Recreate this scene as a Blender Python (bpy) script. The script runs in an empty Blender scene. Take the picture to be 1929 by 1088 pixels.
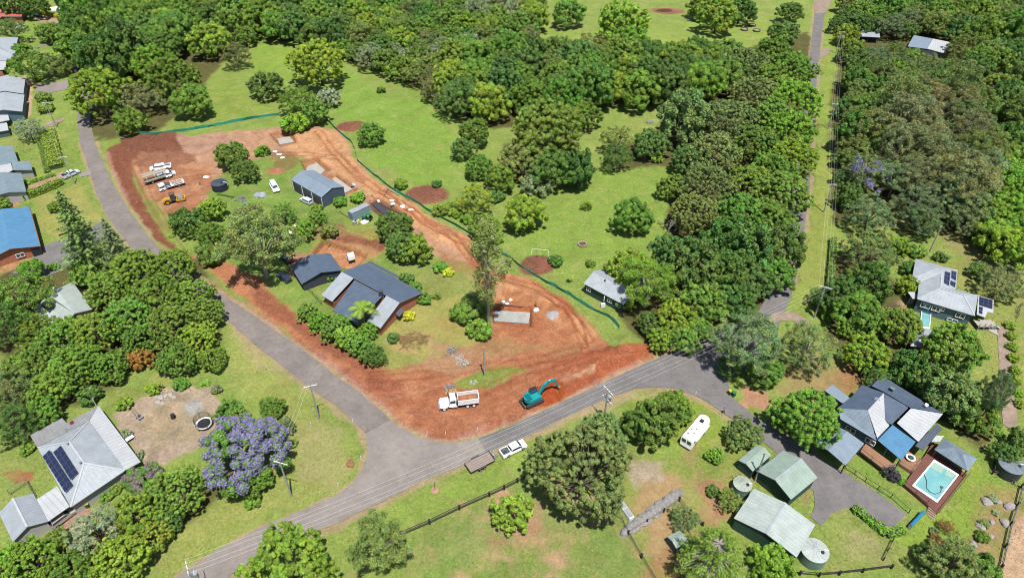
import bpy, math, random
import numpy as np
from mathutils import Vector, Matrix
from mathutils.geometry import tessellate_polygon

# ------------------------------------------------------------------ camera, sky, sun, exposure
F_PX, CX, CY, H_CAM, PITCH = 1286.0, 964.5, 544.0, 108.0, math.radians(38.9)
SP, CP = math.sin(PITCH), math.cos(PITCH)
scene = bpy.context.scene
COL = scene.collection
cam_d = bpy.data.cameras.new("camera")
cam = bpy.data.objects.new("camera", cam_d)
COL.objects.link(cam)
cam.location = (0, 0, H_CAM)
cam.rotation_euler = (math.pi/2 - PITCH, 0, 0)
cam_d.sensor_width = 36.0
cam_d.lens = 36.0*F_PX/1929.0
cam_d.clip_start = 1.0
cam_d.clip_end = 6000.0
scene.camera = cam

SUN_EL, SUN_AZ = math.radians(69), math.radians(162)      # azimuth measured from +Y towards +X: behind the camera, slightly right
world = bpy.data.worlds.new("World")
scene.world = world
world.use_nodes = True
wn = world.node_tree.nodes
wbg = wn["Background"]
sky = wn.new("ShaderNodeTexSky")
sky.sky_type = 'NISHITA'
sky.sun_disc = False
sky.sun_elevation = SUN_EL
sky.sun_rotation = SUN_AZ
sky.air_density = 1.0; sky.dust_density = 0.8; sky.ozone_density = 1.0
wbg.inputs[1].default_value = 0.09
world.node_tree.links.new(sky.outputs[0], wbg.inputs[0])
sun_d = bpy.data.lights.new("sun", 'SUN')
sun_d.energy = 5.0
sun_d.angle = math.radians(0.55)
sun_d.color = (1.0, 0.965, 0.91)
sun = bpy.data.objects.new("sun", sun_d)
COL.objects.link(sun)
sun_dir = Vector((math.sin(SUN_AZ)*math.cos(SUN_EL), math.cos(SUN_AZ)*math.cos(SUN_EL), math.sin(SUN_EL)))
sun.rotation_euler = sun_dir.to_track_quat('Z', 'Y').to_euler()
sun.location = sun_dir*400
scene.view_settings.view_transform = 'Standard'
scene.view_settings.look = 'None'
scene.view_settings.exposure = 0.74
scene.view_settings.gamma = 1.0
scene.view_settings.use_curve_mapping = False
scene.cycles.filter_width = 1.0
scene.cycles.max_bounces = 5
scene.cycles.diffuse_bounces = 3
scene.cycles.transparent_max_bounces = 8

# ------------------------------------------------------------------ helpers
def W(px, py, z=0.0):
    """a point of the photograph (1929 x 1088) on the horizontal plane at height z"""
    u = (px-CX)/F_PX; v = (py-CY)/F_PX
    t = (H_CAM-z)/(SP+v*CP)
    return Vector((u*t, (CP-v*SP)*t, z))

def depth(px, py, z=0.0):
    return (H_CAM-z)/(SP+(py-CY)/F_PX*CP)

def lin(c):
    return tuple(((x/255.0)/12.92 if x/255.0 <= 0.04045 else ((x/255.0+0.055)/1.055)**2.4) for x in c)

GAIN = 2.6
def A(r, g, b, k=1.0):
    """albedo of a surface that looks (r,g,b) in full midday sun"""
    return tuple(min(0.92, x*k/GAIN) for x in lin((r, g, b)))

MATS = {}
def material(name, col, rough=0.8, metal=0.0, var=0.12, scale=0.6, bump=0.0, spec=0.3, stripes=0.0, stripe_period=0.76, col2=None):
    """plain surface with weathering noise; optional ribs running along V of the UV map (metres)"""
    if name in MATS: return MATS[name]
    m = bpy.data.materials.new(name); m.use_nodes = True
    nt = m.node_tree; N = nt.nodes; L = nt.links
    b = N["Principled BSDF"]
    b.inputs["Roughness"].default_value = rough
    b.inputs["Metallic"].default_value = metal
    b.inputs["Specular IOR Level"].default_value = spec
    tc = N.new("ShaderNodeTexCoord")
    n1 = N.new("ShaderNodeTexNoise"); n1.inputs["Scale"].default_value = scale; n1.inputs["Detail"].default_value = 6; n1.inputs["Roughness"].default_value = 0.65
    L.new(tc.outputs["Object"], n1.inputs["Vector"])
    cr = N.new("ShaderNodeValToRGB")
    c = Vector(col)
    lo = tuple(c*(1-var*1.6)); hi = tuple(c*(1+var*0.9)) if col2 is None else col2
    cr.color_ramp.elements[0].position = 0.32; cr.color_ramp.elements[0].color = (*lo, 1)
    cr.color_ramp.elements[1].position = 0.68; cr.color_ramp.elements[1].color = (*hi, 1)
    L.new(n1.outputs["Fac"], cr.inputs["Fac"])
    n3 = N.new("ShaderNodeTexNoise"); n3.inputs["Scale"].default_value = scale*5.3; n3.inputs["Detail"].default_value = 7; n3.inputs["Roughness"].default_value = 0.8
    L.new(tc.outputs["Object"], n3.inputs["Vector"])
    m3 = N.new("ShaderNodeMapRange"); m3.inputs[1].default_value = .34; m3.inputs[2].default_value = .66; m3.inputs[3].default_value = 1-var*1.1; m3.inputs[4].default_value = 1+var*.8
    L.new(n3.outputs["Fac"], m3.inputs[0])
    x3 = N.new("ShaderNodeMix"); x3.data_type = 'RGBA'; x3.blend_type = 'MULTIPLY'; x3.inputs[0].default_value = 1.0
    L.new(cr.outputs["Color"], x3.inputs[6]); L.new(m3.outputs[0], x3.inputs[7])
    out = x3.outputs[2]
    if stripes > 0:
        uv = N.new("ShaderNodeUVMap")
        sep = N.new("ShaderNodeSeparateXYZ"); L.new(uv.outputs["UV"], sep.inputs[0])
        mu = N.new("ShaderNodeMath"); mu.operation = 'MULTIPLY'; mu.inputs[1].default_value = 2*math.pi/stripe_period
        L.new(sep.outputs["X"], mu.inputs[0])
        si = N.new("ShaderNodeMath"); si.operation = 'SINE'; L.new(mu.outputs[0], si.inputs[0])
        mr = N.new("ShaderNodeMapRange"); mr.inputs[1].default_value = 0.35; mr.inputs[2].default_value = 1.0
        mr.inputs[3].default_value = 1.0; mr.inputs[4].default_value = 1.0-stripes
        L.new(si.outputs[0], mr.inputs[0])
        mx = N.new("ShaderNodeMix"); mx.data_type = 'RGBA'; mx.blend_type = 'MULTIPLY'; mx.inputs[0].default_value = 1.0
        L.new(out, mx.inputs[6]); L.new(mr.outputs[0], mx.inputs[7]); out = mx.outputs[2]
        bu = N.new("ShaderNodeBump"); bu.inputs["Strength"].default_value = 0.10; bu.inputs["Distance"].default_value = 0.03
        L.new(si.outputs[0], bu.inputs["Height"]); L.new(bu.outputs[0], b.inputs["Normal"])
    elif bump > 0:
        n2 = N.new("ShaderNodeTexNoise"); n2.inputs["Scale"].default_value = scale*6; n2.inputs["Detail"].default_value = 5
        L.new(tc.outputs["Object"], n2.inputs["Vector"])
        bu = N.new("ShaderNodeBump"); bu.inputs["Strength"].default_value = bump; bu.inputs["Distance"].default_value = 0.09
        L.new(n2.outputs["Fac"], bu.inputs["Height"]); L.new(bu.outputs[0], b.inputs["Normal"])
    L.new(out, b.inputs["Base Color"])
    MATS[name] = m
    return m

class B:
    """collects geometry for one mesh"""
    def __init__(s): s.v = []; s.f = []; s.m = []; s.uv = []; s.sm = []
    def face(s, pts, mi=0, uv=None, smooth=False):
        i = len(s.v); s.v += [tuple(p) for p in pts]; s.f.append(tuple(range(i, i+len(pts)))); s.m.append(mi)
        s.uv.append(uv or [(0, 0)]*len(pts)); s.sm.append(smooth)
    def box(s, c, d, rz=0.0, mi=0, taper=1.0):
        cx, cy, cz = c; dx, dy, dz = d[0]/2, d[1]/2, d[2]/2
        co, si = math.cos(rz), math.sin(rz)
        P = []
        for z, k in ((-dz, 1.0), (dz, taper)):
            for x, y in ((-dx, -dy), (dx, -dy), (dx, dy), (-dx, dy)):
                x *= k; y *= k
                P.append((cx+x*co-y*si, cy+x*si+y*co, cz+z))
        for q in ((0, 3, 2, 1), (4, 5, 6, 7), (0, 1, 5, 4), (1, 2, 6, 5), (2, 3, 7, 6), (3, 0, 4, 7)):
            s.face([P[k] for k in q], mi)
    def beam(s, a, b, w, h, mi=0):
        a = Vector(a); b = Vector(b); d = (b-a).normalized()
        up = Vector((0, 0, 1)) if abs(d.z) < 0.95 else Vector((1, 0, 0))
        sd = d.cross(up).normalized()*w/2; u = sd.cross(d).normalized()*h/2
        P = [a-sd-u, a+sd-u, a+sd+u, a-sd+u, b-sd-u, b+sd-u, b+sd+u, b-sd+u]
        for q in ((0, 3, 2, 1), (4, 5, 6, 7), (0, 1, 5, 4), (1, 2, 6, 5), (2, 3, 7, 6), (3, 0, 4, 7)):
            s.face([P[k] for k in q], mi)
    def tube(s, pts, rad, n=6, mi=0, cap=True):
        pts = [Vector(p) for p in pts]
        if not hasattr(rad, '__len__'): rad = [rad]*len(pts)
        rings = []
        for i, p in enumerate(pts):
            d = (pts[min(i+1, len(pts)-1)]-pts[max(i-1, 0)]).normalized()
            up = Vector((0, 0, 1)) if abs(d.z) < 0.9 else Vector((1, 0, 0))
            a = d.cross(up).normalized(); b = a.cross(d).normalized()
            rings.append([p+(a*math.cos(2*math.pi*k/n)+b*math.sin(2*math.pi*k/n))*rad[i] for k in range(n)])
        for i in range(len(rings)-1):
            for k in range(n):
                s.face([rings[i][k], rings[i][(k+1) % n], rings[i+1][(k+1) % n], rings[i+1][k]], mi, smooth=True)
        if cap:
            s.face(rings[0][::-1], mi); s.face(rings[-1], mi)
    def cyl(s, c, r, h, n=24, mi=0, r2=None, axis='z', smooth=True):
        r2 = r if r2 is None else r2
        c = Vector(c)
        def pt(k, rr, t):
            a = 2*math.pi*k/n
            if axis == 'z': return c+Vector((rr*math.cos(a), rr*math.sin(a), t))
            if axis == 'y': return c+Vector((rr*math.cos(a), t, rr*math.sin(a)))
            return c+Vector((t, rr*math.cos(a), rr*math.sin(a)))
        t0, t1 = (0, h) if axis == 'z' else (-h/2, h/2)
        for k in range(n):
            s.face([pt(k, r, t0), pt(k+1, r, t0), pt(k+1, r2, t1), pt(k, r2, t1)], mi, smooth=smooth)
        s.face([pt(k, r, t0) for k in range(n)][::-1], mi)
        if r2 > 0.01: s.face([pt(k, r2, t1) for k in range(n)], mi)
    def extrude(s, prof, y0, y1, mi=0, inset=None):
        """profile of (x,z) swept from y0 to y1; inset(z) narrows it with height"""
        g = inset or (lambda z: 0.0)
        a = [(x, y0+g(z), z) for x, z in prof]; b = [(x, y1-g(z), z) for x, z in prof]
        s.poly(a, mi); s.poly(b[::-1], mi)
        n = len(prof)
        for i in range(n):
            j = (i+1) % n
            s.face([a[i], b[i], b[j], a[j]], mi)
    def poly(s, pts, mi=0, uvf=None):
        """a flat, possibly concave polygon"""
        tr = tessellate_polygon([[Vector(p) for p in pts]])
        for t in tr:
            q = [pts[k] for k in t]
            s.face(q, mi, [uvf(p) for p in q] if uvf else None)
    def build(s, name, mats, parent=None, origin=None):
        me = bpy.data.meshes.new(name)
        o3 = Vector(origin) if origin is not None else Vector((0, 0, 0))
        me.from_pydata([tuple(Vector(p)-o3) for p in s.v], [], s.f)
        if not isinstance(mats, (list, tuple)): mats = [mats]
        for m in mats: me.materials.append(m)
        me.polygons.foreach_set("material_index", s.m)
        me.polygons.foreach_set("use_smooth", s.sm)
        uvl = me.uv_layers.new(name="UVMap")
        flat = [c for f in s.uv for p in f for c in p]
        uvl.data.foreach_set("uv", flat)
        import bmesh
        bm = bmesh.new(); bm.from_mesh(me)
        bmesh.ops.remove_doubles(bm, verts=bm.verts, dist=0.0004)
        bmesh.ops.recalc_face_normals(bm, faces=bm.faces)
        for e_ in bm.edges:
            if len(e_.link_faces) == 2 and e_.calc_face_angle(0) > .6: e_.smooth = False
        bm.to_mesh(me); bm.free()
        ob = bpy.data.objects.new(name, me)
        COL.objects.link(ob)
        if parent is not None: ob.parent = parent
        elif origin is not None: ob.location = o3
        return ob

def tag(o, label=None, cat=None, group=None, kind=None):
    if label: o["label"] = label
    if cat: o["category"] = cat
    if group: o["group"] = group
    if kind: o["kind"] = kind
    return o

def thing(name, label, cat, loc, rz=0.0, group=None):
    e = bpy.data.objects.new(name, None)
    e.empty_display_size = 0.5
    COL.objects.link(e)
    e.location = loc; e.rotation_euler = (0, 0, rz)
    return tag(e, label, cat, group)

def copy_tree(root, loc, rz, label=None):
    r = root.copy(); COL.objects.link(r); r.location = loc; r.rotation_euler = (0, 0, rz)
    if label: r["label"] = label
    for ch in KIDS.get(root.name, list(root.children)):
        c = ch.copy(); COL.objects.link(c); c.parent = r
        for g in list(ch.children):
            d = g.copy(); COL.objects.link(d); d.parent = c
    return r
KIDS = {}

# common materials
M_GLASS = material("window_glass", (0.03, 0.045, 0.06), 0.08, 0, 0.05, spec=0.8)
M_WHITE = material("white_paint", (0.60, 0.60, 0.585), 0.45, 0, 0.06)
M_TIMBER = material("weathered_timber", A(170, 150, 130), 0.85, 0, 0.2, 1.5)
M_BLACK = material("black_plastic", (0.02, 0.02, 0.022), 0.5, 0, 0.1)
M_RUBBER = material("tyre_rubber", (0.018, 0.018, 0.018), 0.85, 0, 0.1)
M_STEEL = material("grey_steel", (0.35, 0.36, 0.37), 0.45, 0.6, 0.1)
M_DARKMETAL = material("dark_metal", (0.05, 0.05, 0.055), 0.6, 0.2, 0.1)
M_BRICK = material("red_brick", A(224, 146, 110), 0.9, 0, 0.22, 2.5)
M_CONC = material("pale_concrete", A(214, 208, 198), 0.85, 0, 0.1, 0.8)
# ------------------------------------------------------------------ the ground: one sheet to the horizon
def polyW(pts): return np.array([[*W(x, y)[:2]] for x, y in pts])

def signed_dist(X, Y, P):
    """positive inside polygon P (n,2)"""
    inside = np.zeros(X.shape, bool); d2 = np.full(X.shape, 1e18)
    n = len(P)
    for i in range(n):
        x0, y0 = P[i]; x1, y1 = P[(i+1) % n]
        c = ((y0 > Y) != (y1 > Y))
        with np.errstate(divide='ignore', invalid='ignore'):
            xi = (x1-x0)*(Y-y0)/(y1-y0+1e-12)+x0
        inside ^= c & (X < xi)
        ex, ey = x1-x0, y1-y0; L2 = ex*ex+ey*ey+1e-12
        t = np.clip(((X-x0)*ex+(Y-y0)*ey)/L2, 0, 1)
        d2 = np.minimum(d2, (X-x0-t*ex)**2+(Y-y0-t*ey)**2)
    d = np.sqrt(d2)
    return np.where(inside, d, -d)

def line_dist(X, Y, P):
    d2 = np.full(X.shape, 1e18)
    for i in range(len(P)-1):
        x0, y0 = P[i]; x1, y1 = P[i+1]
        ex, ey = x1-x0, y1-y0; L2 = ex*ex+ey*ey+1e-12
        t = np.clip(((X-x0)*ex+(Y-y0)*ey)/L2, 0, 1)
        d2 = np.minimum(d2, (X-x0-t*ex)**2+(Y-y0-t*ey)**2)
    return np.sqrt(d2)

_rs = np.random.RandomState(5)
_lat = _rs.rand(256, 256).astype(np.float64)
def vnoise(X, Y, s, seed=0):
    """smooth value noise -1..1 with feature size s metres"""
    x = X/s+seed*17.3+1000; y = Y/s+seed*9.1+1000
    xi = np.floor(x).astype(int); yi = np.floor(y).astype(int)
    fx = x-xi; fy = y-yi; fx = fx*fx*(3-2*fx); fy = fy*fy*(3-2*fy)
    g = lambda a, b: _lat[a % 256, b % 256]
    v = (g(xi, yi)*(1-fx)+g(xi+1, yi)*fx)*(1-fy)+(g(xi, yi+1)*(1-fx)+g(xi+1, yi+1)*fx)*fy
    return v*2-1
def fbm(X, Y, s, seed=0, o=4):
    r = 0; a = 1; t = 0
    for k in range(o):
        r = r+a*vnoise(X, Y, s/2**k, seed+k*3); t += a; a *= 0.55
    return r/t

NR, NC = 640, 900
q = np.linspace(0, 1, NR)
yr = 48+(450-48)*(0.42*q+0.58*q**2)
yr = np.concatenate([[-900, -400, -150, -50, 0, 25, 38], yr, [470, 500, 560, 700, 1000, 1600, 3000]])
sc = np.linspace(-1.22, 1.22, NC)
sc = np.concatenate([[-14, -8, -4, -2.5, -1.8, -1.4], sc, [1.4, 1.8, 2.5, 4, 8, 14]])
half = 85+np.clip(yr-57.8, 0, 600)*0.583
GX = sc[None, :]*half[:, None]; GY = np.repeat(yr[:, None], len(sc), 1)
GZ = np.zeros_like(GX)
GC = np.zeros(GX.shape+(4,))
LAWN = A(160, 182, 90)
GC[..., :3] = LAWN; GC[..., 3] = 1.0
# broad drift of lawn tone
nb = fbm(GX, GY, 38, 2)[..., None]; nb2 = fbm(GX, GY, 9, 7)[..., None]
LUSH = np.array(A(138, 170, 72)); DRY = np.array(A(190, 184, 114))
GC[..., :3] = GC[..., :3]*(1-np.clip(nb*1.1, 0, .7))+LUSH*np.clip(nb*1.1, 0, .7)
k = np.clip(nb2*1.2-0.25, 0, .55); GC[..., :3] = GC[..., :3]*(1-k)+DRY*k

def sm(a, b, x):
    t = np.clip((x-a)/(b-a), 0, 1); return t*t*(3-2*t)

def region(pts, world=False, margin=8):
    P = np.array(pts, float) if world else polyW(pts)
    x0, y0 = P.min(0)-margin; x1, y1 = P.max(0)+margin
    r = np.where((yr >= y0) & (yr <= y1))[0]
    if len(r) == 0: return None
    r0, r1 = r[0], r[-1]+1
    sub = GX[r0:r1]; c = np.where(((sub >= x0) & (sub <= x1)).any(0))[0]
    if len(c) == 0: return None
    sl = (slice(r0, r1), slice(c[0], c[-1]+1))
    return P, sl, GX[sl], GY[sl]

def paint(pts, col, grass=0.0, feather=1.0, rough=1.2, ns=5.0, op=1.0, patch=0.0, seed=0, world=False):
    R = region(pts, world)
    if R is None: return
    P, sl, X, Y = R
    d = signed_dist(X, Y, P)+fbm(X, Y, ns, seed+1)*rough*1.3+fbm(X, Y, 1.6, seed+5)*min(rough, .9)*.7
    f_ = feather*.55
    w = sm(-f_, f_, d)*op
    if patch > 0:
        w = w*(1-patch*sm(-0.1, 0.35, fbm(X, Y, ns*1.2, seed+31)))
    c = np.array([*col, grass])
    if grass >= .8: c[:3] *= (1.07, .975, 1.04)
    GC[sl] = GC[sl]*(1-w[..., None])+c*w[..., None]

def stroke(pts, width, col, grass=0.0, feather=0.6, rough=0.5, op=1.0, seed=0):
    R = region(pts, margin=width+3)
    if R is None: return
    P, sl, X, Y = R
    d = width/2-line_dist(X, Y, P)+fbm(X, Y, 3.0, seed)*rough
    w = sm(-feather, feather, d)*op
    GC[sl] = GC[sl]*(1-w[..., None])+np.array([*col, grass])*w[..., None]

def ruts(pts, width, dep=0.12, col=None, gauge=1.9, op=0.5):
    """a pair of wheel tracks"""
    R = region(pts, margin=6)
    if R is None: return
    P, sl, X, Y = R
    d = line_dist(X, Y, P)+fbm(X, Y, 6, 3)*0.4
    w = np.exp(-((d-gauge/2)/width)**2)
    GZ[sl] -= dep*w*1.6; GZ[sl] += dep*.9*np.exp(-((d-gauge/2-width*1.9)/(width*.8))**2)
    if col is not None:
        ww = (w*op)[..., None]
        GC[sl] = GC[sl]*(1-ww)+np.array([*col, 0.0])*ww

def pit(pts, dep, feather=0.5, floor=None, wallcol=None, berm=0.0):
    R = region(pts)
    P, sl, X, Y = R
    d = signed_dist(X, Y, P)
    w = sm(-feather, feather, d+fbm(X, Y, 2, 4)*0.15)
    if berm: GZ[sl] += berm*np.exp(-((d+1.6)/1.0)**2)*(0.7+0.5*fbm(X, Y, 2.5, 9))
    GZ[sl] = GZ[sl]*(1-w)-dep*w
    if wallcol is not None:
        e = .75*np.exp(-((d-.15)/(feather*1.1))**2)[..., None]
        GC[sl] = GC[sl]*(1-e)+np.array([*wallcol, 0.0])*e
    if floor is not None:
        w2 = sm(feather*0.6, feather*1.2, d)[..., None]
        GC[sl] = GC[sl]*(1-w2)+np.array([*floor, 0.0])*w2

def mound(px, py, r, h, col=None, grass=0.0, asp=1.0, rz=0.0, rough=0.25):
    p = W(px, py); P = [(p.x-r*2, p.y-r*2), (p.x+r*2, p.y+r*2)]
    R = region(P, world=True)
    _, sl, X, Y = R
    dx = X-p.x; dy = Y-p.y; co, si = math.cos(rz), math.sin(rz)
    u = (dx*co+dy*si)/asp; v = -dx*si+dy*co
    d = np.sqrt(u*u+v*v)/r+fbm(X, Y, r*0.9, 5)*rough
    w = sm(1.1, 0.05, d)
    GZ[sl] += h*w*(1+0.25*fbm(X, Y, 1.4, 11))
    if col is not None:
        ww = sm(1.15, 0.9, d)[..., None]
        GC[sl] = GC[sl]*(1-ww)+np.array([*col, grass])*ww

# palette
RED = A(210, 142, 102); DARK = A(156, 100, 74); PINK = A(208, 150, 132); ORANGE = A(238, 180, 130)
PALE = A(236, 200, 162); DUST = A(218, 170, 134); GRAVEL = A(196, 178, 160); STRAW = A(204, 186, 140)
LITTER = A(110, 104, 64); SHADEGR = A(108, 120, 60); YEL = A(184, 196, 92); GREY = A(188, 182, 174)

# ---- lawns with a tone of their own
paint([(640, 135), (830, 215), (880, 300), (840, 380), (760, 330), (690, 290), (630, 200)], A(146, 188, 78), 1, 6, 3, 14)
paint([(480, 70), (560, 90), (560, 150), (470, 150)], A(150, 188, 76), 1, 5, 2)
paint([(380, 150), (480, 170), (520, 210), (330, 240)], A(152, 182, 80), 1, 5, 2)
paint([(1000, 30), (1110, 60), (1460, 30), (1450, 100), (1000, 90)], A(160, 190, 88), 1, 8, 3, 14)
paint([(1130, 300), (1280, 310), (1240, 470), (1000, 500), (940, 430)], A(152, 188, 82), 1, 8, 3, 14)
paint([(420, 590), (480, 655), (590, 740), (680, 840), (640, 920), (480, 995), (290, 1088), (280, 1000), (420, 960), (520, 800), (440, 700)], A(176, 190, 100), 1, 4, 2, 8, .8)
paint([(560, 800), (620, 800), (650, 880), (620, 930), (570, 900)], STRAW, .5, 3, 4, 5, .7, .45)
paint([(700, 960), (990, 840), (1120, 780), (1130, 800), (1010, 880), (760, 990), (600, 1040)], A(156, 188, 84), 1, 3, 1.5, 6, .9)
paint([(440, 620), (520, 690), (560, 740), (500, 700), (450, 660)], STRAW, .6, 2, 2, 4, .6, .4)
paint([(760, 1005), (1000, 900), (1180, 960), (1240, 1088), (760, 1088)], A(150, 176, 88), 1, 3, 2, 8)
paint([(760, 1010), (1000, 905), (1180, 960), (1240, 1088), (760, 1088)], A(218, 176, 138), .3, 2, 5, 4, .9, .95, seed=4)
paint([(770, 1010), (1000, 915), (1180, 970), (1230, 1088), (770, 1088)], A(140, 174, 86), .9, 2.5, 5, 5, .75, 1.0, seed=44)
paint([(900, 1000), (1010, 950), (1040, 1000), (970, 1030)], A(200, 156, 120), .2, 2, 4, 4, .7, .6, seed=8)
paint([(860, 1030), (960, 1035), (1000, 1085), (870, 1085)], A(140, 176, 76), 1, 3, 4, 6, .7, .3, seed=9)
paint([(1180, 860), (1300, 850), (1420, 860), (1440, 1000), (1300, 1088), (1240, 1088), (1180, 980)], A(156, 180, 86), 1, 3, 2, 6)
paint([(1190, 880), (1260, 870), (1420, 900), (1390, 980), (1340, 1010), (1240, 1060), (1190, 980)], DUST, .3, 3, 4, 5, .75, .8, seed=14)
paint([(1185, 870), (1245, 868), (1250, 905), (1190, 915)], A(206, 188, 160), 0, 1.5, 1.5, 4, .95, .1)
paint([(1330, 900), (1380, 915), (1385, 965), (1340, 980), (1310, 950)], A(196, 148, 112), .1, 2, 3, 4, .8, .3)
paint([(1240, 1010), (1290, 1010), (1310, 1088), (1240, 1088)], A(190, 130, 96), .1, 3, 4, 5, .6, .4)
paint([(1180, 755), (1280, 740), (1350, 780), (1390, 830), (1330, 860), (1270, 850), (1240, 800), (1160, 775)], A(158, 186, 78), 1, 2, 2)
paint([(1095, 780), (1175, 742), (1270, 733), (1262, 745), (1180, 755), (1110, 790)], A(206, 184, 142), .3, 1.2, 1, 4, .8)
paint([(1590, 870), (1720, 950), (1700, 968), (1600, 890)], A(140, 178, 76), 1, 1, .5)
paint([(1548, 960), (1600, 955), (1680, 1010), (1680, 1060), (1560, 1075)], A(158, 178, 92), 1, 2, 1.5, 6)
paint([(1600, 990), (1650, 1010), (1660, 1050), (1600, 1060)], STRAW, .4, 2, 3, 4, .6, .4)
paint([(1830, 860), (1870, 900), (1850, 980), (1790, 1060), (1700, 1050), (1700, 1000), (1790, 940)], A(156, 190, 78), 1, 2, 2, 6)
paint([(1850, 900), (1929, 920), (1929, 1088), (1820, 1088), (1830, 1000)], A(170, 170, 96), .8, 2, 2, 5)
paint([(1850, 960), (1900, 940), (1900, 1000), (1870, 1060), (1835, 1030)], A(196, 164, 120), .2, 2, 2.5, 4, .8, .4)
paint([(1905, 985), (1960, 950), (1960, 1120), (1880, 1120)], A(226, 190, 154), 0, 1, .6)
paint([(1560, 290), (1580, 300), (1560, 560), (1500, 590), (1490, 545), (1525, 430), (1530, 300)], A(164, 188, 88), 1, 1.5, .8)
paint([(1560, 20), (1590, 20), (1580, 110), (1560, 250), (1545, 250), (1545, 120)], A(158, 188, 84), 1, 1.5, .8)
paint([(1640, 430), (1760, 440), (1840, 500), (1929, 560), (1929, 470), (1800, 420), (1680, 400)], A(180, 170, 112), .6, 4, 4, 8, .85, .2)
paint([(1700, 480), (1929, 520), (1929, 720), (1850, 730), (1820, 560)], A(170, 180, 96), .9, 4, 3, 8, .8, .2)
paint([(1800, 650), (1850, 620), (1880, 740), (1830, 740)], A(164, 186, 92), 1, 2, 1)
paint([(1660, 575), (1700, 560), (1712, 590), (1680, 605)], A(216, 176, 146), 0, 1, .6)
paint([(1560, 700), (1620, 690), (1640, 720), (1600, 745), (1560, 730)], A(196, 136, 102), .1, 2, 2.5, 4, .8)
paint([(1440, 690), (1560, 680), (1600, 740), (1560, 790), (1470, 740)], A(188, 160, 112), .4, 3, 3, 5, .8, .3)
paint([(1400, 730), (1450, 730), (1450, 775), (1400, 765)], A(218, 168, 132), .1, 1.5, 1.5, 3)
paint([(0, 840), (60, 850), (110, 905), (0, 950)], A(158, 182, 92), 1, 2, 1)
paint([(14, 888), (58, 885), (55, 905), (30, 905)], A(190, 110, 84), 0, .8, 1.5, 2.5, .8, .3)
paint([(205, 730), (300, 720), (300, 760), (200, 780)], A(150, 172, 84), 1, 1.5, 1)
paint([(110, 300), (100, 400), (60, 380), (60, 330)], A(164, 186, 88), 1, 2, 1)
paint([(70, 370), (150, 345), (195, 410), (205, 440), (100, 450), (80, 440)], A(180, 188, 102), 1, 2, 1)
paint([(100, 60), (135, 60), (138, 110), (100, 115)], A(158, 190, 82), 1, 1, .5)
# the building site: long grass inside, then earth
paint([(440, 260), (560, 250), (640, 380), (700, 430), (760, 520), (900, 480), (960, 620), (880, 660), (740, 690), (560, 560), (420, 480), (370, 330)], A(140, 176, 80), 1, 3, 2)
paint([(640, 520), (900, 500), (940, 640), (860, 690), (740, 700)], A(166, 174, 96), .9, 4, 3, 6, .7, .3)

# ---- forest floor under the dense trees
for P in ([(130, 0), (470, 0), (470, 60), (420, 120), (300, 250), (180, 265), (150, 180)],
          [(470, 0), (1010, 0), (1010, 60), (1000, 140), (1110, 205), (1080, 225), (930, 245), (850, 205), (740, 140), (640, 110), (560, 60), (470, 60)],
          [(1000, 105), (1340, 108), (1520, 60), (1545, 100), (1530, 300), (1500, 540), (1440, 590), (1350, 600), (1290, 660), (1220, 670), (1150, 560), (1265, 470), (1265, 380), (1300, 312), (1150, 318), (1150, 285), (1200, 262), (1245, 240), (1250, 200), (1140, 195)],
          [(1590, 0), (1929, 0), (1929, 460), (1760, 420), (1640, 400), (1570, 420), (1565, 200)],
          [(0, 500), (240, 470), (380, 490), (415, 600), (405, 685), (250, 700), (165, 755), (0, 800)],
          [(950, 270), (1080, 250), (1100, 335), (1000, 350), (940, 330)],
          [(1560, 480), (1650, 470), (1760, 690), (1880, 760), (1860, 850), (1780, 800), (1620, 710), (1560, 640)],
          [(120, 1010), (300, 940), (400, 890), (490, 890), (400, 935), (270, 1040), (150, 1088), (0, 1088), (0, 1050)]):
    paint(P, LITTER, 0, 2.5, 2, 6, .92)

# ---- earth of the building site
paint([(199, 283), (240, 262), (330, 258), (345, 300), (255, 300), (250, 345), (300, 430), (330, 470), (296, 462), (255, 410), (222, 350)], DARK, 0, 1.2, 1, 4, seed=2)
paint([(300, 262), (430, 248), (520, 240), (600, 238), (650, 262), (672, 305), (720, 350), (800, 402), (880, 440), (905, 500), (830, 490), (760, 440), (690, 385), (620, 340), (560, 290), (480, 300), (420, 320), (385, 360), (400, 400), (340, 420), (290, 360), (255, 330), (262, 300)], DUST, 0, 1.5, 1.2, 5, seed=3)
paint([(250, 300), (400, 310), (400, 350), (380, 395), (330, 420), (270, 370)], A(216, 160, 120), 0, 2, 1.5, 5, .9, .2, seed=6)
paint([(228, 262), (300, 252), (345, 262), (350, 285), (290, 300), (235, 300)], A(150, 98, 76), 0, 1, 1, 3, seed=6)
paint([(335, 262), (400, 252), (450, 255), (430, 280), (350, 292)], A(208, 164, 138), 0, 1.2, 1, 4, .9, seed=8)
paint([(560, 245), (640, 245), (672, 305), (720, 350), (800, 402), (880, 445), (880, 480), (800, 440), (700, 380), (640, 330), (590, 300), (530, 280)], ORANGE, 0, 2, 2, 6, .95, .15, seed=9)
paint([(640, 500), (540, 470), (545, 520), (600, 540)], A(196, 146, 120), 0, 1.5, 1)
paint([(560, 500), (600, 460), (690, 430), (740, 450), (720, 480), (680, 500), (600, 500)], A(214, 158, 114), 0, 1.5, 1.5, 4, .95, .1)
paint([(610, 430), (700, 450), (740, 420), (720, 470), (650, 460)], A(150, 92, 70), 0, 1.5, 1.5, 4, .85, .3, seed=12)
paint([(590, 420), (560, 455), (640, 450), (700, 440), (690, 425)], A(190, 140, 108), .1, 1.5, 1.2, 4, .7, .4)
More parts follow.
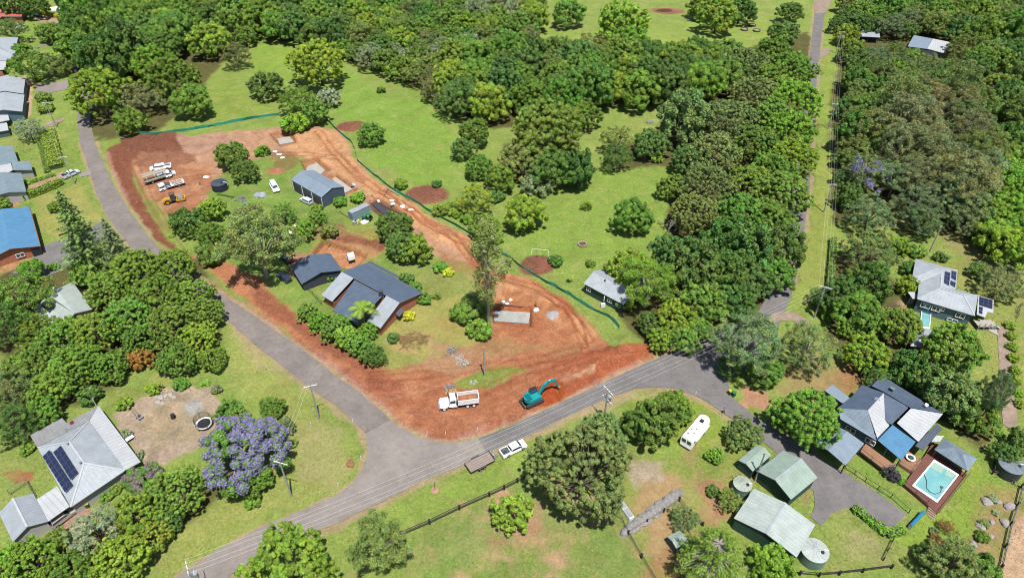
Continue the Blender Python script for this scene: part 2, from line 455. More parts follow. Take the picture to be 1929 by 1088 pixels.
paint([(870, 470), (930, 510), (985, 520), (1060, 560), (1120, 620), (1150, 660), (1225, 650), (1236, 672), (1110, 732), (1000, 780), (905, 820), (840, 830), (775, 810), (730, 775), (660, 712), (560, 640), (480, 580), (390, 500), (345, 480), (400, 478), (480, 520), (560, 600), (640, 660), (740, 700), (860, 660), (925, 610), (930, 560), (890, 510)], RED, 0, 1.2, 1, 5, seed=5)
paint([(930, 510), (985, 520), (1060, 560), (1118, 620), (1110, 650), (1060, 620), (1020, 590), (940, 560)], ORANGE, 0, 2, 2, 5, .95, .1, seed=15)
paint([(1000, 700), (1130, 660), (1225, 650), (1230, 668), (1110, 725), (1040, 755)], A(192, 106, 70), 0, 1.5, 1.2, 4, .9, seed=16)
paint([(1040, 715), (1130, 690), (1120, 700), (1060, 725), (1035, 740)], PALE, 0, 1, 1.6, 3, .75, .5, seed=17)
paint([(880, 650), (960, 640), (1020, 650), (1100, 650), (1080, 670), (960, 672), (880, 668)], A(176, 150, 100), .6, 2, 2.5, 4, .55, .5, seed=18)
paint([(560, 640), (480, 585), (420, 545), (400, 520), (395, 545), (480, 603), (640, 715), (764, 810), (840, 838), (960, 805), (1234, 680), (1236, 668), (1000, 775), (840, 822), (770, 800), (680, 722), (600, 660)], PINK, 0, .8, .8, 4, .85, seed=19)
paint([(199, 290), (207, 285), (228, 350), (262, 412), (300, 458), (330, 480), (300, 470), (255, 420), (220, 360)], PINK, 0, .8, .8, 4, .85, seed=20)
paint([(480, 530), (620, 640), (730, 700), (700, 712), (600, 655), (480, 570)], A(174, 108, 80), 0, 1.2, 1, 5, .85, seed=21)
paint([(700, 720), (820, 700), (960, 690), (1090, 665), (1100, 700), (1000, 770), (900, 820), (800, 815)], A(188, 116, 82), 0, 2, 4, 4, .7, 1.0, seed=64)
paint([(560, 640), (660, 700), (760, 720), (760, 760), (680, 725)], A(176, 106, 80), 0, 2, 2, 4, .7, .6, seed=65)
paint([(940, 540), (1060, 570), (1100, 640), (1000, 650), (950, 620)], A(196, 122, 80), 0, 2, 3, 4, .7, .9, seed=66)
paint([(270, 310), (400, 315), (400, 350), (370, 400), (320, 410), (280, 360)], A(188, 122, 88), 0, 2, 3, 4, .7, .9, seed=67)
paint([(850, 715), (920, 690), (1000, 690), (980, 700), (930, 728), (860, 733)], A(142, 172, 76), 1, 1, 1, 3, .95, .15, seed=22)
paint([(840, 660), (880, 650), (930, 670), (990, 665), (900, 690), (830, 700), (760, 700)], A(196, 160, 116), .3, 2, 2, 4, .7, .4, seed=23)
paint([(700, 695), (1000, 690), (1050, 672), (1000, 660), (880, 672), (780, 690)], A(204, 132, 94), 0, 1.5, 1.5, 6, .8, .3, seed=24)
paint([(500, 280), (560, 290), (560, 310), (520, 330), (510, 300)], A(168, 118, 88), .2, 1.5, 2, 4, .7, .3)
paint([(735, 565), (780, 580), (860, 600), (880, 640), (820, 645), (740, 640)], A(176, 176, 104), .9, 3, 3, 4, .6, .3)
paint([(820, 600), (850, 590), (880, 640), (840, 650)], A(188, 124, 88), 0, 1.2, 2, 3, .7, .4)
paint([(600, 615), (645, 660), (630, 668), (595, 640)], DARK, 0, 1, 1, 4, .5)
paint([(830, 480), (905, 500), (890, 520), (810, 500)], A(190, 132, 92), .2, 1.5, 1.5, 4, .7, .3)
# verges: dry rim beside the asphalt
DRYRIM = A(206, 178, 142)
for L_, w_ in (([(682, 808), (693, 850), (683, 886), (664, 912), (633, 935), (582, 958), (480, 1001), (332, 1088)], 1.1), ([(368, 545), (480, 651), (592, 739), (679, 806)], 1.0),
               ([(444, 1078), (544, 1017), (633, 986), (722, 943), (799, 904), (863, 879), (986, 826), (1100, 772), (1159, 746), (1196, 733), (1233, 729), (1271, 733), (1333, 757), (1383, 792)], 1.6),
               ([(179, 268), (199, 315), (239, 389), (293, 461), (395, 540), (480, 597), (572, 661), (679, 741), (764, 812), (812, 832), (850, 836), (901, 827), (962, 806), (1035, 771), (1184, 700), (1296, 650), (1346, 627)], 1.3),
               ([(150, 270), (164, 307), (179, 357), (219, 432), (251, 471)], 1.0),
               ([(1549, 56), (1543, 106), (1537, 200), (1524, 312), (1528, 343), (1516, 422), (1494, 540)], 1.2), ([(1534, 10), (1528, 89), (1526, 120)], 1.0)):
    stroke(L_, w_*1.5, DRYRIM, .2, .3, .9, .8)
stroke([(805, 838), (850, 842), (900, 832), (960, 806), (1010, 786)], 1.3, A(150, 176, 70), 1, .5, .6, .8)
stroke([(679, 748), (764, 820), (800, 834)], 1.2, A(160, 176, 84), 1, .5, .6, .7)
stroke([(190, 290), (225, 372), (275, 440), (330, 490)], 1.4, A(176, 186, 100), 1, .5, .6, .8)
stroke([(620, 958), (700, 918), (800, 880), (950, 812)], .8, A(196, 160, 120), .2, .4, .5, .5)
# ---- garden of the bottom left house, drives of gravel
paint([(215, 780), (300, 728), (400, 728), (418, 790), (360, 850), (290, 880), (250, 850)], A(206, 184, 158), 0, .8, 1, 3, seed=30)
paint([(270, 790), (330, 760), (350, 790), (300, 830)], A(226, 190, 156), 0, 1, 1.5, 3, .8, .3, seed=31)
paint([(250, 800), (320, 740), (400, 750), (380, 820), (290, 850)], A(184, 168, 132), 0, 1, 2, 2, .7, .75, seed=32)
paint([(345, 762), (372, 748), (385, 768), (358, 785)], A(200, 196, 188), 0, .4, .2, 3)
paint([(130, 960), (180, 950), (160, 1000), (130, 1040), (110, 990)], A(206, 166, 140), 0, 1, 1, 3)
paint([(0, 490), (62, 480), (60, 500), (0, 516)], A(206, 160, 112), .1, .8, .8, 2)
paint([(45, 140), (62, 155), (58, 215), (48, 230)], A(228, 190, 150), 0, .5, .4, 2)
paint([(66, 30), (120, 24), (138, 40), (130, 58), (70, 40)], A(206, 178, 150), .1, 1.2, 1, 3)
paint([(115, 47), (136, 50), (136, 58), (116, 56)], A(206, 190, 176), 0, .6, .4, 3)
paint([(20, 365), (118, 322), (122, 332), (40, 372)], A(214, 176, 146), 0, .5, .4, 2)
paint([(0, 390), (30, 375), (40, 385), (0, 400)], A(210, 160, 120), 0, .5, .4, 2)
paint([(1290, 840), (1320, 840), (1305, 870), (1280, 870)], A(196, 160, 120), .3, 2, 2, 3, .6)
paint([(1500, 920), (1530, 915), (1530, 955), (1512, 962)], A(170, 160, 104), .7, .8, 1, 3)
# ---- low earth and mulch mounds
for mx, my, mr, mh in ((661, 238, 4.2, .7), (805, 367, 5.6, .8), (1011, 500, 4.3, .8)):
    mound(mx, my, mr, mh, A(160, 106, 84), 0, 1.15, .2, .15)
mound(1257, 21, 5.2, .25, A(176, 128, 98), 0, 1.6)
mound(1252, 21, 2.8, .35, A(110, 76, 60), 0, 1.4)
mound(1097, 461, 1.1, .25, A(150, 96, 76), 0, 1.2)
mound(290, 272, 8, 1.6, None, asp=1.7, rz=.2); mound(245, 285, 6, 1.0, None); mound(330, 262, 6, 1.5, None)
mound(310, 300, 5, .7, A(178, 124, 96), 0, 1.8)
mound(519, 322, 2.2, .8, A(206, 142, 106), 0, 1.3)
mound(600, 255, 6, .9, None, asp=1.6); mound(650, 300, 5, .6, None, asp=1.5); mound(780, 385, 5, .5, None, asp=1.5)
mound(765, 403, 6, .8, None, asp=2.0, rz=-.6); mound(620, 440, 6, .6, None, asp=2)
mound(780, 640, 4.5, .5, A(206, 164, 124), .1, 1.2)
mound(1041, 594, 1.5, .45, A(206, 206, 206), 0)
mound(1185, 662, 7, .8, None, asp=2.2, rz=.4); mound(1080, 700, 6, .6, None, asp=2.4, rz=.4)
mound(1030, 742, 3, .7, A(190, 92, 52), 0, 1.5, .4)
for k_ in range(46):
    rr_ = random.Random(900+k_); x_ = rr_.uniform(210, 400) if k_ < 22 else rr_.uniform(560, 1180); y_ = rr_.uniform(262, 330) if k_ < 22 else 250+(x_-560)*.66+rr_.uniform(-15, 35)
    mound(x_, y_, rr_.uniform(.8, 2.2), rr_.uniform(.2, .6), None, asp=rr_.uniform(1, 1.8), rz=rr_.uniform(0, 3))
# ---- cuts dug for house pads
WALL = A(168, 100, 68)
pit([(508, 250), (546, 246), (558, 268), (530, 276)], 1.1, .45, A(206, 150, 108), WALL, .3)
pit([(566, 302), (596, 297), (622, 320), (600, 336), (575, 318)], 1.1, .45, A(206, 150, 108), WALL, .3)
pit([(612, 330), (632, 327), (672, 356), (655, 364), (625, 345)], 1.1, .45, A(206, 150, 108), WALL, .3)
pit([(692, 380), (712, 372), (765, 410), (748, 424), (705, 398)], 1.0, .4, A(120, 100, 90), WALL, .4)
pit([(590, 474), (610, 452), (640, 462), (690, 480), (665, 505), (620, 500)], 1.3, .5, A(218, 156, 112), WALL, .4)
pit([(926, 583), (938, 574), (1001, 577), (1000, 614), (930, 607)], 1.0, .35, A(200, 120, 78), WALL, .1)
# ---- wheel tracks
TR = A(166, 100, 70); TR2 = A(206, 140, 100)
ruts([(235, 300), (262, 360), (300, 420), (340, 470)], .35, .1, A(168, 104, 80))
ruts([(250, 300), (280, 370), (315, 430)], .35, .08, A(172, 104, 78))
ruts([(600, 250), (640, 300), (700, 350), (790, 410), (850, 440), (900, 500)], .45, .14, A(190, 112, 70), 2.1, .7)
ruts([(500, 290), (580, 290), (640, 300), (680, 340)], .4, .12, A(160, 100, 72), 2, .6)
ruts([(720, 360), (800, 420), (880, 460), (930, 520), (1010, 540), (1070, 580), (1110, 640)], .45, .14, A(176, 92, 56), 2.1, .7)
ruts([(960, 530), (1040, 560), (1085, 600), (1100, 650)], .4, .12, A(176, 92, 56), 2, .6)
ruts([(700, 712), (800, 705), (900, 690), (1000, 680), (1090, 655)], .45, .1, A(176, 104, 72), 2, .6)
ruts([(740, 745), (850, 715), (950, 670), (1000, 640)], .4, .06, A(216, 160, 120), 2, .45)
ruts([(900, 740), (980, 700), (1060, 680), (1150, 660)], .4, .08, A(170, 96, 64), 2, .5)
ruts([(920, 760), (990, 730), (1090, 690), (1180, 665)], .4, .08, A(214, 150, 108), 2, .4)
ruts([(780, 770), (850, 790), (940, 780), (1000, 750)], .4, .06, A(206, 146, 116), 2, .35)
ruts([(320, 340), (400, 330), (440, 330)], .4, .06, A(176, 112, 80), 2, .5)
ruts([(640, 430), (700, 450), (740, 440)], .4, .1, A(140, 84, 62), 2, .5)
ruts([(1560, 310), (1545, 420), (1530, 540)], .5, .0, A(190, 180, 108), 2, .35)

def roughen(pts, amp, scale, seed):
    R = region(pts)
    P, sl, X, Y = R
    w = sm(0, 2.5, signed_dist(X, Y, P)); GZ[sl] += w*amp*(fbm(X, Y, scale, seed, 5)+.3)
roughen([(225, 262), (300, 250), (348, 262), (350, 290), (290, 305), (235, 300)], 1.3, 3.5, 71)
roughen([(205, 300), (255, 300), (250, 345), (310, 440), (290, 450), (225, 350)], .5, 2.5, 72)
roughen([(560, 245), (650, 255), (672, 305), (720, 350), (800, 402), (900, 450), (880, 480), (800, 440), (700, 385), (600, 300)], .55, 3.0, 73)
roughen([(600, 430), (740, 420), (720, 475), (600, 480)], .5, 3.0, 74)
roughen([(930, 515), (1060, 560), (1118, 620), (1110, 650), (1020, 600)], .4, 3.0, 75)
roughen([(1000, 705), (1130, 660), (1225, 652), (1230, 668), (1110, 725), (1040, 755)], .5, 2.5, 76)
paint([(735, 590), (800, 560), (880, 560), (900, 640), (820, 660), (740, 690), (720, 640)], A(190, 190, 104), .9, 3, 4, 4, .8, .45, seed=61)
paint([(650, 400), (700, 430), (720, 450), (650, 440)], A(160, 186, 80), .9, 2, 2, 4, .8, .3, seed=62)
paint([(820, 640), (900, 650), (920, 690), (860, 700), (800, 690)], A(206, 160, 122), .2, 2, 3, 3, .75, .5, seed=63)
# fine relief: earth is rough, lawn almost flat
earth = 1-GC[..., 3]
GZ += earth*(0.20*fbm(GX, GY, 3.6, 3)+0.10*fbm(GX, GY, 1.1, 13, 2))+(1-earth)*0.05*fbm(GX, GY, 3.0, 14)
GZ += 0.0

# ---- sheets of asphalt, concrete and so on laid on the ground
M_ASPHALT = material("asphalt", A(177, 166, 158), 0.92, 0, 0.12, 0.16, bump=.2)
M_ASPHALT_NEW = material("dark_asphalt", A(150, 145, 143), 0.92, 0, 0.14, 0.22, bump=.2)
M_ASPHALT_OLD = material("old_asphalt", A(164, 153, 146), 0.92, 0, 0.15, 0.2, bump=.2)
M_GRAVEL = material("gravel_track", A(190, 168, 148), 0.95, 0, 0.2, 0.5, bump=.3)
FLAT = []
def road_sheet(name, pts, mat, z=0.05, kind='structure'):
    P = [Vector((*W(x, y)[:2], 0)) for x, y in pts]
    # ragged edge: subdivide and nudge
    Q = []
    rr = random.Random(len(pts)*7+int(pts[0][0]))
    for i, p in enumerate(P):
        q_ = P[(i+1) % len(P)]; n = max(1, int((q_-p).length/2.0))
        for k in range(n):
            t = p.lerp(q_, k/n)
            Q.append(Vector((t.x+rr.uniform(-.09, .09), t.y+rr.uniform(-.09, .09), z)))
    b = B(); b.poly(Q)
    FLAT.append(np.array([(p.x, p.y) for p in P]))
    o = b.build(name, mat)
    tag(o, kind=kind)
    return o
road_sheet("road", [(139, 120), (146, 230), (150.5, 270), (164, 307), (179, 357), (196.5, 399), (219, 432), (251, 471), (310, 510), (368, 547), (480, 649), (530, 687), (592, 737), (629, 759), (679, 806),
    (688, 814), (735, 792), (729, 784), (679, 739), (639, 712), (572, 659), (480, 595), (398, 540), (340, 498), (293.5, 461), (264, 424), (239, 389), (216, 352), (199, 315), (179, 270), (170, 230), (163, 120)], M_ASPHALT_OLD, 0.05)
road_sheet("road", [(688, 814), (691, 830), (691, 856), (682, 884), (664, 910), (633, 933), (582, 956), (531, 976), (480, 999), (409, 1035), (332, 1086), (260, 1130), (380, 1130), (444, 1075), (544, 1017), (633, 986), (722, 943), (799, 904), (863, 879), (918, 852),
    (901, 825), (850, 834), (812, 830), (786.5, 823), (763.5, 810), (735, 792)], M_ASPHALT, 0.05)
road_sheet("road", [(901, 825), (918, 852), (986, 824), (1100, 770), (1159, 744), (1196, 731.5), (1233, 728), (1271, 731), (1308, 744), (1400, 700), (1455, 640), (1470, 605), (1490, 560), (1494.5, 540), (1508, 493), (1516, 422), (1526, 343.5), (1523.6, 312), (1535, 240), (1539, 139), (1543, 106), (1549, 56), (1554, 25),
    (1535, 25), (1527.5, 89), (1524, 139), (1512, 240), (1495, 330), (1483, 422), (1470, 493), (1452, 545), (1430, 585), (1400, 605), (1345.5, 626), (1296, 649), (1234, 677), (1184, 699), (1109, 734), (1035, 769), (960, 802)], M_ASPHALT_NEW, 0.05)
road_sheet("road", [(1554, 25), (1564, 8), (1570, -20), (1528, -20), (1533, 0), (1535, 25)], M_GRAVEL, 0.05)
road_sheet("driveway", [(1308, 744), (1333, 756), (1358, 774), (1383, 791), (1410, 812), (1453, 845), (1490, 880), (1524, 917), (1533, 925), (1534.5, 953), (1527, 973), (1545, 989), (1568, 968), (1593, 956), (1616, 956), (1670, 989), (1685, 991), (1708, 968), (1660, 933), (1581, 883), (1521, 844), (1500, 825), (1464, 810), (1416, 780), (1400, 765), (1375, 745), (1370, 700)], M_ASPHALT_NEW, 0.07)
road_sheet("driveway", [(1455, 591), (1475, 586), (1500, 590), (1522, 602), (1524, 615), (1512, 612), (1490, 603), (1465, 605), (1440, 615)], M_GRAVEL, 0.09)
road_sheet("driveway", [(68, 158), (100, 156), (138, 150), (140, 166), (110, 172), (92, 176), (70, 186)], M_ASPHALT, 0.07)
road_sheet("driveway", [(62, 480), (82, 462), (150, 440), (200, 412), (206, 440), (160, 470), (130, 500), (112, 512), (90, 520), (20, 514), (55, 500)], M_ASPHALT_NEW, 0.07)
road_sheet("driveway", [(148, 328), (170, 318), (172, 330), (152, 334)], M_ASPHALT, 0.07)
road_sheet("driveway", [(110, 12), (128, 6), (137, 14), (137, 30), (128, 28), (114, 22)], M_ASPHALT, 0.07)
road_sheet("driveway", [(85, 232), (118, 222), (122, 226), (100, 238), (84, 240)], M_GRAVEL, 0.07)
road_sheet("driveway", [(1878, 613), (1900, 618), (1905, 660), (1905, 720), (1915, 770), (1918, 815), (1890, 800), (1882, 740), (1882, 680)], M_GRAVEL, 0.07)
road_sheet("path", [(1858, 620), (1872, 605), (1880, 632), (1868, 626)], M_CONC, 0.09)
road_sheet("driveway", [(1562, 101), (1560, 88), (1545, 96), (1543, 112)], M_GRAVEL, 0.07)

for P in FLAT:
    R = region(P, world=True, margin=6)
    if R is None: continue
    _, sl, X, Y = R
    d = signed_dist(X, Y, P)
    GZ[sl] = np.where(d > -0.3, -0.06, np.minimum(GZ[sl], np.maximum(0.0, (-d-0.3)*0.25)+0.02))
GZ[np.abs(GZ) > 4] = 0

def ground_mat():
    m = bpy.data.materials.new("ground"); m.use_nodes = True
    nt = m.node_tree; N = nt.nodes; L = nt.links; b = N["Principled BSDF"]
    b.inputs["Roughness"].default_value = 0.95; b.inputs["Specular IOR Level"].default_value = 0.1
    at = N.new("ShaderNodeAttribute"); at.attribute_name = "gcol"
    tc = N.new("ShaderNodeTexCoord")
    def noise(scale, det=6, ro=.6, dist=0):
        n = N.new("ShaderNodeTexNoise"); n.inputs["Scale"].default_value = scale; n.inputs["Detail"].default_value = det
        n.inputs["Roughness"].default_value = ro; n.inputs["Distortion"].default_value = dist
        L.new(tc.outputs["Object"], n.inputs["Vector"]); return n.outputs["Fac"]
    def rng(x, a, b_, lo, hi):
        r = N.new("ShaderNodeMapRange"); r.inputs[1].default_value = a; r.inputs[2].default_value = b_; r.inputs[3].default_value = lo; r.inputs[4].default_value = hi
        L.new(x, r.inputs[0]); return r.outputs[0]
    def mix(bt, fac, a, c):
        x = N.new("ShaderNodeMix"); x.data_type = 'RGBA'; x.blend_type = bt
        for i, v in ((0, fac), (6, a), (7, c)):
            if isinstance(v, (int, float)): x.inputs[i].default_value = v
            elif isinstance(v, tuple): x.inputs[i].default_value = (*v, 1)
            else: L.new(v, x.inputs[i])
        return x.outputs[2]
    def mul(a, c):
        x = N.new("ShaderNodeMath"); x.operation = 'MULTIPLY'
        for i, v in ((0, a), (1, c)):
            if isinstance(v, (int, float)): x.inputs[i].default_value = v
            else: L.new(v, x.inputs[i])
        return x.outputs[0]
    inv = N.new("ShaderNodeMath"); inv.operation = 'SUBTRACT'; inv.inputs[0].default_value = 1.0; L.new(at.outputs["Alpha"], inv.inputs[1])
    c = at.outputs["Color"]
    # grass: straw flecks, darker tufts
    c = mix('MIX', mul(at.outputs["Alpha"], rng(noise(.22, 8, .7, .6), .50, .72, 0, .65)), c, A(204, 190, 124))
    c = mix('MIX', mul(at.outputs["Alpha"], rng(noise(.35, 8, .7, .4), .52, .75, 0, .6)), c, A(112, 152, 56))
    c = mix('MULTIPLY', at.outputs["Alpha"], c, rng(noise(1.5, 8, .9), .36, .64, .60, 1.34))
    c = mix('MULTIPLY', at.outputs["Alpha"], c, rng(noise(.10, 8, .8, 1.2), .36, .64, .82, 1.15))
    c = mix('MIX', mul(at.outputs["Alpha"], rng(noise(.9, 8, .85, .3), .56, .74, 0, .6)), c, A(190, 170, 104))
    # earth: blotches and fine stones
    c = mix('MULTIPLY', inv.outputs[0], c, rng(noise(.30, 8, .75, .8), .32, .68, .66, 1.26))
    c = mix('MIX', mul(inv.outputs[0], rng(noise(1.3, 8, .85), .56, .72, 0, .75)), c, A(232, 190, 150))
    c = mix('MULTIPLY', inv.outputs[0], c, rng(noise(1.9, 8, .9), .36, .64, .60, 1.34))
    L.new(c, b.inputs["Base Color"])
    bu = N.new("ShaderNodeBump"); bu.inputs["Strength"].default_value = .8; bu.inputs["Distance"].default_value = .22
    L.new(noise(1.9, 8, .8), bu.inputs["Height"]); L.new(bu.outputs[0], b.inputs["Normal"])
    return m

nr, nc = GX.shape
me = bpy.data.meshes.new("ground")
me.vertices.add(nr*nc)
me.vertices.foreach_set("co", np.stack([GX, GY, GZ], -1).astype(np.float32).ravel())
idx = np.arange(nr*nc).reshape(nr, nc)
quads = np.stack([idx[:-1, :-1], idx[:-1, 1:], idx[1:, 1:], idx[1:, :-1]], -1).reshape(-1, 4)
me.loops.add(quads.size); me.loops.foreach_set("vertex_index", quads.ravel().astype(np.int32))
me.polygons.add(len(quads)); me.polygons.foreach_set("loop_start", (np.arange(len(quads))*4).astype(np.int32))
me.polygons.foreach_set("use_smooth", np.ones(len(quads), bool))
ca = me.color_attributes.new("gcol", 'FLOAT_COLOR', 'POINT')
ca.data.foreach_set("color", GC.astype(np.float32).ravel())
me.update(calc_edges=True)
me.materials.append(ground_mat())
ground = bpy.data.objects.new("ground", me); COL.objects.link(ground); tag(ground, kind='structure')

_yr = yr; _half = half
def gz(p):
    """height of the ground under a world point"""
    r = int(np.clip(np.searchsorted(_yr, p[1]), 1, nr-1)); 
    r = r if abs(_yr[r]-p[1]) < abs(_yr[r-1]-p[1]) else r-1
    c = int(np.clip(np.searchsorted(sc, p[0]/_half[r]), 0, nc-1))
    return float(GZ[r, c])
# ------------------------------------------------------------------ buildings
def roofmat(name, col, stripes=.09, per=.76, rough=.5, var=.10): return material(name, col, rough, 0.0, max(var, .07), .55, stripes=stripes, stripe_period=per, spec=.35)
R_SLATE = roofmat("slate_blue_steel", A(112, 128, 150))
R_DARK = roofmat("dark_grey_steel", A(106, 116, 130))
R_WHITE = roofmat("white_and_sunlit_steel", A(228, 231, 233), .16, .9, .6, .03)  # white roofs; also the sunlit planes of the slate-grey house
R_PALE = roofmat("pale_zinc", A(206, 214, 220), .07)
R_BLUEGREY = roofmat("blue_grey_steel", A(164, 182, 198))
R_LIGHT = roofmat("light_and_sunlit_steel", A(200, 208, 215))  # pale roofs; also the sunlit wings of the brick house roof
R_BLUE = roofmat("sky_blue_steel", A(110, 170, 214), .06)
R_GREEN = roofmat("pale_green_steel", A(186, 208, 192), .08)
R_PALEGREEN = roofmat("faded_green_steel", A(216, 228, 220), .10)
R_STONE = roofmat("weathered_grey_roof", A(186, 186, 186), .08, var=.12)
R_RED = roofmat("salmon_red_roof", A(232, 128, 112), .08)
R_TEAL = roofmat("grey_teal_steel", A(156, 176, 184), .08)
W_BLUE = material("blue_weatherboard", A(120, 148, 166), .7, 0, .06, .5)
W_WHITE = material("white_wall", A(226, 226, 220), .7, 0, .05, .5)
W_STEEL = material("slate_blue_wall", A(106, 122, 142), .6, 0, .05, .5)
W_GREEN = material("dark_green_wall", A(70, 108, 92), .7, 0, .08, .5)
W_TEAL = material("grey_blue_wall", A(110, 124, 132), .7, 0, .06, .5)
W_DARK = material("charcoal_wall", A(84, 90, 100), .7, 0, .06, .5)
FASCIA = material("pale_fascia", A(206, 206, 204), .6, 0, .04)
FASCIA_D = material("dark_fascia", A(90, 96, 106), .6, 0, .04)

def V3(p): return W(*p) if not isinstance(p, Vector) else p
def slab(b, pts, th=.16, udir=None, mi=0, mi2=1):
    """roof plane with thickness; U of the UVs runs along the eave"""
    P = [V3(p) for p in pts]
    nrm = Vector((0, 0, 0))
    for i in range(len(P)):
        a, c = P[i], P[(i+1) % len(P)]
        nrm += Vector(((a.y-c.y)*(a.z+c.z), (a.z-c.z)*(a.x+c.x), (a.x-c.x)*(a.y+c.y)))
    if nrm.z < 0: P = P[::-1]; nrm = -nrm
    nrm.normalize()
    if udir is None:
        u = Vector((nrm.y, -nrm.x, 0))
        if u.length < .03: u = (P[1]-P[0]); u.z = 0
    else: u = Vector(udir)
    u.normalize(); v = nrm.cross(u)
    uvf = lambda p: (Vector(p).dot(u), Vector(p).dot(v))
    b.poly(P, mi, uvf)
    D = [p-Vector((0, 0, th)) for p in P]
    b.poly(D[::-1], mi2)
    for i in range(len(P)):
        j = (i+1) % len(P); b.face([P[i], D[i], D[j], P[j]], mi2)
def walls(b, pts, inset=.45, mi=0, drop=.17, z0=-.1):
    P = [V3(p).copy() for p in pts]
    c = sum(P, Vector())/len(P)
    Q = []
    for p in P:
        d = Vector((p.x-c.x, p.y-c.y, 0)); L_ = d.length
        Q.append(Vector((c.x+d.x*(1-inset*1.3/L_), c.y+d.y*(1-inset*1.3/L_), p.z-drop)))
    for i in range(len(Q)):
        j = (i+1) % len(Q); a, d = Q[i], Q[j]
        b.face([Vector((a.x, a.y, z0)), Vector((d.x, d.y, z0)), d, a], mi)
    return Q
class House:
    def __init__(s, name, label, cat, at):
        s.o = V3((*at, 0)) if not isinstance(at, Vector) else at
        s.t = thing(name, label, cat, s.o)
    def part(s, name, b, mats, parent=None):
        ob = b.build(name, mats, parent or s.t, origin=s.o)
        return ob
    def roof(s, planes, mat, fascia=None, name='roof', th=.16, udir=None):
        b = B()
        for p in planes: slab(b, p, th, udir)
        return s.part(name, b, [mat, fascia or FASCIA])
    def wall(s, outlines, mat, inset=.45, name='wall', z0=-.1):
        b = B()
        for o_ in outlines: walls(b, o_, inset, z0=z0)
        return s.part(name, b, mat)
    def window(s, a, c, z, h, frame=M_WHITE, glass=None, name='window'):
        """window standing 5 cm proud between two ground pixels/vectors a, c"""
        a = Vector((V3(a).x, V3(a).y, 0)); c = Vector((V3(c).x, V3(c).y, 0))
        d = (c-a).normalized(); n = Vector((d.y, -d.x, 0))
        if n.y > 0: n = -n
        L_ = (c-a).length; m = (a+c)/2
        g = B(); g.beam(a+n*.03+Vector((0, 0, z)), c+n*.03+Vector((0, 0, z)), .04, h)
        w = s.part(name, g, glass or M_GLASS)
        f = B()
        for zz in (z-h/2, z+h/2): f.beam(a+n*.06+Vector((0, 0, zz)), c+n*.06+Vector((0, 0, zz)), .1, .12)
        for k in (0, .5, 1): p = a.lerp(c, k)+n*.061; f.beam(p+Vector((0, 0, z-h/2)), p+Vector((0, 0, z+h/2)), .1, .12)
        fr = s.part('frame', f, frame); 
        fr.parent = w
        return w
    def solar(s, corners, nx, ny, lift=.12, name='solar_panel'):
        """a grid of panels over a quad given as 4 points on the roof plane"""
        P = [V3(p)+Vector((0, 0, lift)) for p in corners]
        for i in range(nx):
            for j in range(ny):
                def q(u, v): return P[0].lerp(P[1], u).lerp(P[3].lerp(P[2], u), v)
                e = .04/ max(.2, (P[1]-P[0]).length/nx)
                u0, u1, v0, v1 = (i+e)/nx, (i+1-e)/nx, (j+e)/ny, (j+1-e)/ny
                b = B(); slab(b, [q(u0, v0), q(u1, v0), q(u1, v1), q(u0, v1)], .05)
                s.part(name, b, [M_SOLAR, M_STEEL])
M_SOLAR = material("solar_glass", A(52, 62, 100), .3, 0, .12, .6, spec=.35)
def rect(A_, B_, C_, z):
    """corner, and unit axes, of the rectangle with edge A-B and the far side through C"""
    a, b_, c = W(*A_, z), W(*B_, z), W(*C_, z)
    ux = (b_-a).normalized(); uy = Vector((-ux.y, ux.x, 0)); w = (c-b_).dot(uy)
    if w < 0: uy = -uy; w = -w
    return a, ux, uy, (b_-a).length, w
def pts_rect(R, z=None, e=0):
    a, ux, uy, L_, w = R
    P = [a-ux*e-uy*e, a+ux*(L_+e)-uy*e, a+ux*(L_+e)+uy*(w+e), a-ux*e+uy*(w+e)]
    if z is not None: P = [Vector((p.x, p.y, z)) for p in P]
    return P
def gable(H, R, eave, ridge, mat, wmat, along=True, fascia=None, inset=.4, wall=True, cap=None):
    p0, p1, p2, p3 = pts_rect(R, eave)
    if not along: p0, p1, p2, p3 = p1, p2, p3, p0
    r0 = (p0+p3)/2; r1 = (p1+p2)/2; r0.z = r1.z = ridge
    H.roof([[p0, p1, r1, r0], [r0, r1, p2, p3]], mat, fascia)
    b = B(); b.beam(r0+Vector((0, 0, .03)), r1+Vector((0, 0, .03)), .35, .07); H.part('ridge_cap', b, cap or mat)
    if wall: H.wall([[p0, p1, r1, p2, p3, r0]], wmat, inset)
    return p0, p1, p2, p3, r0, r1
def hip(H, P, apex, mat, fascia=None, name='roof', capmat=None):
    """P four eave corners, apex = two ridge points, ridge[0] next to edge P3-P0 and ridge[1] next to P1-P2"""
    P = [V3(p) for p in P]; r0, r1 = [V3(a) for a in apex]
    H.roof([[P[0], P[1], r1, r0], [P[1], P[2], r1], [P[2], P[3], r0, r1], [P[3], P[0], r0]], mat, fascia, name)
    if capmat:
        b = B()
        for a, c in ((P[0], r0), (P[3], r0), (r0, r1), (P[1], r1), (P[2], r1)): b.beam(a+Vector((0, 0, .04)), c+Vector((0, 0, .04)), .28, .06)
        H.part('ridge_cap', b, capmat)

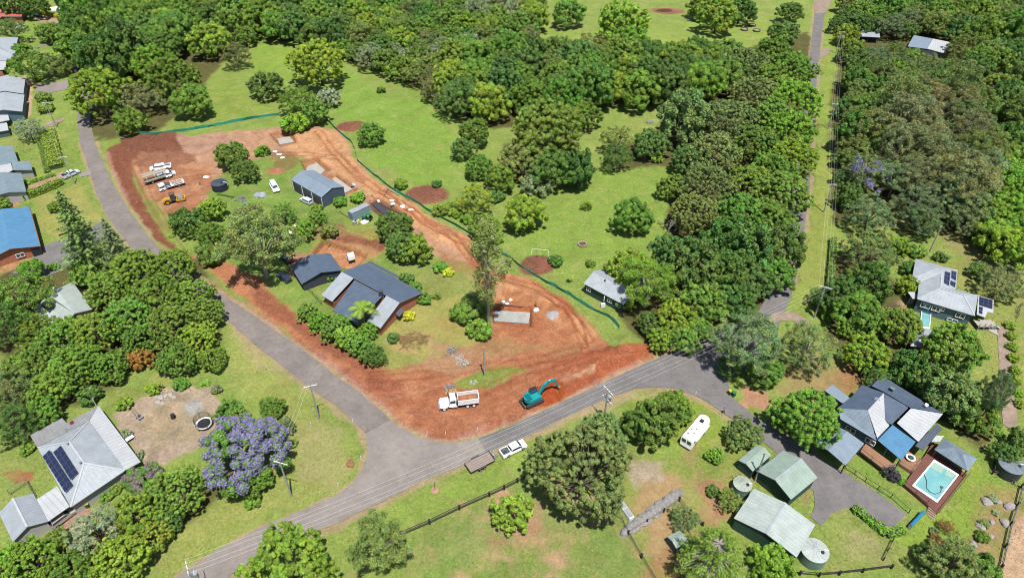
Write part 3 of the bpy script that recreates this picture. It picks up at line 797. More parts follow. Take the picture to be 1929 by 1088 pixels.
# --- brick house on the site
H = House("brick_house", "brick house with slate blue roof and grey lower roof beside the red earth strip", "house", (700, 560))
e, r = 2.8, 4.6
H.roof([[(643.7, 511.6, r), (753, 569.7, r), (796, 550.6, e), (691, 494.5, e)]], R_SLATE, FASCIA)
H.roof([[(692, 493.3, 2.9), (697, 491, 2.5), (753, 520, 2.5), (748, 523, 2.8)]], R_SLATE, FASCIA)
H.roof([[(643.7, 511.6, r), (666, 523.5, r), (625.5, 567.5, e), (605.4, 555.7, e)]], R_LIGHT, FASCIA)  # sun-facing side of the slate roof; sunlight put into its paler colour
H.roof([[(728, 556.5, r), (753, 569.7, r), (716.5, 618, e), (692, 603, e)]], R_LIGHT, FASCIA)  # same slate roof, sunlit wing, brightness painted in
H.roof([[(669, 525, 4.1), (724, 554, 4.1), (671, 608, 2.6), (626.8, 584.4, 2.6), (642, 563, 3.2)]], R_SLATE, FASCIA_D, name='flat_roof')
H.wall([[(643.7, 511.6, r), (691, 494.5, e), (796, 550.6, e), (753, 569.7, r), (716.5, 618, e), (694, 604, e), (728, 556.5, r-.3), (666, 523.5, r-.3), (625.5, 567.5, e), (605.4, 555.7, e)]], M_BRICK, .5)
H.wall([[(669, 525, 4.0), (724, 554, 4.0), (671, 608, 2.5), (630, 583, 2.5)]], W_WHITE, 1.2, name='inner_wall')
b = B(); p = W(718, 556, 4.0); b.box((p.x, p.y, 4.4), (.9, .7, 1.6)); b.box((p.x, p.y, 5.25), (1.05, .85, .12)); H.part('chimney', b, FASCIA_D)
b = B(); slab(b, [(745, 590, 2.3), (754, 580, 2.3), (762, 584, 2.1), (752, 596, 2.1)], .1); H.part('porch_roof', b, [R_DARK, FASCIA])
for a, c in (((722, 611, 0), (727, 605, 0)), ((775, 567, 0), (783, 563, 0))):
    H.window(a, c, 1.4, 1.1)
# --- garage
H = House("garage", "dark gabled garage left of the brick house under the big gum", "garage", (600, 510))
R = rect((547, 501), (568, 535), (642.9, 505.8), 2.6)
gable(H, R, 2.6, 4.1, R_SLATE, W_DARK, fascia=FASCIA_D)
# --- blue-grey shed
H = House("shed", "blue-grey gabled steel shed with roller doors in the middle of the site", "shed", (600, 360))
R = rect((547.7, 338.4), (605.6, 372), (646, 350.8), 3.6)
P_ = gable(H, R, 3.6, 5.0, R_BLUEGREY, W_STEEL, fascia=W_STEEL, inset=.12)
a, ux, uy, L_, w_ = R
for k in range(3):
    b = B(); c0 = a+ux*(1.2+k*L_/3.15)+uy*.06; b.beam(Vector((c0.x, c0.y, 1.45)), Vector((*(c0+ux*2.9)[:2], 1.45)), .12, 2.8); H.part('roller_door', b, M_DARKMETAL)
for k in range(4):
    b = B(); c0 = a+ux*(.6+k*L_/3.15)+uy*-.02; b.box((c0.x, c0.y, 1.7), (.12, .12, 3.4)); H.part('downpipe', b, M_WHITE)
# --- container
H = House("shipping_container", "light blue shipping container left of the black membrane pad", "container", (678, 400))
R = rect((655.4, 396.9), (662.8, 401.8), (700, 388), 2.59)
a, ux, uy, L_, w_ = R
P_ = pts_rect(R, 2.59)
b = B(); slab(b, P_, .12); H.part('roof', b, [R_LIGHT, W_BLUE])
b = B(); Q = [Vector((p.x, p.y, 2.45)) for p in P_]
for i in range(4):
    p, q_ = Q[i], Q[(i+1) % 4]; n = max(4, int((q_-p).length/.3)); d = (q_-p)/n; nn = Vector((d.y, -d.x, 0)).normalized()*.03
    for k in range(n):
        s0 = p+d*k+(nn if k % 2 else -nn); s1 = p+d*(k+1)+(nn if k % 2 else -nn)
        b.face([Vector((s0.x, s0.y, 0)), Vector((s1.x, s1.y, 0)), s1, s0])
H.part('wall', b, material("container_blue", A(178, 204, 216), .5, 0, .08))
b = B(); m = (P_[0]+P_[1])/2; d = (P_[1]-P_[0]).normalized()
for s_ in (-1, 1):
    b.beam(Vector((m.x+d.x*s_*.04, m.y+d.y*s_*.04, 1.25))-uy*.06, Vector((m.x+d.x*s_*1.1, m.y+d.y*s_*1.1, 1.25))-uy*.06, .06, 2.3)
H.part('door', b, material("container_door", A(160, 190, 206), .5))

# --- bungalow bottom left
H = House("bungalow", "grey iron roofed bungalow with solar panels beside the gravel garden", "bungalow", (150, 860))
e, r, ve = 3.2, 5.2, 2.5
c0, c1, c2, c3 = (70.6, 842.6, e), (133, 954.6, e), (235.9, 885, e), (167.9, 792, e)
hip(H, [c0, c1, c2, c3], [(130.6, 832, r), (158.6, 872, r)], R_PALE, capmat=R_WHITE) if False else None
H.roof([[c0, c1, (158.6, 872, r), (130.6, 832, r)], [c1, c2, (158.6, 872, r)], [c2, c3, (130.6, 832, r), (158.6, 872, r)], [c3, c0, (130.6, 832, r)]], R_PALE)
b = B()
for x_, y_ in ((c1, (158.6, 872, r)), (c2, (158.6, 872, r)), (c3, (130.6, 832, r)), (c0, (130.6, 832, r)), ((130.6, 832, r), (158.6, 872, r))):
    b.beam(V3(x_)+Vector((0, 0, .05)), V3(y_)+Vector((0, 0, .05)), .3, .06)
H.part('ridge_cap', b, R_WHITE)
H.roof([[(167.9, 792, e-.15), (185.5, 763.5, ve), (265, 869, ve), (235.9, 885, e-.15)]], R_WHITE, name='veranda_roof')
H.roof([[(70, 842, e-.2), (56.5, 819, ve), (117, 786.6, ve), (125, 796, ve+.1), (185, 764, ve), (167, 791.5, e-.2)]], R_STONE, name='rear_roof')
H.wall([[c0, c1, c2, c3]], W_WHITE, .5)
for k in range(7):
    b = B(); p = V3((186, 764, 0)).lerp(V3((264, 868, 0)), k/6)*1.0; b.box((p.x-.4, p.y-.1, 1.2), (.12, .12, 2.45)); H.part('veranda_post', b, M_WHITE)
H.window((172, 931, 0), (186, 921, 0), 1.7, 1.1)
H.solar([(80, 860, 3.9), (93.5, 846.5, 4.4), (137.5, 913.5, 4.4), (122.5, 928, 3.9)], 2, 8)
H.solar([(100, 852, 4.5), (114.5, 838.5, 4.9), (148, 890.5, 4.9), (133.3, 904, 4.5)], 2, 6)
for x_, y_ in ((128, 836), (152, 872)):
    b = B(); p = W(x_, y_, 5.2); b.cyl((p.x, p.y, 4.7), .16, .8, 8); b.cyl((p.x, p.y, 5.5), .26, .08, 8); H.part('flue', b, M_STEEL)
b = B(); p = W(124, 812, 3.4)
b.tube([(p.x, p.y, 2.6), (p.x, p.y, 5.6)], .03, 5); b.beam((p.x-.9, p.y, 5.3), (p.x+.9, p.y+.3, 5.3), .04, .04); b.beam((p.x-.5, p.y-.2, 5.5), (p.x+.5, p.y, 5.5), .04, .04); H.part('aerial', b, M_STEEL)
b = B(); p = W(136, 797, 2.7); b.cyl((p.x, p.y, 2.5), .35, .6, 10); H.part('roof_vent', b, material("rusty_red", A(140, 60, 52), .7))
b = B(); slab(b, [(69, 940, 2.9), (107.5, 914.5, 2.9), (131, 953, 2.7), (91, 981, 2.7)], .12); H.part('carport_roof', b, [R_WHITE, FASCIA])
for x_, y_ in ((104, 985), (128, 968)):
    p = W(x_, y_-8, 0); b = B(); b.box((p.x, p.y, 1.3), (.25, .25, 2.7)); H.part('carport_post', b, M_WHITE)
H = House("garage", "white gabled garage at the left edge joined to the bungalow carport", "garage", (40, 985))
R = rect((24, 1020), (90.6, 981), (57, 932), 2.6)
gable(H, R, 2.6, 4.0, R_LIGHT, W_WHITE, along=False, cap=R_WHITE, inset=.3)
# --- pale green roof, left
H = House("house", "pale green roofed house half hidden under the left grove", "house", (120, 560))
e, r = 3.0, 4.8
G = [(84, 556, e), (136.7, 530, e), (174, 582, e), (122, 612, e)]
H.roof([[G[0], G[1], (112, 550, r), (98, 560, r)], [G[1], G[2], (140, 590, r), (112, 550, r)], [G[2], G[3], (140, 590, r)], [G[3], G[0], (98, 560, r), (112, 550, r), (140, 590, r)]], R_PALEGREEN)
H.roof([[(84, 558, e-.1), (64, 590, e-.3), (104, 622, e-.3), (122, 611, e-.1)]], R_PALEGREEN, name='side_roof')
H.wall([G], W_WHITE, .5)
H.solar([(76, 576, 3.3), (88, 562, 3.4), (104, 574, 3.4), (92, 588, 3.3)], 3, 2)
b = B(); p = W(101, 545, 4); b.box((p.x, p.y, 3.6), (.8, .8, 1.8)); H.part('chimney', b, W_WHITE)
# --- blue roof brick house
H = House("brick_house", "brick house with sky blue roof at the left edge", "house", (20, 440))
e, r = 3.0, 4.6
p0, p1 = W(55, 389, e), W(75, 462.7, e); rr0, rr1 = W(4, 393, r), W(18.7, 468, r)
q0 = rr0*2-p0; q1 = rr1*2-p1; q0.z = q1.z = e
ax = (p1-p0).normalized()
H.roof([[p0, p1, rr1, rr0], [rr0, rr1, q1, q0]], R_BLUE, FASCIA)
H.wall([[p0, p1, rr1, q1, q0, rr0]], M_BRICK, .6)
b = B(); s0 = p1.lerp(rr1, .05); s1 = p1.lerp(rr1, .38); n_ = Vector((ax.x, ax.y, 0))
b.beam(Vector((s0.x, s0.y, 1.2))-n_*.5, Vector((s1.x, s1.y, 1.2))-n_*.5, .1, 2.3); H.part('garage_door', b, M_BLACK)
g0 = p1.lerp(rr1, .65); g1 = p1.lerp(rr1, .95); H.window(Vector((*(g0-n_*.62)[:2], 0)), Vector((*(g1-n_*.62)[:2], 0)), 1.6, 1.1)
b = B(); a0, a1 = p0+Vector((.1, 0, 0)), p1+Vector((.1, 0, 0)); b.tube([a0-Vector((0, 0, .1)), a1-Vector((0, 0, .1))], .09, 6); H.part('gutter', b, M_BRICK)
# --- grey roofs, left edge
H = House("house", "grey roofed white house at the left edge with a stepped porch roof", "house", (10, 300))
e, r = 3.0, 4.0
H.roof([[(-25, 272, e+.8), (23.8, 274.8, e), (33.5, 302.5, e), (9.7, 309.5, e), (-25, 311, e+.8)]], R_TEAL)
H.roof([[(-25, 311, 3.2), (9, 310, 3.0), (19.3, 303.8, 2.9), (24, 320, 2.7), (16.7, 324.4, 2.7), (-25, 325, 2.9)]], R_WHITE, name='white_roof')
H.roof([[(21, 304, 3.0), (56, 303, 2.8), (61, 319.8, 2.8), (24.5, 320, 3.0)]], R_TEAL, name='porch_roof')
H.wall([[(-25, 272, e), (23.8, 274.8, e), (33.5, 302.5, e), (20, 320, e-.1), (-25, 322, e)], [(21, 304, 2.9), (56, 303, 2.7), (61, 319.8, 2.7), (24.5, 320, 2.9)]], W_WHITE, .4)
H = House("house", "grey roofed white house at the left edge by the low hedge", "house", (15, 345))
H.roof([[(3, 325, 4.1), (40, 325.6, 3.0), (49.5, 360.4, 3.0), (15.4, 361.7, 4.2)], [(3, 325, 4.1), (15.4, 361.7, 4.2), (-22, 372, 3.0), (-34, 330, 3.0)]], R_TEAL)
H.wall([[(3, 325, 4.1), (40, 325.6, 3.0), (49.5, 360.4, 3.0), (15.4, 361.7, 4.2), (-22, 372, 3.0), (-34, 330, 3.0)]], W_WHITE, .5)
H = House("house", "long white double-gabled house at the upper left edge", "house", (20, 175))
H.roof([[(12.4, 141.7, 5), (48, 147, 3.6), (44, 176.5, 3.6), (8, 171, 5)], [(12.4, 141.7, 5), (8, 171, 5), (-25, 178, 3.6), (-22, 150, 3.6)],
        [(8.3, 173, 5), (46, 178.6, 3.6), (42, 210, 3.6), (5.5, 206.5, 5)], [(8.3, 173, 5), (5.5, 206.5, 5), (-28, 214, 3.6), (-25, 180, 3.6)]], R_PALE)
H.wall([[(12.4, 141.7, 4.9), (48, 147, 3.5), (44, 176, 3.5), (8, 171, 4.9), (-25, 178, 3.5), (-22, 150, 3.5)], [(8.3, 173, 4.9), (46, 178.6, 3.5), (42, 210, 3.5), (5.5, 206.5, 4.9), (-28, 214, 3.5), (-25, 180, 3.5)]], W_BLUE, .4)
H.roof([[(-20, 215, 2.9), (14, 212, 2.7), (18, 226, 2.5), (-20, 234, 2.7)]], R_WHITE, name='carport_roof')
H = House("garden_shed", "small white-roofed grey shed at the upper left edge", "shed", (5, 250))
H.roof([[(-20, 234, 2.7), (13, 231, 2.6), (16, 245, 2.4), (-20, 251, 2.5)]], R_WHITE)
H.wall([[(-20, 234, 2.6), (13, 231, 2.5), (16, 245, 2.3), (-20, 251, 2.4)]], W_TEAL, .15)
H = House("house", "white pitched roof house below the palms at the upper left edge", "house", (10, 90))
H.roof([[(-30, 71, 4.8), (34, 69.5, 3.4), (28, 103.6, 3.2), (-2, 92, 4.6), (-30, 90, 4.8)], [(-30, 90, 4.8), (-2, 92, 4.6), (28, 103.6, 3.2), (20, 113, 3), (-30, 114, 3)]], R_PALE)
H.roof([[(-30, 115, 2.8), (12, 114.5, 2.7), (10, 130.6, 2.5), (-30, 136, 2.5)]], R_WHITE, name='carport_roof')
H.wall([[(-30, 71, 3.2), (34, 69.5, 3.2), (28, 103.6, 3.0), (20, 113, 2.9), (-30, 114, 2.9)]], W_TEAL, .4)
b = B(); b.beam(W(-30, 144, 1.2), W(7, 140, 1.2), .4, 2.4); H.part('wall', b, M_BRICK)
H = House("house", "salmon red roofed house at the top left edge", "house", (15, 25))
H.roof([[(-30, 12.5, 4.6), (45.7, 15.5, 3.6), (41, 31, 3.0), (-30, 31, 3.2)]], R_RED)
H.roof([[(-30, 30, 3.1), (4, 30, 3.1), (-4, 40, 2.7), (-30, 40, 2.7)]], R_RED, name='side_roof')
H.wall([[(-30, 12.5, 3.4), (45.7, 15.5, 3.4), (41, 31, 2.9), (-30, 31, 3.0)]], M_BRICK, .5)
H.solar([(10, 18, 4.1), (40, 19, 3.6), (38, 24, 3.5), (9.5, 23, 3.9)], 6, 1)
# --- dark green house under the gum
H = House("house", "dark green walled house with white gable roof under the yellow-green gum", "house", (1145, 545))
e, r = 3.0, 4.6
R = rect((1099, 533.7), (1175, 574), (1145, 503), e)
a, ux, uy, L_, w_ = R
R = (a, ux, uy, L_, 8.0)
gable(H, R, e, r, R_PALE, W_GREEN, fascia=W_GREEN)
f0 = a+uy*.35
for u_ in (.07, .6, .8): H.window(Vector((*(f0+ux*L_*u_)[:2], 0)), Vector((*(f0+ux*(L_*u_+1.3))[:2], 0)), 1.7, .9)
b = B(); p = a+ux*L_*.35+uy*3; b.cyl((p.x, p.y, 4), .2, .7, 8); H.part('flue', b, M_DARKMETAL)
b = B(); p = a+ux*(L_*.55)-uy*.3; b.tube([(p.x, p.y, 2.8), (p.x, p.y, .1)], .08, 6); b.box((p.x-.2, p.y-.6, .5), (1.0, .6, 1.0)); H.part('air_conditioner', b, M_WHITE)
# --- blue-grey house right
H = House("house", "white roofed house with blue-grey walls, solar panels and pool at the right", "house", (1780, 560))
e, r = 4.0, 5.6
A0, A1, A2, A3, A4 = (1725, 487, e), (1803.6, 508.6, e), (1801, 544, e), (1728, 562.7, e), (1717.6, 526, e)
r0, r1, r2 = (1766.9, 505.7, r), (1774.6, 511.5, r), (1772, 543, r)
H.roof([[A0, A1, r0], [A0, r0, A4], [A1, r1, r0], [A4, r0, r1, (1731, 531.5, e)], [(1731, 531.5, e), r1, r2, A3], [r1, A1, A2, r2]], R_PALE)
b = B()
for x_, y_ in ((A4, r0), ((1731, 531.5, e), r1), (A1, r1), (r1, r2), (A3, r2), (r0, A1)): b.beam(V3(x_)+Vector((0, 0, .05)), V3(y_)+Vector((0, 0, .05)), .28, .06)
B0, B1, B2 = A3, (1836, 594.5, e), (1842, 556, e)
s0, s1 = (1772.7, 543, r), (1815, 555, r)
H.roof([[B0, s0, s1, B1], [B1, s1, B2], [s0, (1800, 544, e+.1), B2, s1]], R_PALE)
for x_, y_ in ((s0, s1), (s1, B1), (s1, B2)): b.beam(V3(x_)+Vector((0, 0, .05)), V3(y_)+Vector((0, 0, .05)), .28, .06)
H.part('ridge_cap', b, R_WHITE)
H.wall([[A0, A1, A2, B2, B1, B0, (1731, 531.5, e), A4]], W_BLUE, .5)
H.roof([[(1843, 556.5, 3.4), (1872, 564.6, 3.2), (1871, 589.7, 3.0), (1860.5, 587, 3.0), (1855.7, 597.4, 3.0), (1840, 591.6, 3.2)]], R_WHITE, name='awning')
H.solar([(1844.5, 558.5, 3.4), (1870, 565.5, 3.2), (1869.5, 582.5, 3.05), (1844, 575, 3.3)], 3, 3)
H.solar([(1844, 577, 3.3), (1851.5, 579, 3.2), (1850.5, 593, 3.0), (1843, 590.5, 3.1)], 1, 2)
H.solar([(1779.5, 510.5, 5.3), (1790.5, 514, 4.8), (1787.5, 539, 4.8), (1778, 533, 5.4)], 2, 3)
H.solar([(1792.5, 509.5, 4.7), (1802, 512.5, 4.3), (1800.5, 529, 4.2), (1791.5, 524, 4.6)], 2, 2)
H.solar([(1791, 528, 4.7), (1800.5, 532, 4.2), (1799, 542, 4.2), (1789.5, 536.5, 4.7)], 2, 1)
fa, fb = W(1733, 588, 0), W(1832, 619, 0)
fa, fb = V3(B0).copy(), V3(B1).copy(); d_ = (fb-fa).normalized(); nn = Vector((d_.y, -d_.x, 0)); nn = -nn if nn.y > 0 else nn
for u_, w_, z_, h_ in ((.10, 2.0, 2.6, 1.3), (.30, 1.8, 2.6, 1.3), (.43, .9, 2.9, .8), (.72, 1.8, 2.7, 1.3), (.62, 2.2, .8, .7)):
    p = fa.lerp(fb, u_)-nn*.42; H.window(Vector((p.x, p.y, 0)), Vector((*(p+d_*w_)[:2], 0)), z_, h_)
b = B(); p = W(1862, 615, 0)
for k in range(4): b.box((p.x-3.3+k*1.3, p.y-1.2, 1.0), (.14, .14, 2.0))
b.box((p.x-1.4, p.y-.1, 1.1), (4.2, 2.4, .14)); b.box((p.x-1.4, p.y-1.3, 2.0), (4.2, .06, .08))
for k in range(5): b.box((p.x+1.0+k*.3, p.y-.6, .95-k*.2), (.28, 1.2, .06))
H.part('deck', b, M_CONC)
b = B(); p = W(1722, 555, 3); b.box((p.x, p.y, 2.8), (1.8, 2.6, .12)); b.box((p.x, p.y, 1.3), (1.4, .12, 2.6)); H.part('side_awning', b, R_WHITE)
H = House("pool_pavilion", "white roofed pavilion behind the pool between two round trees", "pavilion", (1740, 640))
c_ = [(1738, 617, 2.8), (1762, 624, 2.8), (1748, 655, 2.8), (1714.7, 650.5, 2.8)]
ap = (1741.8, 634, 4.2)
H.roof([[c_[i], c_[(i+1) % 4], ap] for i in range(4)], R_PALE); H.wall([c_], W_TEAL, .6)
def pool(label, corners, z, at):
    t = House("swimming_pool", label, "swimming pool", at)
    P = [W(x, y, z) for x, y in corners]; c = sum(P, Vector())/len(P)
    b = B(); O_ = [c+(p-c)*1.0 for p in P]; I_ = [p-(p-c).normalized()*.55 for p in P]
    n = len(P)
    for i in range(n):
        j = (i+1) % n
        b.face([O_[i], O_[j], I_[j], I_[i]]); b.face([O_[i]-Vector((0, 0, z+.1)), O_[j]-Vector((0, 0, z+.1)), O_[j], O_[i]])
        b.face([I_[j]-Vector((0, 0, 1.5)), I_[i]-Vector((0, 0, 1.5)), I_[i], I_[j]])
    b.poly([p-Vector((0, 0, 1.4)) for p in I_])
    t.part('coping', b, material("pool_coping", (.72, .71, .68), .7, 0, .05))
    b = B(); b.poly([p-Vector((0, 0, .18)) for p in I_]); t.part('water', b, M_WATER)
    return t, I_
M_WATER = material("pool_water", A(140, 216, 220), .05, 0, .05, .2, spec=.5, col2=A(168, 232, 230))
pool("blue swimming pool beside the blue-grey house", [(1736, 583), (1755, 586), (1751.5, 619), (1733, 616)], .6, (1744, 600))

# --- slate-grey house right
H = House("house", "large slate-grey roofed house with blue patio roof at the right", "house", (1670, 780))
e, r = 3.6, 5.8
PA, PB, PC, PD = (1622.9, 724.4, e), (1665, 739.5, r-.6), (1635, 772, r), (1578, 768, e)
H.roof([[PA, PB, PC, (1606, 745, e)], [(1606, 745, e), PC, PD]], R_SLATE, FASCIA_D)
H.roof([[PD, PC, (1651, 829, e), (1583.5, 789, e)]], R_BLUEGREY, FASCIA_D)  # same slate roof in a mid tone; its lighting is in the colour
H.roof([[PB, PC, (1652.5, 824.5, e+.1), (1675.5, 801, e+.1), (1667.4, 791, e+.7)]], R_WHITE, FASCIA_D, udir=(.5, .86, 0))  # slate roof plane facing the sun; glare painted as white
H.roof([[(1665.3, 740.3, r-.6), (1711.9, 766.8, e+.9), (1679.5, 799, e), (1667.6, 791, e+.65)]], R_SLATE, FASCIA_D)
H.roof([[(1661, 707, e), (1642, 726.4, e+.8), (1664, 737, e+1.2), (1712, 765.5, e+1.2), (1716, 767.8, e+1.5), (1776.5, 778, e)]], R_SLATE, FASCIA_D)
H.roof([[(1716, 768.5, e+1.5), (1776.5, 779, e), (1730, 831.5, e), (1689.6, 796, e+.9)]], R_WHITE, FASCIA_D, udir=(.5, .86, 0))  # second sun-facing plane of the slate roof, sun glare put into the colour
H.roof([[(1764.4, 797, 3.2), (1775.5, 806, 2.9), (1739, 847.7, 2.7), (1724, 838.6, 3.0)]], R_DARK, FASCIA_D, name='awning')
H.roof([[(1681.5, 799.5, 3.4), (1725, 831.5, 3.4), (1697.7, 866, 2.9), (1653.5, 828.5, 2.9)]], R_BLUE, FASCIA_D, name='patio_roof')
H.roof([[(1568.3, 723.4, 3.2), (1606.7, 753.5, 3.2), (1586.5, 758.7, 2.8), (1554, 735.5, 2.8)]], R_BLUEGREY, FASCIA_D, name='lean_to_roof')
H.roof([[(1762.4, 819.4, 2.5), (1778.6, 820.4, 2.5), (1770.5, 831.5, 2.3), (1755, 831.5, 2.3)]], R_WHITE, name='small_awning')
H.wall([[(1622.9, 724.4, e-.1), (1661, 707, e-.1), (1776.5, 778, e-.1), (1730, 831.5, e-.1), (1690, 800, e-.1), (1651, 829, e-.1), (1583.5, 789, e-.1), (1578, 768, e-.1)]], W_BLUE, .5)
H.wall([[(1568.3, 723.4, 3.1), (1606.7, 753.5, 3.1), (1586.5, 758.7, 2.7), (1554, 735.5, 2.7)]], W_TEAL, .3, name='lean_to_wall')
b = B(); slab(b, [(1679, 726.5, 4.8), (1687.5, 730.5, 4.6), (1684, 735, 4.8), (1676.5, 730, 5.0)], .1); H.part('skylight', b, [material("skylight", A(150, 176, 170), .2), W_TEAL])
b = B(); p = W(1745, 763, 4.5); b.cyl((p.x, p.y, 4.2), .35, .6, 10); H.part('roof_vent', b, M_WHITE)
b = B(); p = W(1652, 752, 5.2); b.cyl((p.x, p.y, 5.2), .6, .15, 12, r2=.5); b.tube([(p.x, p.y, 4.6), (p.x-.9, p.y+.2, 5.9)], .04, 5); H.part('satellite_dish', b, R_BLUEGREY)
for x_, y_ in ((1697, 868), (1672, 848), (1724, 834)): p = W(x_, y_, 3)-Vector((0, -.4, 3)); b = B(); b.box((p.x, p.y, 1.4), (.15, .15, 2.9)); H.part('patio_post', b, W_DARK)
fa, fb = W(1583.5, 789, 3.6), W(1651, 829, 3.6); d_ = (fb-fa).normalized(); nn = Vector((d_.y, -d_.x, 0)); nn = -nn if nn.y > 0 else nn
for u_ in (.2, .75):
    p = fa.lerp(fb, u_)-nn*.45; H.window(Vector((p.x, p.y, 0)), Vector((*(p+d_*1.8)[:2], 0)), 2.1, 1.1)
H = House("carport", "grey gabled carport between the bright green tree and the deck", "carport", (1590, 845))
H.roof([[(1595.6, 811.3, 4.2), (1628, 834.6, 2.9), (1592.6, 876, 2.9), (1560, 847.7, 4.2)], [(1595.6, 811.3, 4.2), (1560, 847.7, 4.2), (1532, 834, 2.9), (1570, 799, 2.9)]], R_BLUEGREY, FASCIA_D)
for x_, y_ in ((1626, 835), (1592, 874), (1534, 835), (1572, 801)):
    p = W(x_, y_, 2.8); b = B(); b.box((p.x, p.y, 1.35), (.18, .18, 2.75)); H.part('post', b, W_DARK)
H.wall([[(1595.6, 811.3, 4.1), (1628, 834.6, 2.8), (1625, 838, 2.8), (1593, 814.5, 4.1)]], W_TEAL, .05, name='end_wall')
H = House("pool_pavilion", "hipped grey pool pavilion standing at the corner of the turquoise pool", "pavilion", (1805, 860))
hip(H, [(1760, 845.7, 2.9), (1823, 887, 2.9), (1841, 862.9, 2.9), (1779.6, 825.5, 2.9)], [(1796.8, 842.6, 4.6), (1813, 854.8, 4.6)], R_BLUEGREY, FASCIA_D)
for x_, y_ in ((1764, 846), (1822, 884), (1838, 863), (1780, 829)):
    p = W(x_, y_, 2.8); b = B(); b.box((p.x, p.y, 1.6), (.2, .2, 2.4)); H.part('post', b, material("orange_timber", A(186, 104, 72), .7))
# deck
M_DECK = material("red_brown_decking", A(150, 100, 84), .7, 0, .12, .6, stripes=.35, stripe_period=.3)
H = House("timber_deck", "red-brown timber deck around the turquoise pool", "deck", (1745, 920))
DP = [(1703, 912), (1745, 853), (1757, 833), (1775, 838), (1760, 850), (1822, 893), (1766, 966)]
PP = [(1759.6, 864.8), (1807, 892.6), (1765.6, 945.6), (1718.5, 913.8)]
dz = .7
O_ = [W(x, y, dz) for x, y in DP]; I_ = [W(x, y, dz) for x, y in PP]
b = B()
hol = tessellate_polygon([O_, I_[::-1]]); allp = O_+I_[::-1]
for t_ in hol: q_ = [allp[k] for k in t_]; b.face(q_, 0, [(p.x*.8+p.y*.6, p.y) for p in q_])
for i in range(len(O_)):
    j = (i+1) % len(O_); b.face([O_[i], O_[j], Vector((O_[j].x, O_[j].y, -.1)), Vector((O_[i].x, O_[i].y, -.1))], 0)
H.part('decking', b, M_DECK)
b = B(); q0, q1 = W(1748, 955, 0), W(1763, 966, 0)
for k in range(5):
    off = Vector((-.75, -.95, 0))*.33*k
    b.beam(q0+off+Vector((0, 0, .62-k*.13)), q1+off+Vector((0, 0, .62-k*.13)), .3, .08)
H.part('steps', b, material("pale_step", A(206, 176, 150), .8))
def rail(H, pts, z0, h=1.0, mat=None, gap=1.6, name='railing', bars=2):
    b = B(); P = [W(x, y, z0) for x, y in pts]
    for i in range(len(P)-1):
        n = max(1, int((P[i+1]-P[i]).length/gap))
        for k in range(n+1):
            p = P[i].lerp(P[i+1], k/n); b.box((p.x, p.y, z0+h/2), (.07, .07, h))
        for k in range(bars):
            zz = Vector((0, 0, h*(1-k*.8/max(1, bars-1)) if bars > 1 else h)); b.beam(P[i]+zz, P[i+1]+zz, .06, .06)
    return H.part(name, b, mat or M_DARKMETAL)
rail(H, [(1768, 966), (1824, 895)], dz); rail(H, [(1703, 913), (1746, 948)], dz)
t_, I2 = pool("turquoise rectangular swimming pool in the red-brown deck", PP, dz+.04, (1762, 905))
b = B(); zz = dz+.04-.15
b.poly([W(1763, 869, zz), W(1779, 879, zz), W(1774, 892, zz), W(1752, 879, zz)]); b.poly([W(1785, 883, zz), W(1801, 892, zz), W(1794, 900, zz), W(1779, 893, zz)])
t_.part('step_ledge', b, material("pale_pool_ledge", A(196, 232, 214), .2, 0, .03))
b = B(); hp = [(1741, 893), (1746, 905), (1745, 918), (1752, 926), (1762, 930), (1772, 926), (1774, 918)]
b.tube([W(x, y, zz+.05) for x, y in hp], .06, 5); p = W(1774, 917, zz+.05); b.box((p.x, p.y, p.z), (.5, .35, .25)); t_.part('cleaner_hose', b, W_TEAL)
H = House("timber_deck", "orange timber deck and stairs beside the slate-grey house", "deck", (1640, 860))
b = B(); dk = [(1631, 835), (1688, 877), (1680, 882), (1662, 882), (1620, 850)]
P_ = [W(x, y, 1.2) for x, y in dk]; b.poly(P_, 0, lambda p: (p[0]*.6+p[1]*.8, 0))
for i in range(len(P_)): j = (i+1) % len(P_); b.face([P_[i], P_[j], Vector((P_[j].x, P_[j].y, .9)), Vector((P_[i].x, P_[i].y, .9))])
M_DECK2 = material("orange_decking", A(196, 146, 112), .7, 0, .12, .6, stripes=.25, stripe_period=.3)
H.part('decking', b, M_DECK2); rail(H, [(1620, 851), (1662, 883), (1682, 881)], 1.2)
H = House("timber_deck", "small square timber terrace with potted plant beside the blue patio roof", "deck", (1712, 868))
b = B(); P_ = [W(x, y, .6) for x, y in ((1710, 848), (1736, 866), (1718, 889), (1692, 872))]; b.poly(P_, 0, lambda p: (p[0]*.6+p[1]*.8, 0))
for i in range(4): j = (i+1) % 4; b.face([P_[i], P_[j], Vector((P_[j].x, P_[j].y, 0)), Vector((P_[i].x, P_[i].y, 0))])
H.part('decking', b, M_DECK2); rail(H, [(1736, 866), (1719, 889), (1694, 873)], .6, .9, M_TIMBER)

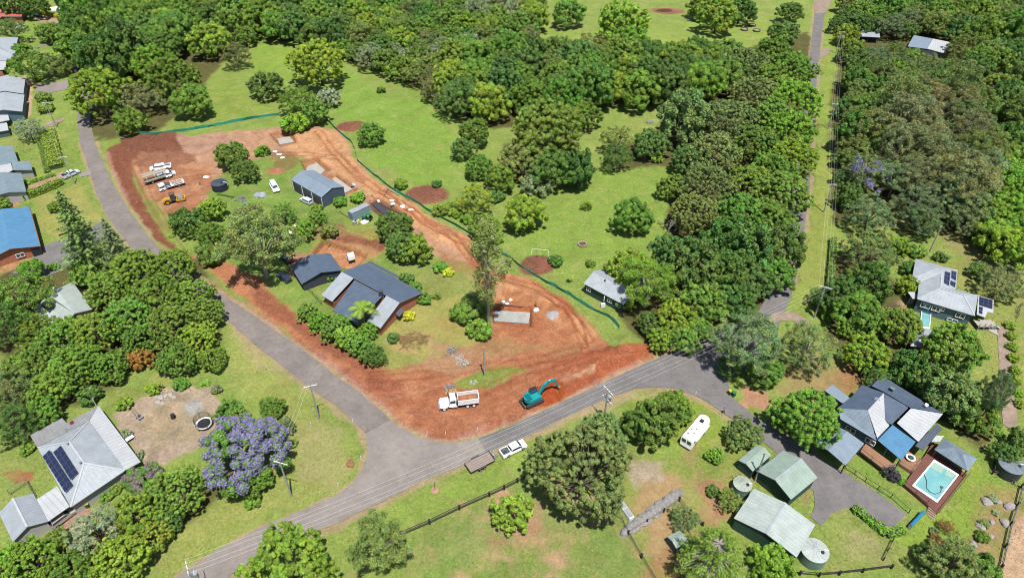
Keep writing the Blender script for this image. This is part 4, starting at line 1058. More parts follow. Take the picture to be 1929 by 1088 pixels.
# --- green sheds
H = House("shed", "small green shed with curved roof left of the green garage", "shed", (1420, 862))
R = rect((1391, 866), (1418, 887), (1453, 856), 2.6)
gable(H, R, 2.6, 3.1, R_GREEN, W_GREEN, along=False, fascia=FASCIA, inset=.15)
H = House("garage", "mint green gabled garage on the asphalt yard", "garage", (1480, 885))
R = rect((1425, 886), (1490, 940), (1536.8, 896), 3.0)
P_ = gable(H, R, 3.0, 4.4, R_GREEN, W_GREEN, along=False, fascia=FASCIA, cap=R_PALE, inset=.3)
H = House("shed", "largest pale green shed with low roof beside the asphalt yard", "shed", (1460, 985))
R = rect((1382.5, 975), (1501, 1049), (1548, 995), 3.2)
P_ = gable(H, R, 3.2, 4.3, R_PALEGREEN, W_GREEN, along=False, fascia=FASCIA, cap=R_PALE, inset=.2)
H = House("garden_hut", "small dark green hut beside the radiating pine", "hut", (1276, 1010))
R = rect((1257, 1010), (1274, 1032), (1294, 1016), 2.0)
gable(H, R, 2.0, 2.4, R_GREEN, W_GREEN, along=False, inset=.06)
# --- top right
H = House("carport", "white skillion roofed carport among the trees at the top right", "carport", (1636, 70))
H.roof([[(1615, 53, 3.4), (1658, 56, 3.4), (1657.5, 70.5, 2.9), (1617, 68.4, 2.9)]], R_PALE)
H.wall([[(1617, 54, 3.2), (1656, 57, 3.2), (1655, 62, 3.0), (1618, 60, 3.0)]], W_TEAL, .1)
for x_, y_ in ((1619, 68), (1656, 70), (1636, 69)): p = W(x_, y_, 2.8); b = B(); b.box((p.x, p.y, 1.4), (.2, .2, 2.8)); H.part('post', b, W_TEAL)
H = House("house", "grey and white roofed house among the trees at the top right", "house", (1750, 85))
H.roof([[(1721.4, 66.4, 4.2), (1757, 73, 4.4), (1746, 92, 3.0), (1710, 87.5, 3.0)]], R_BLUEGREY)
H.roof([[(1757.5, 73, 4.4), (1792.3, 80, 4.0), (1777, 100, 3.0), (1746.5, 92, 3.0)]], R_WHITE, name='white_roof')
H.wall([[(1721.4, 66.4, 3.4), (1792.3, 80, 3.4), (1777, 100, 2.9), (1710, 87.5, 2.9)]], W_TEAL, .4)
H = House("house", "blue roofed house hidden among gums right of the verge", "house", (1745, 172))
H.roof([[(1712, 160, 3.6), (1745, 163, 4.6), (1760, 178, 4.4), (1728, 174, 3.4)], [(1745, 163, 4.6), (1775, 160, 3.6), (1790, 176, 3.4), (1760, 178, 4.4)]], roofmat("faded_blue_roof", A(150, 178, 206)))
H.wall([[(1712, 160, 3.3), (1775, 160, 3.3), (1790, 176, 3.2), (1728, 174, 3.2)]], W_TEAL, .4)
H = House("parasol", "large white round parasol among the trees at the right", "parasol", (1817, 178))
b = B(); p = W(1817, 172, 3); b.cyl((p.x, p.y, 3.0), 4.2, .9, 20, r2=.2); H.part('canopy', b, M_WHITE)
b = B(); b.cyl((p.x, p.y, 0), .08, 3.2, 8); H.part('pole', b, M_STEEL)
pool("small turquoise pool glimpsed through trees below the white parasol", [(1853, 191), (1872, 190), (1876, 199), (1858, 200)], .5, (1863, 195))
# little white cubby / arch beside the excavation
H = House("arched_shelter", "small white arched shelter beside the excavation behind the garage", "shelter", (662, 486))
b = B(); c = W(661, 486); rz = .5; co, si = math.cos(rz), math.sin(rz)
prev = None
for k in range(9):
    a_ = math.pi*k/8; y_ = -.9*math.cos(a_); z_ = .5+1.2*math.sin(a_)
    cur = [Vector((c.x+x_*co-y_*si, c.y+x_*si+y_*co, z_ if 0 < k < 8 else 0)) for x_ in (-.9, .9)]
    if prev: b.face([prev[0], prev[1], cur[1], cur[0]]); b.face([p_+Vector((0, 0, -.06)) for p_ in (cur[0], cur[1], prev[1], prev[0])])
    prev = cur
H.part('shell', b, M_WHITE)
b = B(); b.box((c.x-.8*co, c.y-.8*si, .8), (.08, 1.5, 1.5), rz); H.part('end_panel', b, M_GLASS)
# ------------------------------------------------------------------ water tanks, poles, fences
def tank(name, label, px, py, r, h, wallm, topm, ribs=12):
    """px,py = centre of the lid"""
    p = W(px, py, h); t = thing(name, label, "water tank", (p.x, p.y, 0))
    b = B(); n = 32
    b.cyl((0, 0, -.1), r, h+.1, n)
    for k in range(int(h/.45)): b.cyl((0, 0, .3+k*.45), r+.03, .08, n)
    b.build('wall', wallm, t)
    b = B(); b.cyl((0, 0, h+.003), r+.06, .1, n); b.cyl((0, 0, h+.103), r, .35, n, r2=.25)
    for k in range(ribs):
        a = 2*math.pi*k/ribs; b.beam((math.cos(a)*r*.97, math.sin(a)*r*.97, h+.14), (math.cos(a)*.3, math.sin(a)*.3, h+.47), .09, .06)
    b.build('lid', topm, t)
    b = B(); b.cyl((r*.45, -r*.25, h+.3), .3, .18, 12); b.build('hatch', M_BLACK, t)
    b = B(); b.tube([(r+.08, 0, .2), (r+.08, 0, h+.1), (r*.6, 0, h+.35)], .07, 6); b.build('pipe', M_WHITE, t)
tank("water_tank", "black round water tank on the lawn by the parked vehicles", 412, 344, 2.35, 2.2, material("black_tank", A(66, 74, 92), .5), material("black_tank_lid", A(96, 106, 124), .5))
tank("water_tank", "pale green tank at the corner of the largest green shed", 1535, 1036, 2.25, 2.3, material("green_tank", A(132, 164, 146), .5), material("pale_tank_lid", A(222, 230, 224), .6))
tank("water_tank", "pale green water tank left of the green sheds", 1399, 911, 1.65, 2.0, material("green_tank", A(132, 164, 146), .5), material("mint_tank_lid", A(206, 220, 202), .6))
tank("water_tank", "corrugated grey water tank at the right edge beside the stump bench", 1906, 875, 2.2, 2.3, material("corrugated_tank", A(92, 102, 104), .45, .3), material("grey_tank_lid", A(160, 174, 182), .45, .2), 8)
tank("water_tank", "small translucent tank in front of the blue container", 668, 417, .65, 1.3, material("pale_tank", A(206, 210, 196), .5), material("pale_tank2", A(216, 220, 206), .5), 4)

M_POLE = material("weathered_pole", A(206, 210, 200), .9, 0, .15, 2)
M_WIRE = material("bright_aluminium_wire", (.60, .60, .60), .5, .0, .02)
POLES = {}
def pole(key, label, bx, by, h=9.7, arms=((.0, 2.6),), az=0.0, lean=(0, 0), transformer=False, mat=None):
    p = W(bx, by); t = thing("power_pole", label, "power pole", (p.x, p.y, 0), az)
    b = B(); b.tube([(0, 0, -.2), (lean[0]*.5, lean[1]*.5, h*.5), (lean[0], lean[1], h)], [.2, .17, .13], 8); b.build('pole', mat or M_POLE, t)
    tips = []
    for dz_, w_ in arms:
        b = B(); z = h-.25-dz_; b.beam((-w_/2, .16, z), (w_/2, .16, z), .12, .12); b.build('crossarm', M_WHITE, t)
        for s_ in (-1, -.4, .4, 1):
            b = B(); x_ = s_*w_/2*.93; b.cyl((x_, .16, z+.07), .07, .22, 8); b.build('insulator', M_CONC, t)
            v = Vector((x_, .16, z+.3)); v.rotate(Matrix.Rotation(az, 3, 'Z')); tips.append(Vector((p.x, p.y, 0))+v)
    if transformer:
        b = B(); b.cyl((.0, .65, h-3.6), .42, 1.2, 14); b.cyl((0, .65, h-2.4), .46, .1, 14); b.beam((-.3, .3, h-3.2), (.3, .3, h-3.2), .12, .12); b.build('transformer', M_STEEL, t)
        for s_ in (-.3, .3): b = B(); b.cyl((s_*.7, .65, h-2.3), .06, .35, 6); b.build('bushing', M_WHITE, t)
    POLES[key] = tips
    return t
pole('a', "power pole with transformer and two crossarms on the lower verge", 1137, 797, 9.9, ((0, 3.4), (2.6, 3.2)), -1.02, transformer=True)
pole('b', "green-tinged pole on the grass triangle beside the long road", 601.5, 789, 9.9, ((0, 2.6),), .33)
pole('c', "pole leaning over the purple jacaranda with wires", 549, 934, 9.9, ((0, 2.8),), -.3)
pole('d', "power pole at the bottom edge of the road", 384, 1128, 9.9, ((0, 2.8),), -1.05, transformer=True)
pole('e', "timber service pole standing in the red earth by the tipper truck", 913, 707, 8.5, ((0.2, .5),))
pole('f', "power pole beside the gravel path at the upper left verge", 106.5, 240, 9.5, ((0, 2.6),), .1)
pole('g', "power pole behind the parked ute on the left verge", 141, 347, 9.5, ((0, 2.6),), .1)
pole('h', "power pole at the looping drive right of the junction", 1533.5, 598, 9.5, ((0, 3.0),), -.5)
pole('i', "dark power pole half shaded beside the straight right road", 1551.5, 400, 9.5, ((0, 2.4),), 0)
pole('k', "power pole on the verge right of the avenue's upper part", 1559.5, 243, 9.5, ((0, 2.4),), 0)
pole('l', "topmost power pole on the verge by the white carport", 1574, 101, 9.5, ((0, 2.4),), 0)
pole('m', "slender garden pole with meter box above the blue-grey house", 1750.5, 475, 8.5, ((0.1, .6),))
pole('n', "leaning timber pole between the two smaller green sheds", 1422, 905, 8.2, ((0.2, .5),))
def wire(a, c, sag, label, r=.008):
    b = B(); P = []
    for k in range(17):
        t_ = k/16; p = a.lerp(c, t_); p.z -= sag*4*t_*(1-t_); P.append(p)
    b.tube(P, r, 4, cap=False)
    o = b.build("power_line", M_WIRE); return tag(o, label, "wire", "overhead power lines")
def wires(k1, k2, n, sag, phrase, idx=None):
    A_, B_ = POLES[k1][:4], POLES[k2][:4]
    names = ['outermost left', 'inner left', 'inner right', 'outermost right']
    for i in range(n):
        wire(A_[i], B_[i], sag, f"{names[i]} overhead wire {phrase}")
wires('a', 'd', 4, 1.6, "above the lower verge and side road")
wires('a', 'h', 4, 1.0, "between the transformer pole and the looping drive pole")
wires('i', 'k', 4, .8, "along the upper right verge beside the avenue")
wires('k', 'l', 4, .8, "along the top of the right verge")
wires('i', 'h', 4, .8, "along the long verge below the shaded pole")
wires('f', 'g', 2, .6, "above the thick left hedge")
wires('c', 'b', 2, .6, "over the grass triangle")

# green silt fence
M_SILT = material("green_shade_cloth", A(66, 190, 160), .7, 0, .2, 1.2)
def silt(label, pts, h=.9):
    P = [W(x, y) for x, y in pts]; t = thing("silt_fence", label, "fence", P[0])
    o = P[0]; rr = random.Random(len(pts)); b = B(); pr = None; posts = []
    for i in range(len(P)-1):
        n = max(1, int((P[i+1]-P[i]).length/2.2))
        for k in range(n+(i == len(P)-2)):
            p = P[i].lerp(P[i+1], k/n); g = gz(p); d = (P[i+1]-P[i]).normalized(); nn = Vector((-d.y, d.x, 0))
            q = p+nn*rr.uniform(-.12, .12); lo = Vector((q.x, q.y, g-.05)); hi = Vector((q.x, q.y, g+h*rr.uniform(.75, 1.1)))+nn*rr.uniform(-.35, .2)
            if pr:
                b.face([pr[0], lo, hi, pr[1]]); m = nn*.03; b.face([pr[1]+m, hi+m, lo+m, pr[0]+m]); b.face([pr[1], hi, hi+m, pr[1]+m])
            pr = (lo, hi); posts.append((q+nn*-.06, g))
    b.build('mesh_cloth', M_SILT, t, origin=o)
    b = B()
    for q, g in posts[::1]: b.box((q.x, q.y, g+h*.5), (.07, .07, h*1.25))
    b.build('stake', M_TIMBER, t, origin=o)
silt("green silt fence across the lawn above the brown spoil heap", [(267, 261), (304.5, 254), (358.6, 245.5), (424, 234), (480, 223), (526.6, 216.5)], 1.1)
silt("long green silt fence between the orange earth and the paddock", [(606, 216), (629, 240), (644, 256), (660, 266), (669, 282), (673.4, 304.6), (691, 319.5), (720, 342.5), (743, 359), (765, 373), (804, 397), (838, 414), (874, 433), (900, 452), (935, 474), (965, 489), (992, 511), (1044.6, 540), (1072, 555), (1109, 580), (1146.6, 597), (1166.5, 618)], 1.0)

def rail_fence(label, pts, h=1.2, gap=3.6, mat=None, postm=None, rails=(1.0, .6), pw=.22, name="post_and_rail_fence", rw=.1):
    P = [W(x, y) for x, y in pts]; t = thing(name, label, "fence", P[0]); o = P[0]
    mat = mat or M_TIMBER; b = B(); posts = []
    for i in range(len(P)-1):
        n = max(1, round((P[i+1]-P[i]).length/gap))
        for k in range(n+(i == len(P)-2)): posts.append(P[i].lerp(P[i+1], k/n))
        for rz_ in rails: b.beam(P[i]+Vector((0, 0, h*rz_-.06)), P[i+1]+Vector((0, 0, h*rz_-.06)), .07, rw)
    b.build('rails', mat, t, origin=o)
    for p in posts[:90]:
        b = B(); b.box((p.x, p.y, h/2-.1), (pw, pw, h+.25)); b.build('post', postm or mat, t, origin=o)
M_BLACKRAIL = material("black_rail", A(92, 84, 78), .8, 0, .1)
M_BLACKPOST = material("black_post", A(60, 54, 52), .8, 0, .1)
rail_fence("long dark post and rail fence above the foreground paddock", [(748, 1012), (809.5, 986), (865.7, 959), (922, 934), (950, 921), (975, 908), (1010, 892)], 1.3, 5.1, M_BLACKRAIL, M_BLACKPOST, (1.0, .62, .3), .32, rw=.16)
rail_fence("weathered timber fence running down to the bottom edge", [(1160, 958), (1183, 1007), (1208, 1050), (1238, 1100)], 1.3, 5.5, M_TIMBER, M_BLACKPOST, (1.0, .6), .3, rw=.16)
rail_fence("short timber rail fence in front of the rubble wall", [(1184, 1006), (1218, 985), (1250, 964), (1279, 943)], 1.2, 3.6, M_TIMBER, M_BLACKPOST, (.95, .5), .25, rw=.14)
rail_fence("timber rail fence leading from the rubble wall to the pine", [(1279, 943), (1300, 967), (1323, 990)], 1.2, 5.5, M_TIMBER, M_BLACKPOST, (.95, .5), .3, rw=.14)
rail_fence("dark rail fence at the bottom edge beside the round tank", [(1506, 1082), (1542, 1085), (1580, 1082), (1624, 1077), (1678, 1070)], 1.2, 7.5, M_BLACKRAIL, M_BLACKPOST, (1.0, .6), .3, rw=.14)
rail_fence("short fence between the retaining bed and the bottom fence", [(1663, 1055), (1680, 1020)], 1.1, 2.2, M_BLACKRAIL, M_BLACKPOST, (1.0, .6), .15)
rail_fence("greenish timber boundary fence at the right edge beside the sandy yard", [(1923, 918), (1915, 953), (1902.5, 989), (1893, 1030), (1884, 1070)], 1.3, 4.0, material("lichen_rail", A(150, 160, 140), .9), M_BLACKPOST, (1.0, .55), .3, rw=.3)
rail_fence("black pool fence along the asphalt drive", [(1591, 881.5), (1609, 893), (1629, 907), (1653, 922), (1677.6, 937.7), (1711, 966)], 1.25, 4.5, M_DARKMETAL, M_DARKMETAL, (1.0, .1), .1, "metal_fence", .06)
rail_fence("timber rail beside the corrugated tank", [(1868, 893), (1890, 895), (1908, 912), (1929, 922)], 1.0, 2.5, M_TIMBER, M_TIMBER, (1.0, .5), .14)
rail_fence("dark wire fence beside the pavilion-side lawn tank", [(1868, 893), (1873, 870), (1878, 852)], 1.5, 2.4, M_BLACKRAIL, M_BLACKPOST, (1.0, .5, .1), .14)
rail_fence("wire fence enclosure behind the white garage", [(20, 932), (52, 910), (68, 938)], 1.6, 2.4, material("rusty_frame", A(150, 160, 130), .8), None, (1.0, .5, .1), .08, "wire_fence", .06)
rail_fence("low wire fence on the lawn beside the brick house", [(575, 540), (590, 556), (607, 575)], 1.2, 2.4, M_DARKMETAL, M_DARKMETAL, (1.0, .1), .07, "wire_fence", .05)
rail_fence("dark wire fence on the lawn right of the gravel drive", [(1915, 600), (1918, 580), (1929, 575)], 1.5, 2.4, M_DARKMETAL, M_DARKMETAL, (1.0, .5, .1), .08, "wire_fence", .05)

# hedges
def hedge(name, label, pts, w, h, col, leaf=.16, dens=26, seed=1):
    P = [W(x, y) for x, y in pts]; Rn = np.random.RandomState(seed); o = P[0]
    t = thing(name, label, "hedge", (o.x, o.y, 0))
    C = []; Nn = []; b = B()
    for i in range(len(P)-1):
        a, c = P[i]-o, P[i+1]-o; d = (c-a); L_ = d.length; d.normalize(); n_ = Vector((-d.y, d.x, 0))
        b.beam(Vector((a.x, a.y, h*.44)), Vector((c.x, c.y, h*.44)), w*.86, h*.86)
        N_ = int(L_*(w+2*h)*dens)
        u = Rn.uniform(-.02, 1.02, N_)*L_; s_ = Rn.uniform(0, w+2*h, N_)
        z = np.where(s_ < h, s_, np.where(s_ < h+w, h, w+2*h-s_)); y = np.where(s_ < h, -w/2, np.where(s_ < h+w, s_-h-w/2, w/2))
        nx = np.where(s_ < h, -1., np.where(s_ < h+w, 0, 1.)); nz = np.where((s_ >= h) & (s_ < h+w), 1., .25)
        bump = 1+.09*np.sin(u*1.7+seed)+.07*np.sin(u*4.1+y*3)
        z = z*bump; y = y*bump
        c3 = np.stack([a.x+d.x*u+n_.x*y, a.y+d.y*u+n_.y*y, z], 1); C.append(c3+Rn.normal(size=c3.shape)*.06)
        nn = np.stack([n_.x*nx, n_.y*nx, nz], 1); Nn.append(nn+Rn.normal(size=nn.shape)*.6)
    C = np.concatenate(C); Nn = np.concatenate(Nn); T = np.ones((len(C), 3))*Rn.uniform(.65, 1.35, (len(C), 1))
    me = leaf_object("foliage", C, Nn, Rn.uniform(.7, 1.3, len(C))*leaf, T, Rn, [M_LEAF])
    f = bpy.data.objects.new("foliage", me); COL.objects.link(f); f.parent = t; f.color = (*LC[col], 1)
    m = b.build("inner_growth", M_HEDGE, t)
    return t
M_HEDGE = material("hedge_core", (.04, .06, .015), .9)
# ------------------------------------------------------------------ vegetation
def leaf_material(name, trans=0.3, var=0.35, flower=None):
    m = bpy.data.materials.new(name); m.use_nodes = True
    nt = m.node_tree; N = nt.nodes; L = nt.links; b = N["Principled BSDF"]
    b.inputs["Roughness"].default_value = 0.55; b.inputs["Specular IOR Level"].default_value = 0.25
    oi = N.new("ShaderNodeObjectInfo"); at = N.new("ShaderNodeAttribute"); at.attribute_name = "tint"
    mx = N.new("ShaderNodeMix"); mx.data_type = 'RGBA'; mx.blend_type = 'MULTIPLY'; mx.inputs[0].default_value = 1
    if flower is None: L.new(oi.outputs["Color"], mx.inputs[6])
    else: mx.inputs[6].default_value = (*flower, 1)
    L.new(at.outputs["Color"], mx.inputs[7])
    hs = N.new("ShaderNodeHueSaturation")
    mr = N.new("ShaderNodeMapRange"); mr.inputs[3].default_value = 0.485; mr.inputs[4].default_value = 0.515
    L.new(oi.outputs["Random"], mr.inputs[0]); L.new(mr.outputs[0], hs.inputs["Hue"])
    L.new(mx.outputs[2], hs.inputs["Color"])
    L.new(hs.outputs[0], b.inputs["Base Color"])
    tr = N.new("ShaderNodeBsdfTranslucent"); L.new(hs.outputs[0], tr.inputs[0])
    ms = N.new("ShaderNodeMixShader"); ms.inputs[0].default_value = trans
    out = N["Material Output"]
    L.new(b.outputs[0], ms.inputs[1]); L.new(tr.outputs[0], ms.inputs[2]); L.new(ms.outputs[0], out.inputs[0])
    return m
M_LEAF = leaf_material("foliage")
FLOWER = {'purple': leaf_material("purple_blossom", .3, flower=A(194, 188, 244)), 'pink': leaf_material("pink_blossom", .3, flower=A(214, 178, 200)),
          'white': leaf_material("white_blossom", .3, flower=A(236, 236, 214))}
M_BARK = material("grey_bark", A(132, 118, 100), .95, 0, .25, 2.0)
M_PALEBARK = material("pale_bark", A(214, 206, 192), .85, 0, .2, 1.5)

def leaf_object(name, C, Nn, size, tint, rng_, mats, midx=None, aspect=0.62, core=None, smooth_n=None):
    """one mesh of many small leaf faces; C centres, Nn facing directions"""
    n = len(C)
    Nn = Nn/np.linalg.norm(Nn, axis=1, keepdims=True)
    r = rng_.normal(size=(n, 3)); T = np.cross(Nn, r); T /= np.linalg.norm(T, axis=1, keepdims=True)+1e-9
    Bt = np.cross(Nn, T)
    s = size[:, None]
    V = np.stack([C-T*s, C-Bt*s*aspect, C+T*s, C+Bt*s*aspect], 1).reshape(-1, 3)
    faces = np.arange(4*n).reshape(n, 4)
    tv = np.repeat(tint, 4, 0)
    mi = np.zeros(n, int) if midx is None else midx
    nf4 = n
    verts = V; loops = faces.ravel(); ls = np.arange(n)*4
    if core is not None:
        cv, cf, ct = core
        base = len(verts)
        verts = np.concatenate([verts, cv]); tv = np.concatenate([tv, ct])
        loops = np.concatenate([loops, (cf+base).ravel()])
        ls = np.concatenate([ls, 4*n+np.arange(len(cf))*3]); mi = np.concatenate([mi, np.zeros(len(cf), int)])
    me = bpy.data.meshes.new(name)
    me.vertices.add(len(verts)); me.vertices.foreach_set("co", verts.astype(np.float32).ravel())
    me.loops.add(len(loops)); me.loops.foreach_set("vertex_index", loops.astype(np.int32))
    me.polygons.add(len(ls)); me.polygons.foreach_set("loop_start", ls.astype(np.int32))
    me.polygons.foreach_set("material_index", mi.astype(np.int32))
    ca = me.color_attributes.new("tint", 'FLOAT_COLOR', 'POINT')
    ca.data.foreach_set("color", np.concatenate([tv, np.ones((len(tv), 1))], 1).astype(np.float32).ravel())
    me.update(calc_edges=True)
    for m in mats: me.materials.append(m)
    return me

def _ico():
    import bmesh
    bm = bmesh.new(); bmesh.ops.create_icosphere(bm, subdivisions=2, radius=1.0)
    v = np.array([x.co[:] for x in bm.verts]); f = np.array([[q.index for q in t.verts] for t in bm.faces]); bm.free()
    return v, f
ICO_V, ICO_F = _ico()

def crown_mesh(name, seed, lobes=70, lobe_r=(.15, .24), per=90, leaf=.045, zc=.95, a=1.0, b=.85, zmin=-.55, rad=(.72, 1.0),
               jit=.55, core=True, tintv=.22, vol=False, flat=1.0, flower=None, ffrac=0.0, shape=None, extra_mats=None, fill=1.0, huevar=.07):
    R = np.random.RandomState(seed)
    cen = []; rr = []
    i = 0
    while len(cen) < lobes:
        i += 1
        z = R.uniform(zmin, 1.0); ph = R.uniform(0, 2*math.pi); s = math.sqrt(max(0, 1-z*z))
        k = R.uniform(*rad) if not vol else R.uniform(.3, 1.0)**.5
        lump = 1+0.13*math.sin(3*ph+seed)+0.09*math.sin(5*ph+seed*2.1+z*3)
        p = np.array([a*s*math.cos(ph)*k*lump, a*s*math.sin(ph)*k*lump, zc+b*z*k])
        if shape is not None:
            p = shape(p, R)
        lr = R.uniform(*lobe_r)
        if i < lobes*12 and any(np.linalg.norm(p-q) < .62*(lr+r_)*fill for q, r_ in zip(cen, rr)): continue
        cen.append(p); rr.append(lr)
    C = []; Nn = []; T = []; S = []; MI = []
    cv = []; cf = []; ct = []
    mid = np.array([0, 0, zc-.25*b])
    for q, r_ in zip(cen, rr):
        n = int(per*(r_/np.mean(lobe_r))**2)
        d = R.normal(size=(n, 3)); d /= np.linalg.norm(d, axis=1, keepdims=True)
        out = (q-mid); out /= np.linalg.norm(out)+1e-9
        d = d+out*.55+np.array([0, 0, .25]); d /= np.linalg.norm(d, axis=1, keepdims=True)
        rad_ = r_*R.uniform(.78, 1.08, n)[:, None] if core else r_*(R.uniform(.1, 1.05, n)**.6)[:, None]
        c = q+d*rad_*np.array([1, 1, flat])
        C.append(c)
        Nn.append(d+R.normal(size=(n, 3))*jit+np.array([0, 0, .2]))
        base = 1+R.uniform(-tintv, tintv); hue = R.uniform(-huevar, huevar)
        t = np.ones((n, 3))*base*R.uniform(.78, 1.25, n)[:, None]
        t[:, 0] *= 1+hue*2.2; t[:, 2] *= 1-hue
        T.append(t); S.append(leaf*R.uniform(.7, 1.25, n))
        mi = np.zeros(n, int)
        if flower is not None:
            pf = ffrac*(0.35+1.3*R.rand())
            pf = pf*np.clip(.55+(q[2]-zc)/b*1.3, .08, 1.25)
            pf = .93 if R.rand() < pf else .06
            mi = (R.rand(n) < pf).astype(int)
            t[mi == 1] = R.uniform(.8, 1.2, (int((mi == 1).sum()), 1))*np.ones((1, 3))
        MI.append(mi)
        if core:
            cv.append(ICO_V*r_*.74*np.array([1, 1, flat])*(1+R.uniform(-.08, .08, (len(ICO_V), 1)))+q); cf.append(ICO_F+len(ICO_V)*len(cf)); ct.append(np.ones((len(ICO_V), 3))*base*.9)
    cr = (np.concatenate(cv), np.concatenate(cf), np.concatenate(ct)) if core else None
    mats = [M_LEAF]+([flower] if flower else [])
    me = leaf_object(name, np.concatenate(C), np.concatenate(Nn), np.concatenate(S), np.concatenate(T), R, mats, np.concatenate(MI), core=cr)
    return me, cen

def trunk_mesh(name, seed, h=.9, r=.045, limbs=5, spread=.55, top=.95, cen=None, mat=None, nl=None, lr=.5, twig=.3):
    R = random.Random(seed); b = B()
    lean = (R.uniform(-.04, .04), R.uniform(-.04, .04))
    fork = h*.5
    base = [(0, 0, -.02), (lean[0]*.5, lean[1]*.5, fork*.5), (lean[0], lean[1], fork)]
    b.tube(base, [r*1.5, r, r*.85], 7)
    if cen is not None:
        idx = sorted(range(len(cen)), key=lambda i: R.random())[:(nl or 12)]
        for i in idx:
            q = cen[i]
            z0 = R.uniform(fork*.75, fork)
            m = (q[0]*.45+R.uniform(-.05, .05), q[1]*.45+R.uniform(-.05, .05), z0+(q[2]-z0)*.62)
            b.tube([(lean[0], lean[1], z0), m, tuple(q)], [r*.55*lr*2, r*.35*lr*2, r*.1], 5)
    else:
        for i in range(limbs):
            an = 2*math.pi*i/limbs+R.uniform(-.3, .3); rr = spread*R.uniform(.7, 1.1)
            b.tube([(lean[0], lean[1], fork*R.uniform(.8, 1)), (rr*.45*math.cos(an), rr*.45*math.sin(an), fork+(top-fork)*.5),
                    (rr*math.cos(an), rr*math.sin(an), top)], [r*.7, r*.45, r*.12], 5)
    ob = b.build(name, mat or M_BARK)
    me = ob.data; bpy.data.objects.remove(ob)
    return me

PROTO = {}
def proto(kind, variants):
    PROTO[kind] = variants
def dome(seed, **k):
    me, cen = crown_mesh("crown", seed, **k)
    return me, cen
# round dense evergreen with cauliflower lobes (unit radius)
vs = []
for s_ in range(5):
    me_, cen_ = dome(100+s_, lobes=(190, 120, 240, 150, 200)[s_], lobe_r=((.07, .155), (.09, .23), (.055, .13), (.06, .21), (.08, .15))[s_], per=(62, 95, 50, 80, 62)[s_], leaf=.031, zc=.95, b=.85, zmin=-.6, rad=(.68, 1.02), tintv=.32, jit=.75, huevar=.09)
    vs.append((me_, trunk_mesh("trunk", s_, 1.0, .05, 6, .6, 1.0)))
proto('c', vs)
# broad tree, finer texture, darker pockets
vs = []
for s_ in range(4):
    me_, cen_ = dome(200+s_, lobes=150, lobe_r=(.085, .15), per=60, leaf=.030, zc=.8, b=.68, zmin=-.5, rad=(.62, 1.04), tintv=.34, jit=.95, huevar=.09)
    vs.append((me_, trunk_mesh("trunk", 20+s_, .9, .05, 6, .6, .85)))
proto('d', vs)
# fine-grained versions for the biggest near crowns
vs = []
for s_ in range(2):
    me_, cen_ = dome(150+s_, lobes=430, lobe_r=(.045, .10), per=62, leaf=.0185, zc=.9, b=.8, zmin=-.6, rad=(.66, 1.02), tintv=.34, jit=.8, huevar=.09, fill=.9)
    vs.append((me_, trunk_mesh("trunk", 15+s_, .9, .04, 6, .6, .85)))
proto('C', vs)
vs = []
for s_ in range(2):
    me_, cen_ = dome(250+s_, lobes=620, lobe_r=(.04, .075), per=42, leaf=.0175, zc=.85, b=.74, zmin=-.6, rad=(.80, 1.02), tintv=.34, jit=1.2, fill=.85)
    vs.append((me_, trunk_mesh("trunk", 25+s_, .8, .045, cen=cen_, nl=40, lr=.4)))
proto('A', vs)
# feathery, upright, dark (she-oak, cypress-like)
vs = []
for s_ in range(3):
    me_, cen_ = dome(300+s_, lobes=120, lobe_r=(.10, .17), per=75, leaf=.05, zc=1.15, b=1.1, zmin=-.7, rad=(.5, 1.02), core=True, jit=1.2, flat=1.4, tintv=.25)
    vs.append((me_, trunk_mesh("trunk", 30+s_, 1.2, .045, 6, .5, 1.3)))
proto('w', vs)
# gum: open crown, pale limbs
vs = []
for s_ in range(4):
    me_, cen_ = dome(400+s_, lobes=150, lobe_r=(.10, .19), per=110, leaf=.027, zc=1.35, b=.80, zmin=-.65, rad=(.5, 1.0), core=False, flat=.75, jit=1.3, tintv=.25, fill=.75)
    vs.append((me_, trunk_mesh("trunk", 40+s_, 1.3, .05, cen=cen_, nl=26, mat=M_PALEBARK)))
proto('g', vs)
# olive wattle: dense but ragged with visible twigs
vs = []
for s_ in range(4):
    me_, cen_ = dome(500+s_, lobes=150, lobe_r=(.09, .16), per=75, leaf=.030, zc=.95, b=.8, zmin=-.6, rad=(.55, 1.05), core=False, jit=1.3, tintv=.25, fill=.75, flat=.75)
    vs.append((me_, trunk_mesh("trunk", 50+s_, .9, .045, cen=cen_, nl=30, lr=.4)))
proto('o', vs)
# small shrub
vs = []
for s_ in range(4):
    me_, cen_ = dome(600+s_, lobes=30, lobe_r=(.2, .36), per=60, leaf=.085, zc=.62, b=.6, zmin=-.8, tintv=.25, jit=.8)
    vs.append((me_, trunk_mesh("trunk", 60+s_, .5, .05, 4, .4, .5)))
proto('s', vs)
# loose small tree, clump leaves
vs = []
for s_ in range(3):
    me_, cen_ = dome(650+s_, lobes=120, lobe_r=(.085, .18), per=50, leaf=.044, zc=.85, b=.75, zmin=-.7, tintv=.3, jit=.9, rad=(.5, 1.05))
    vs.append((me_, trunk_mesh("trunk", 65+s_, .8, .05, 5, .5, .9)))
proto('l', vs)
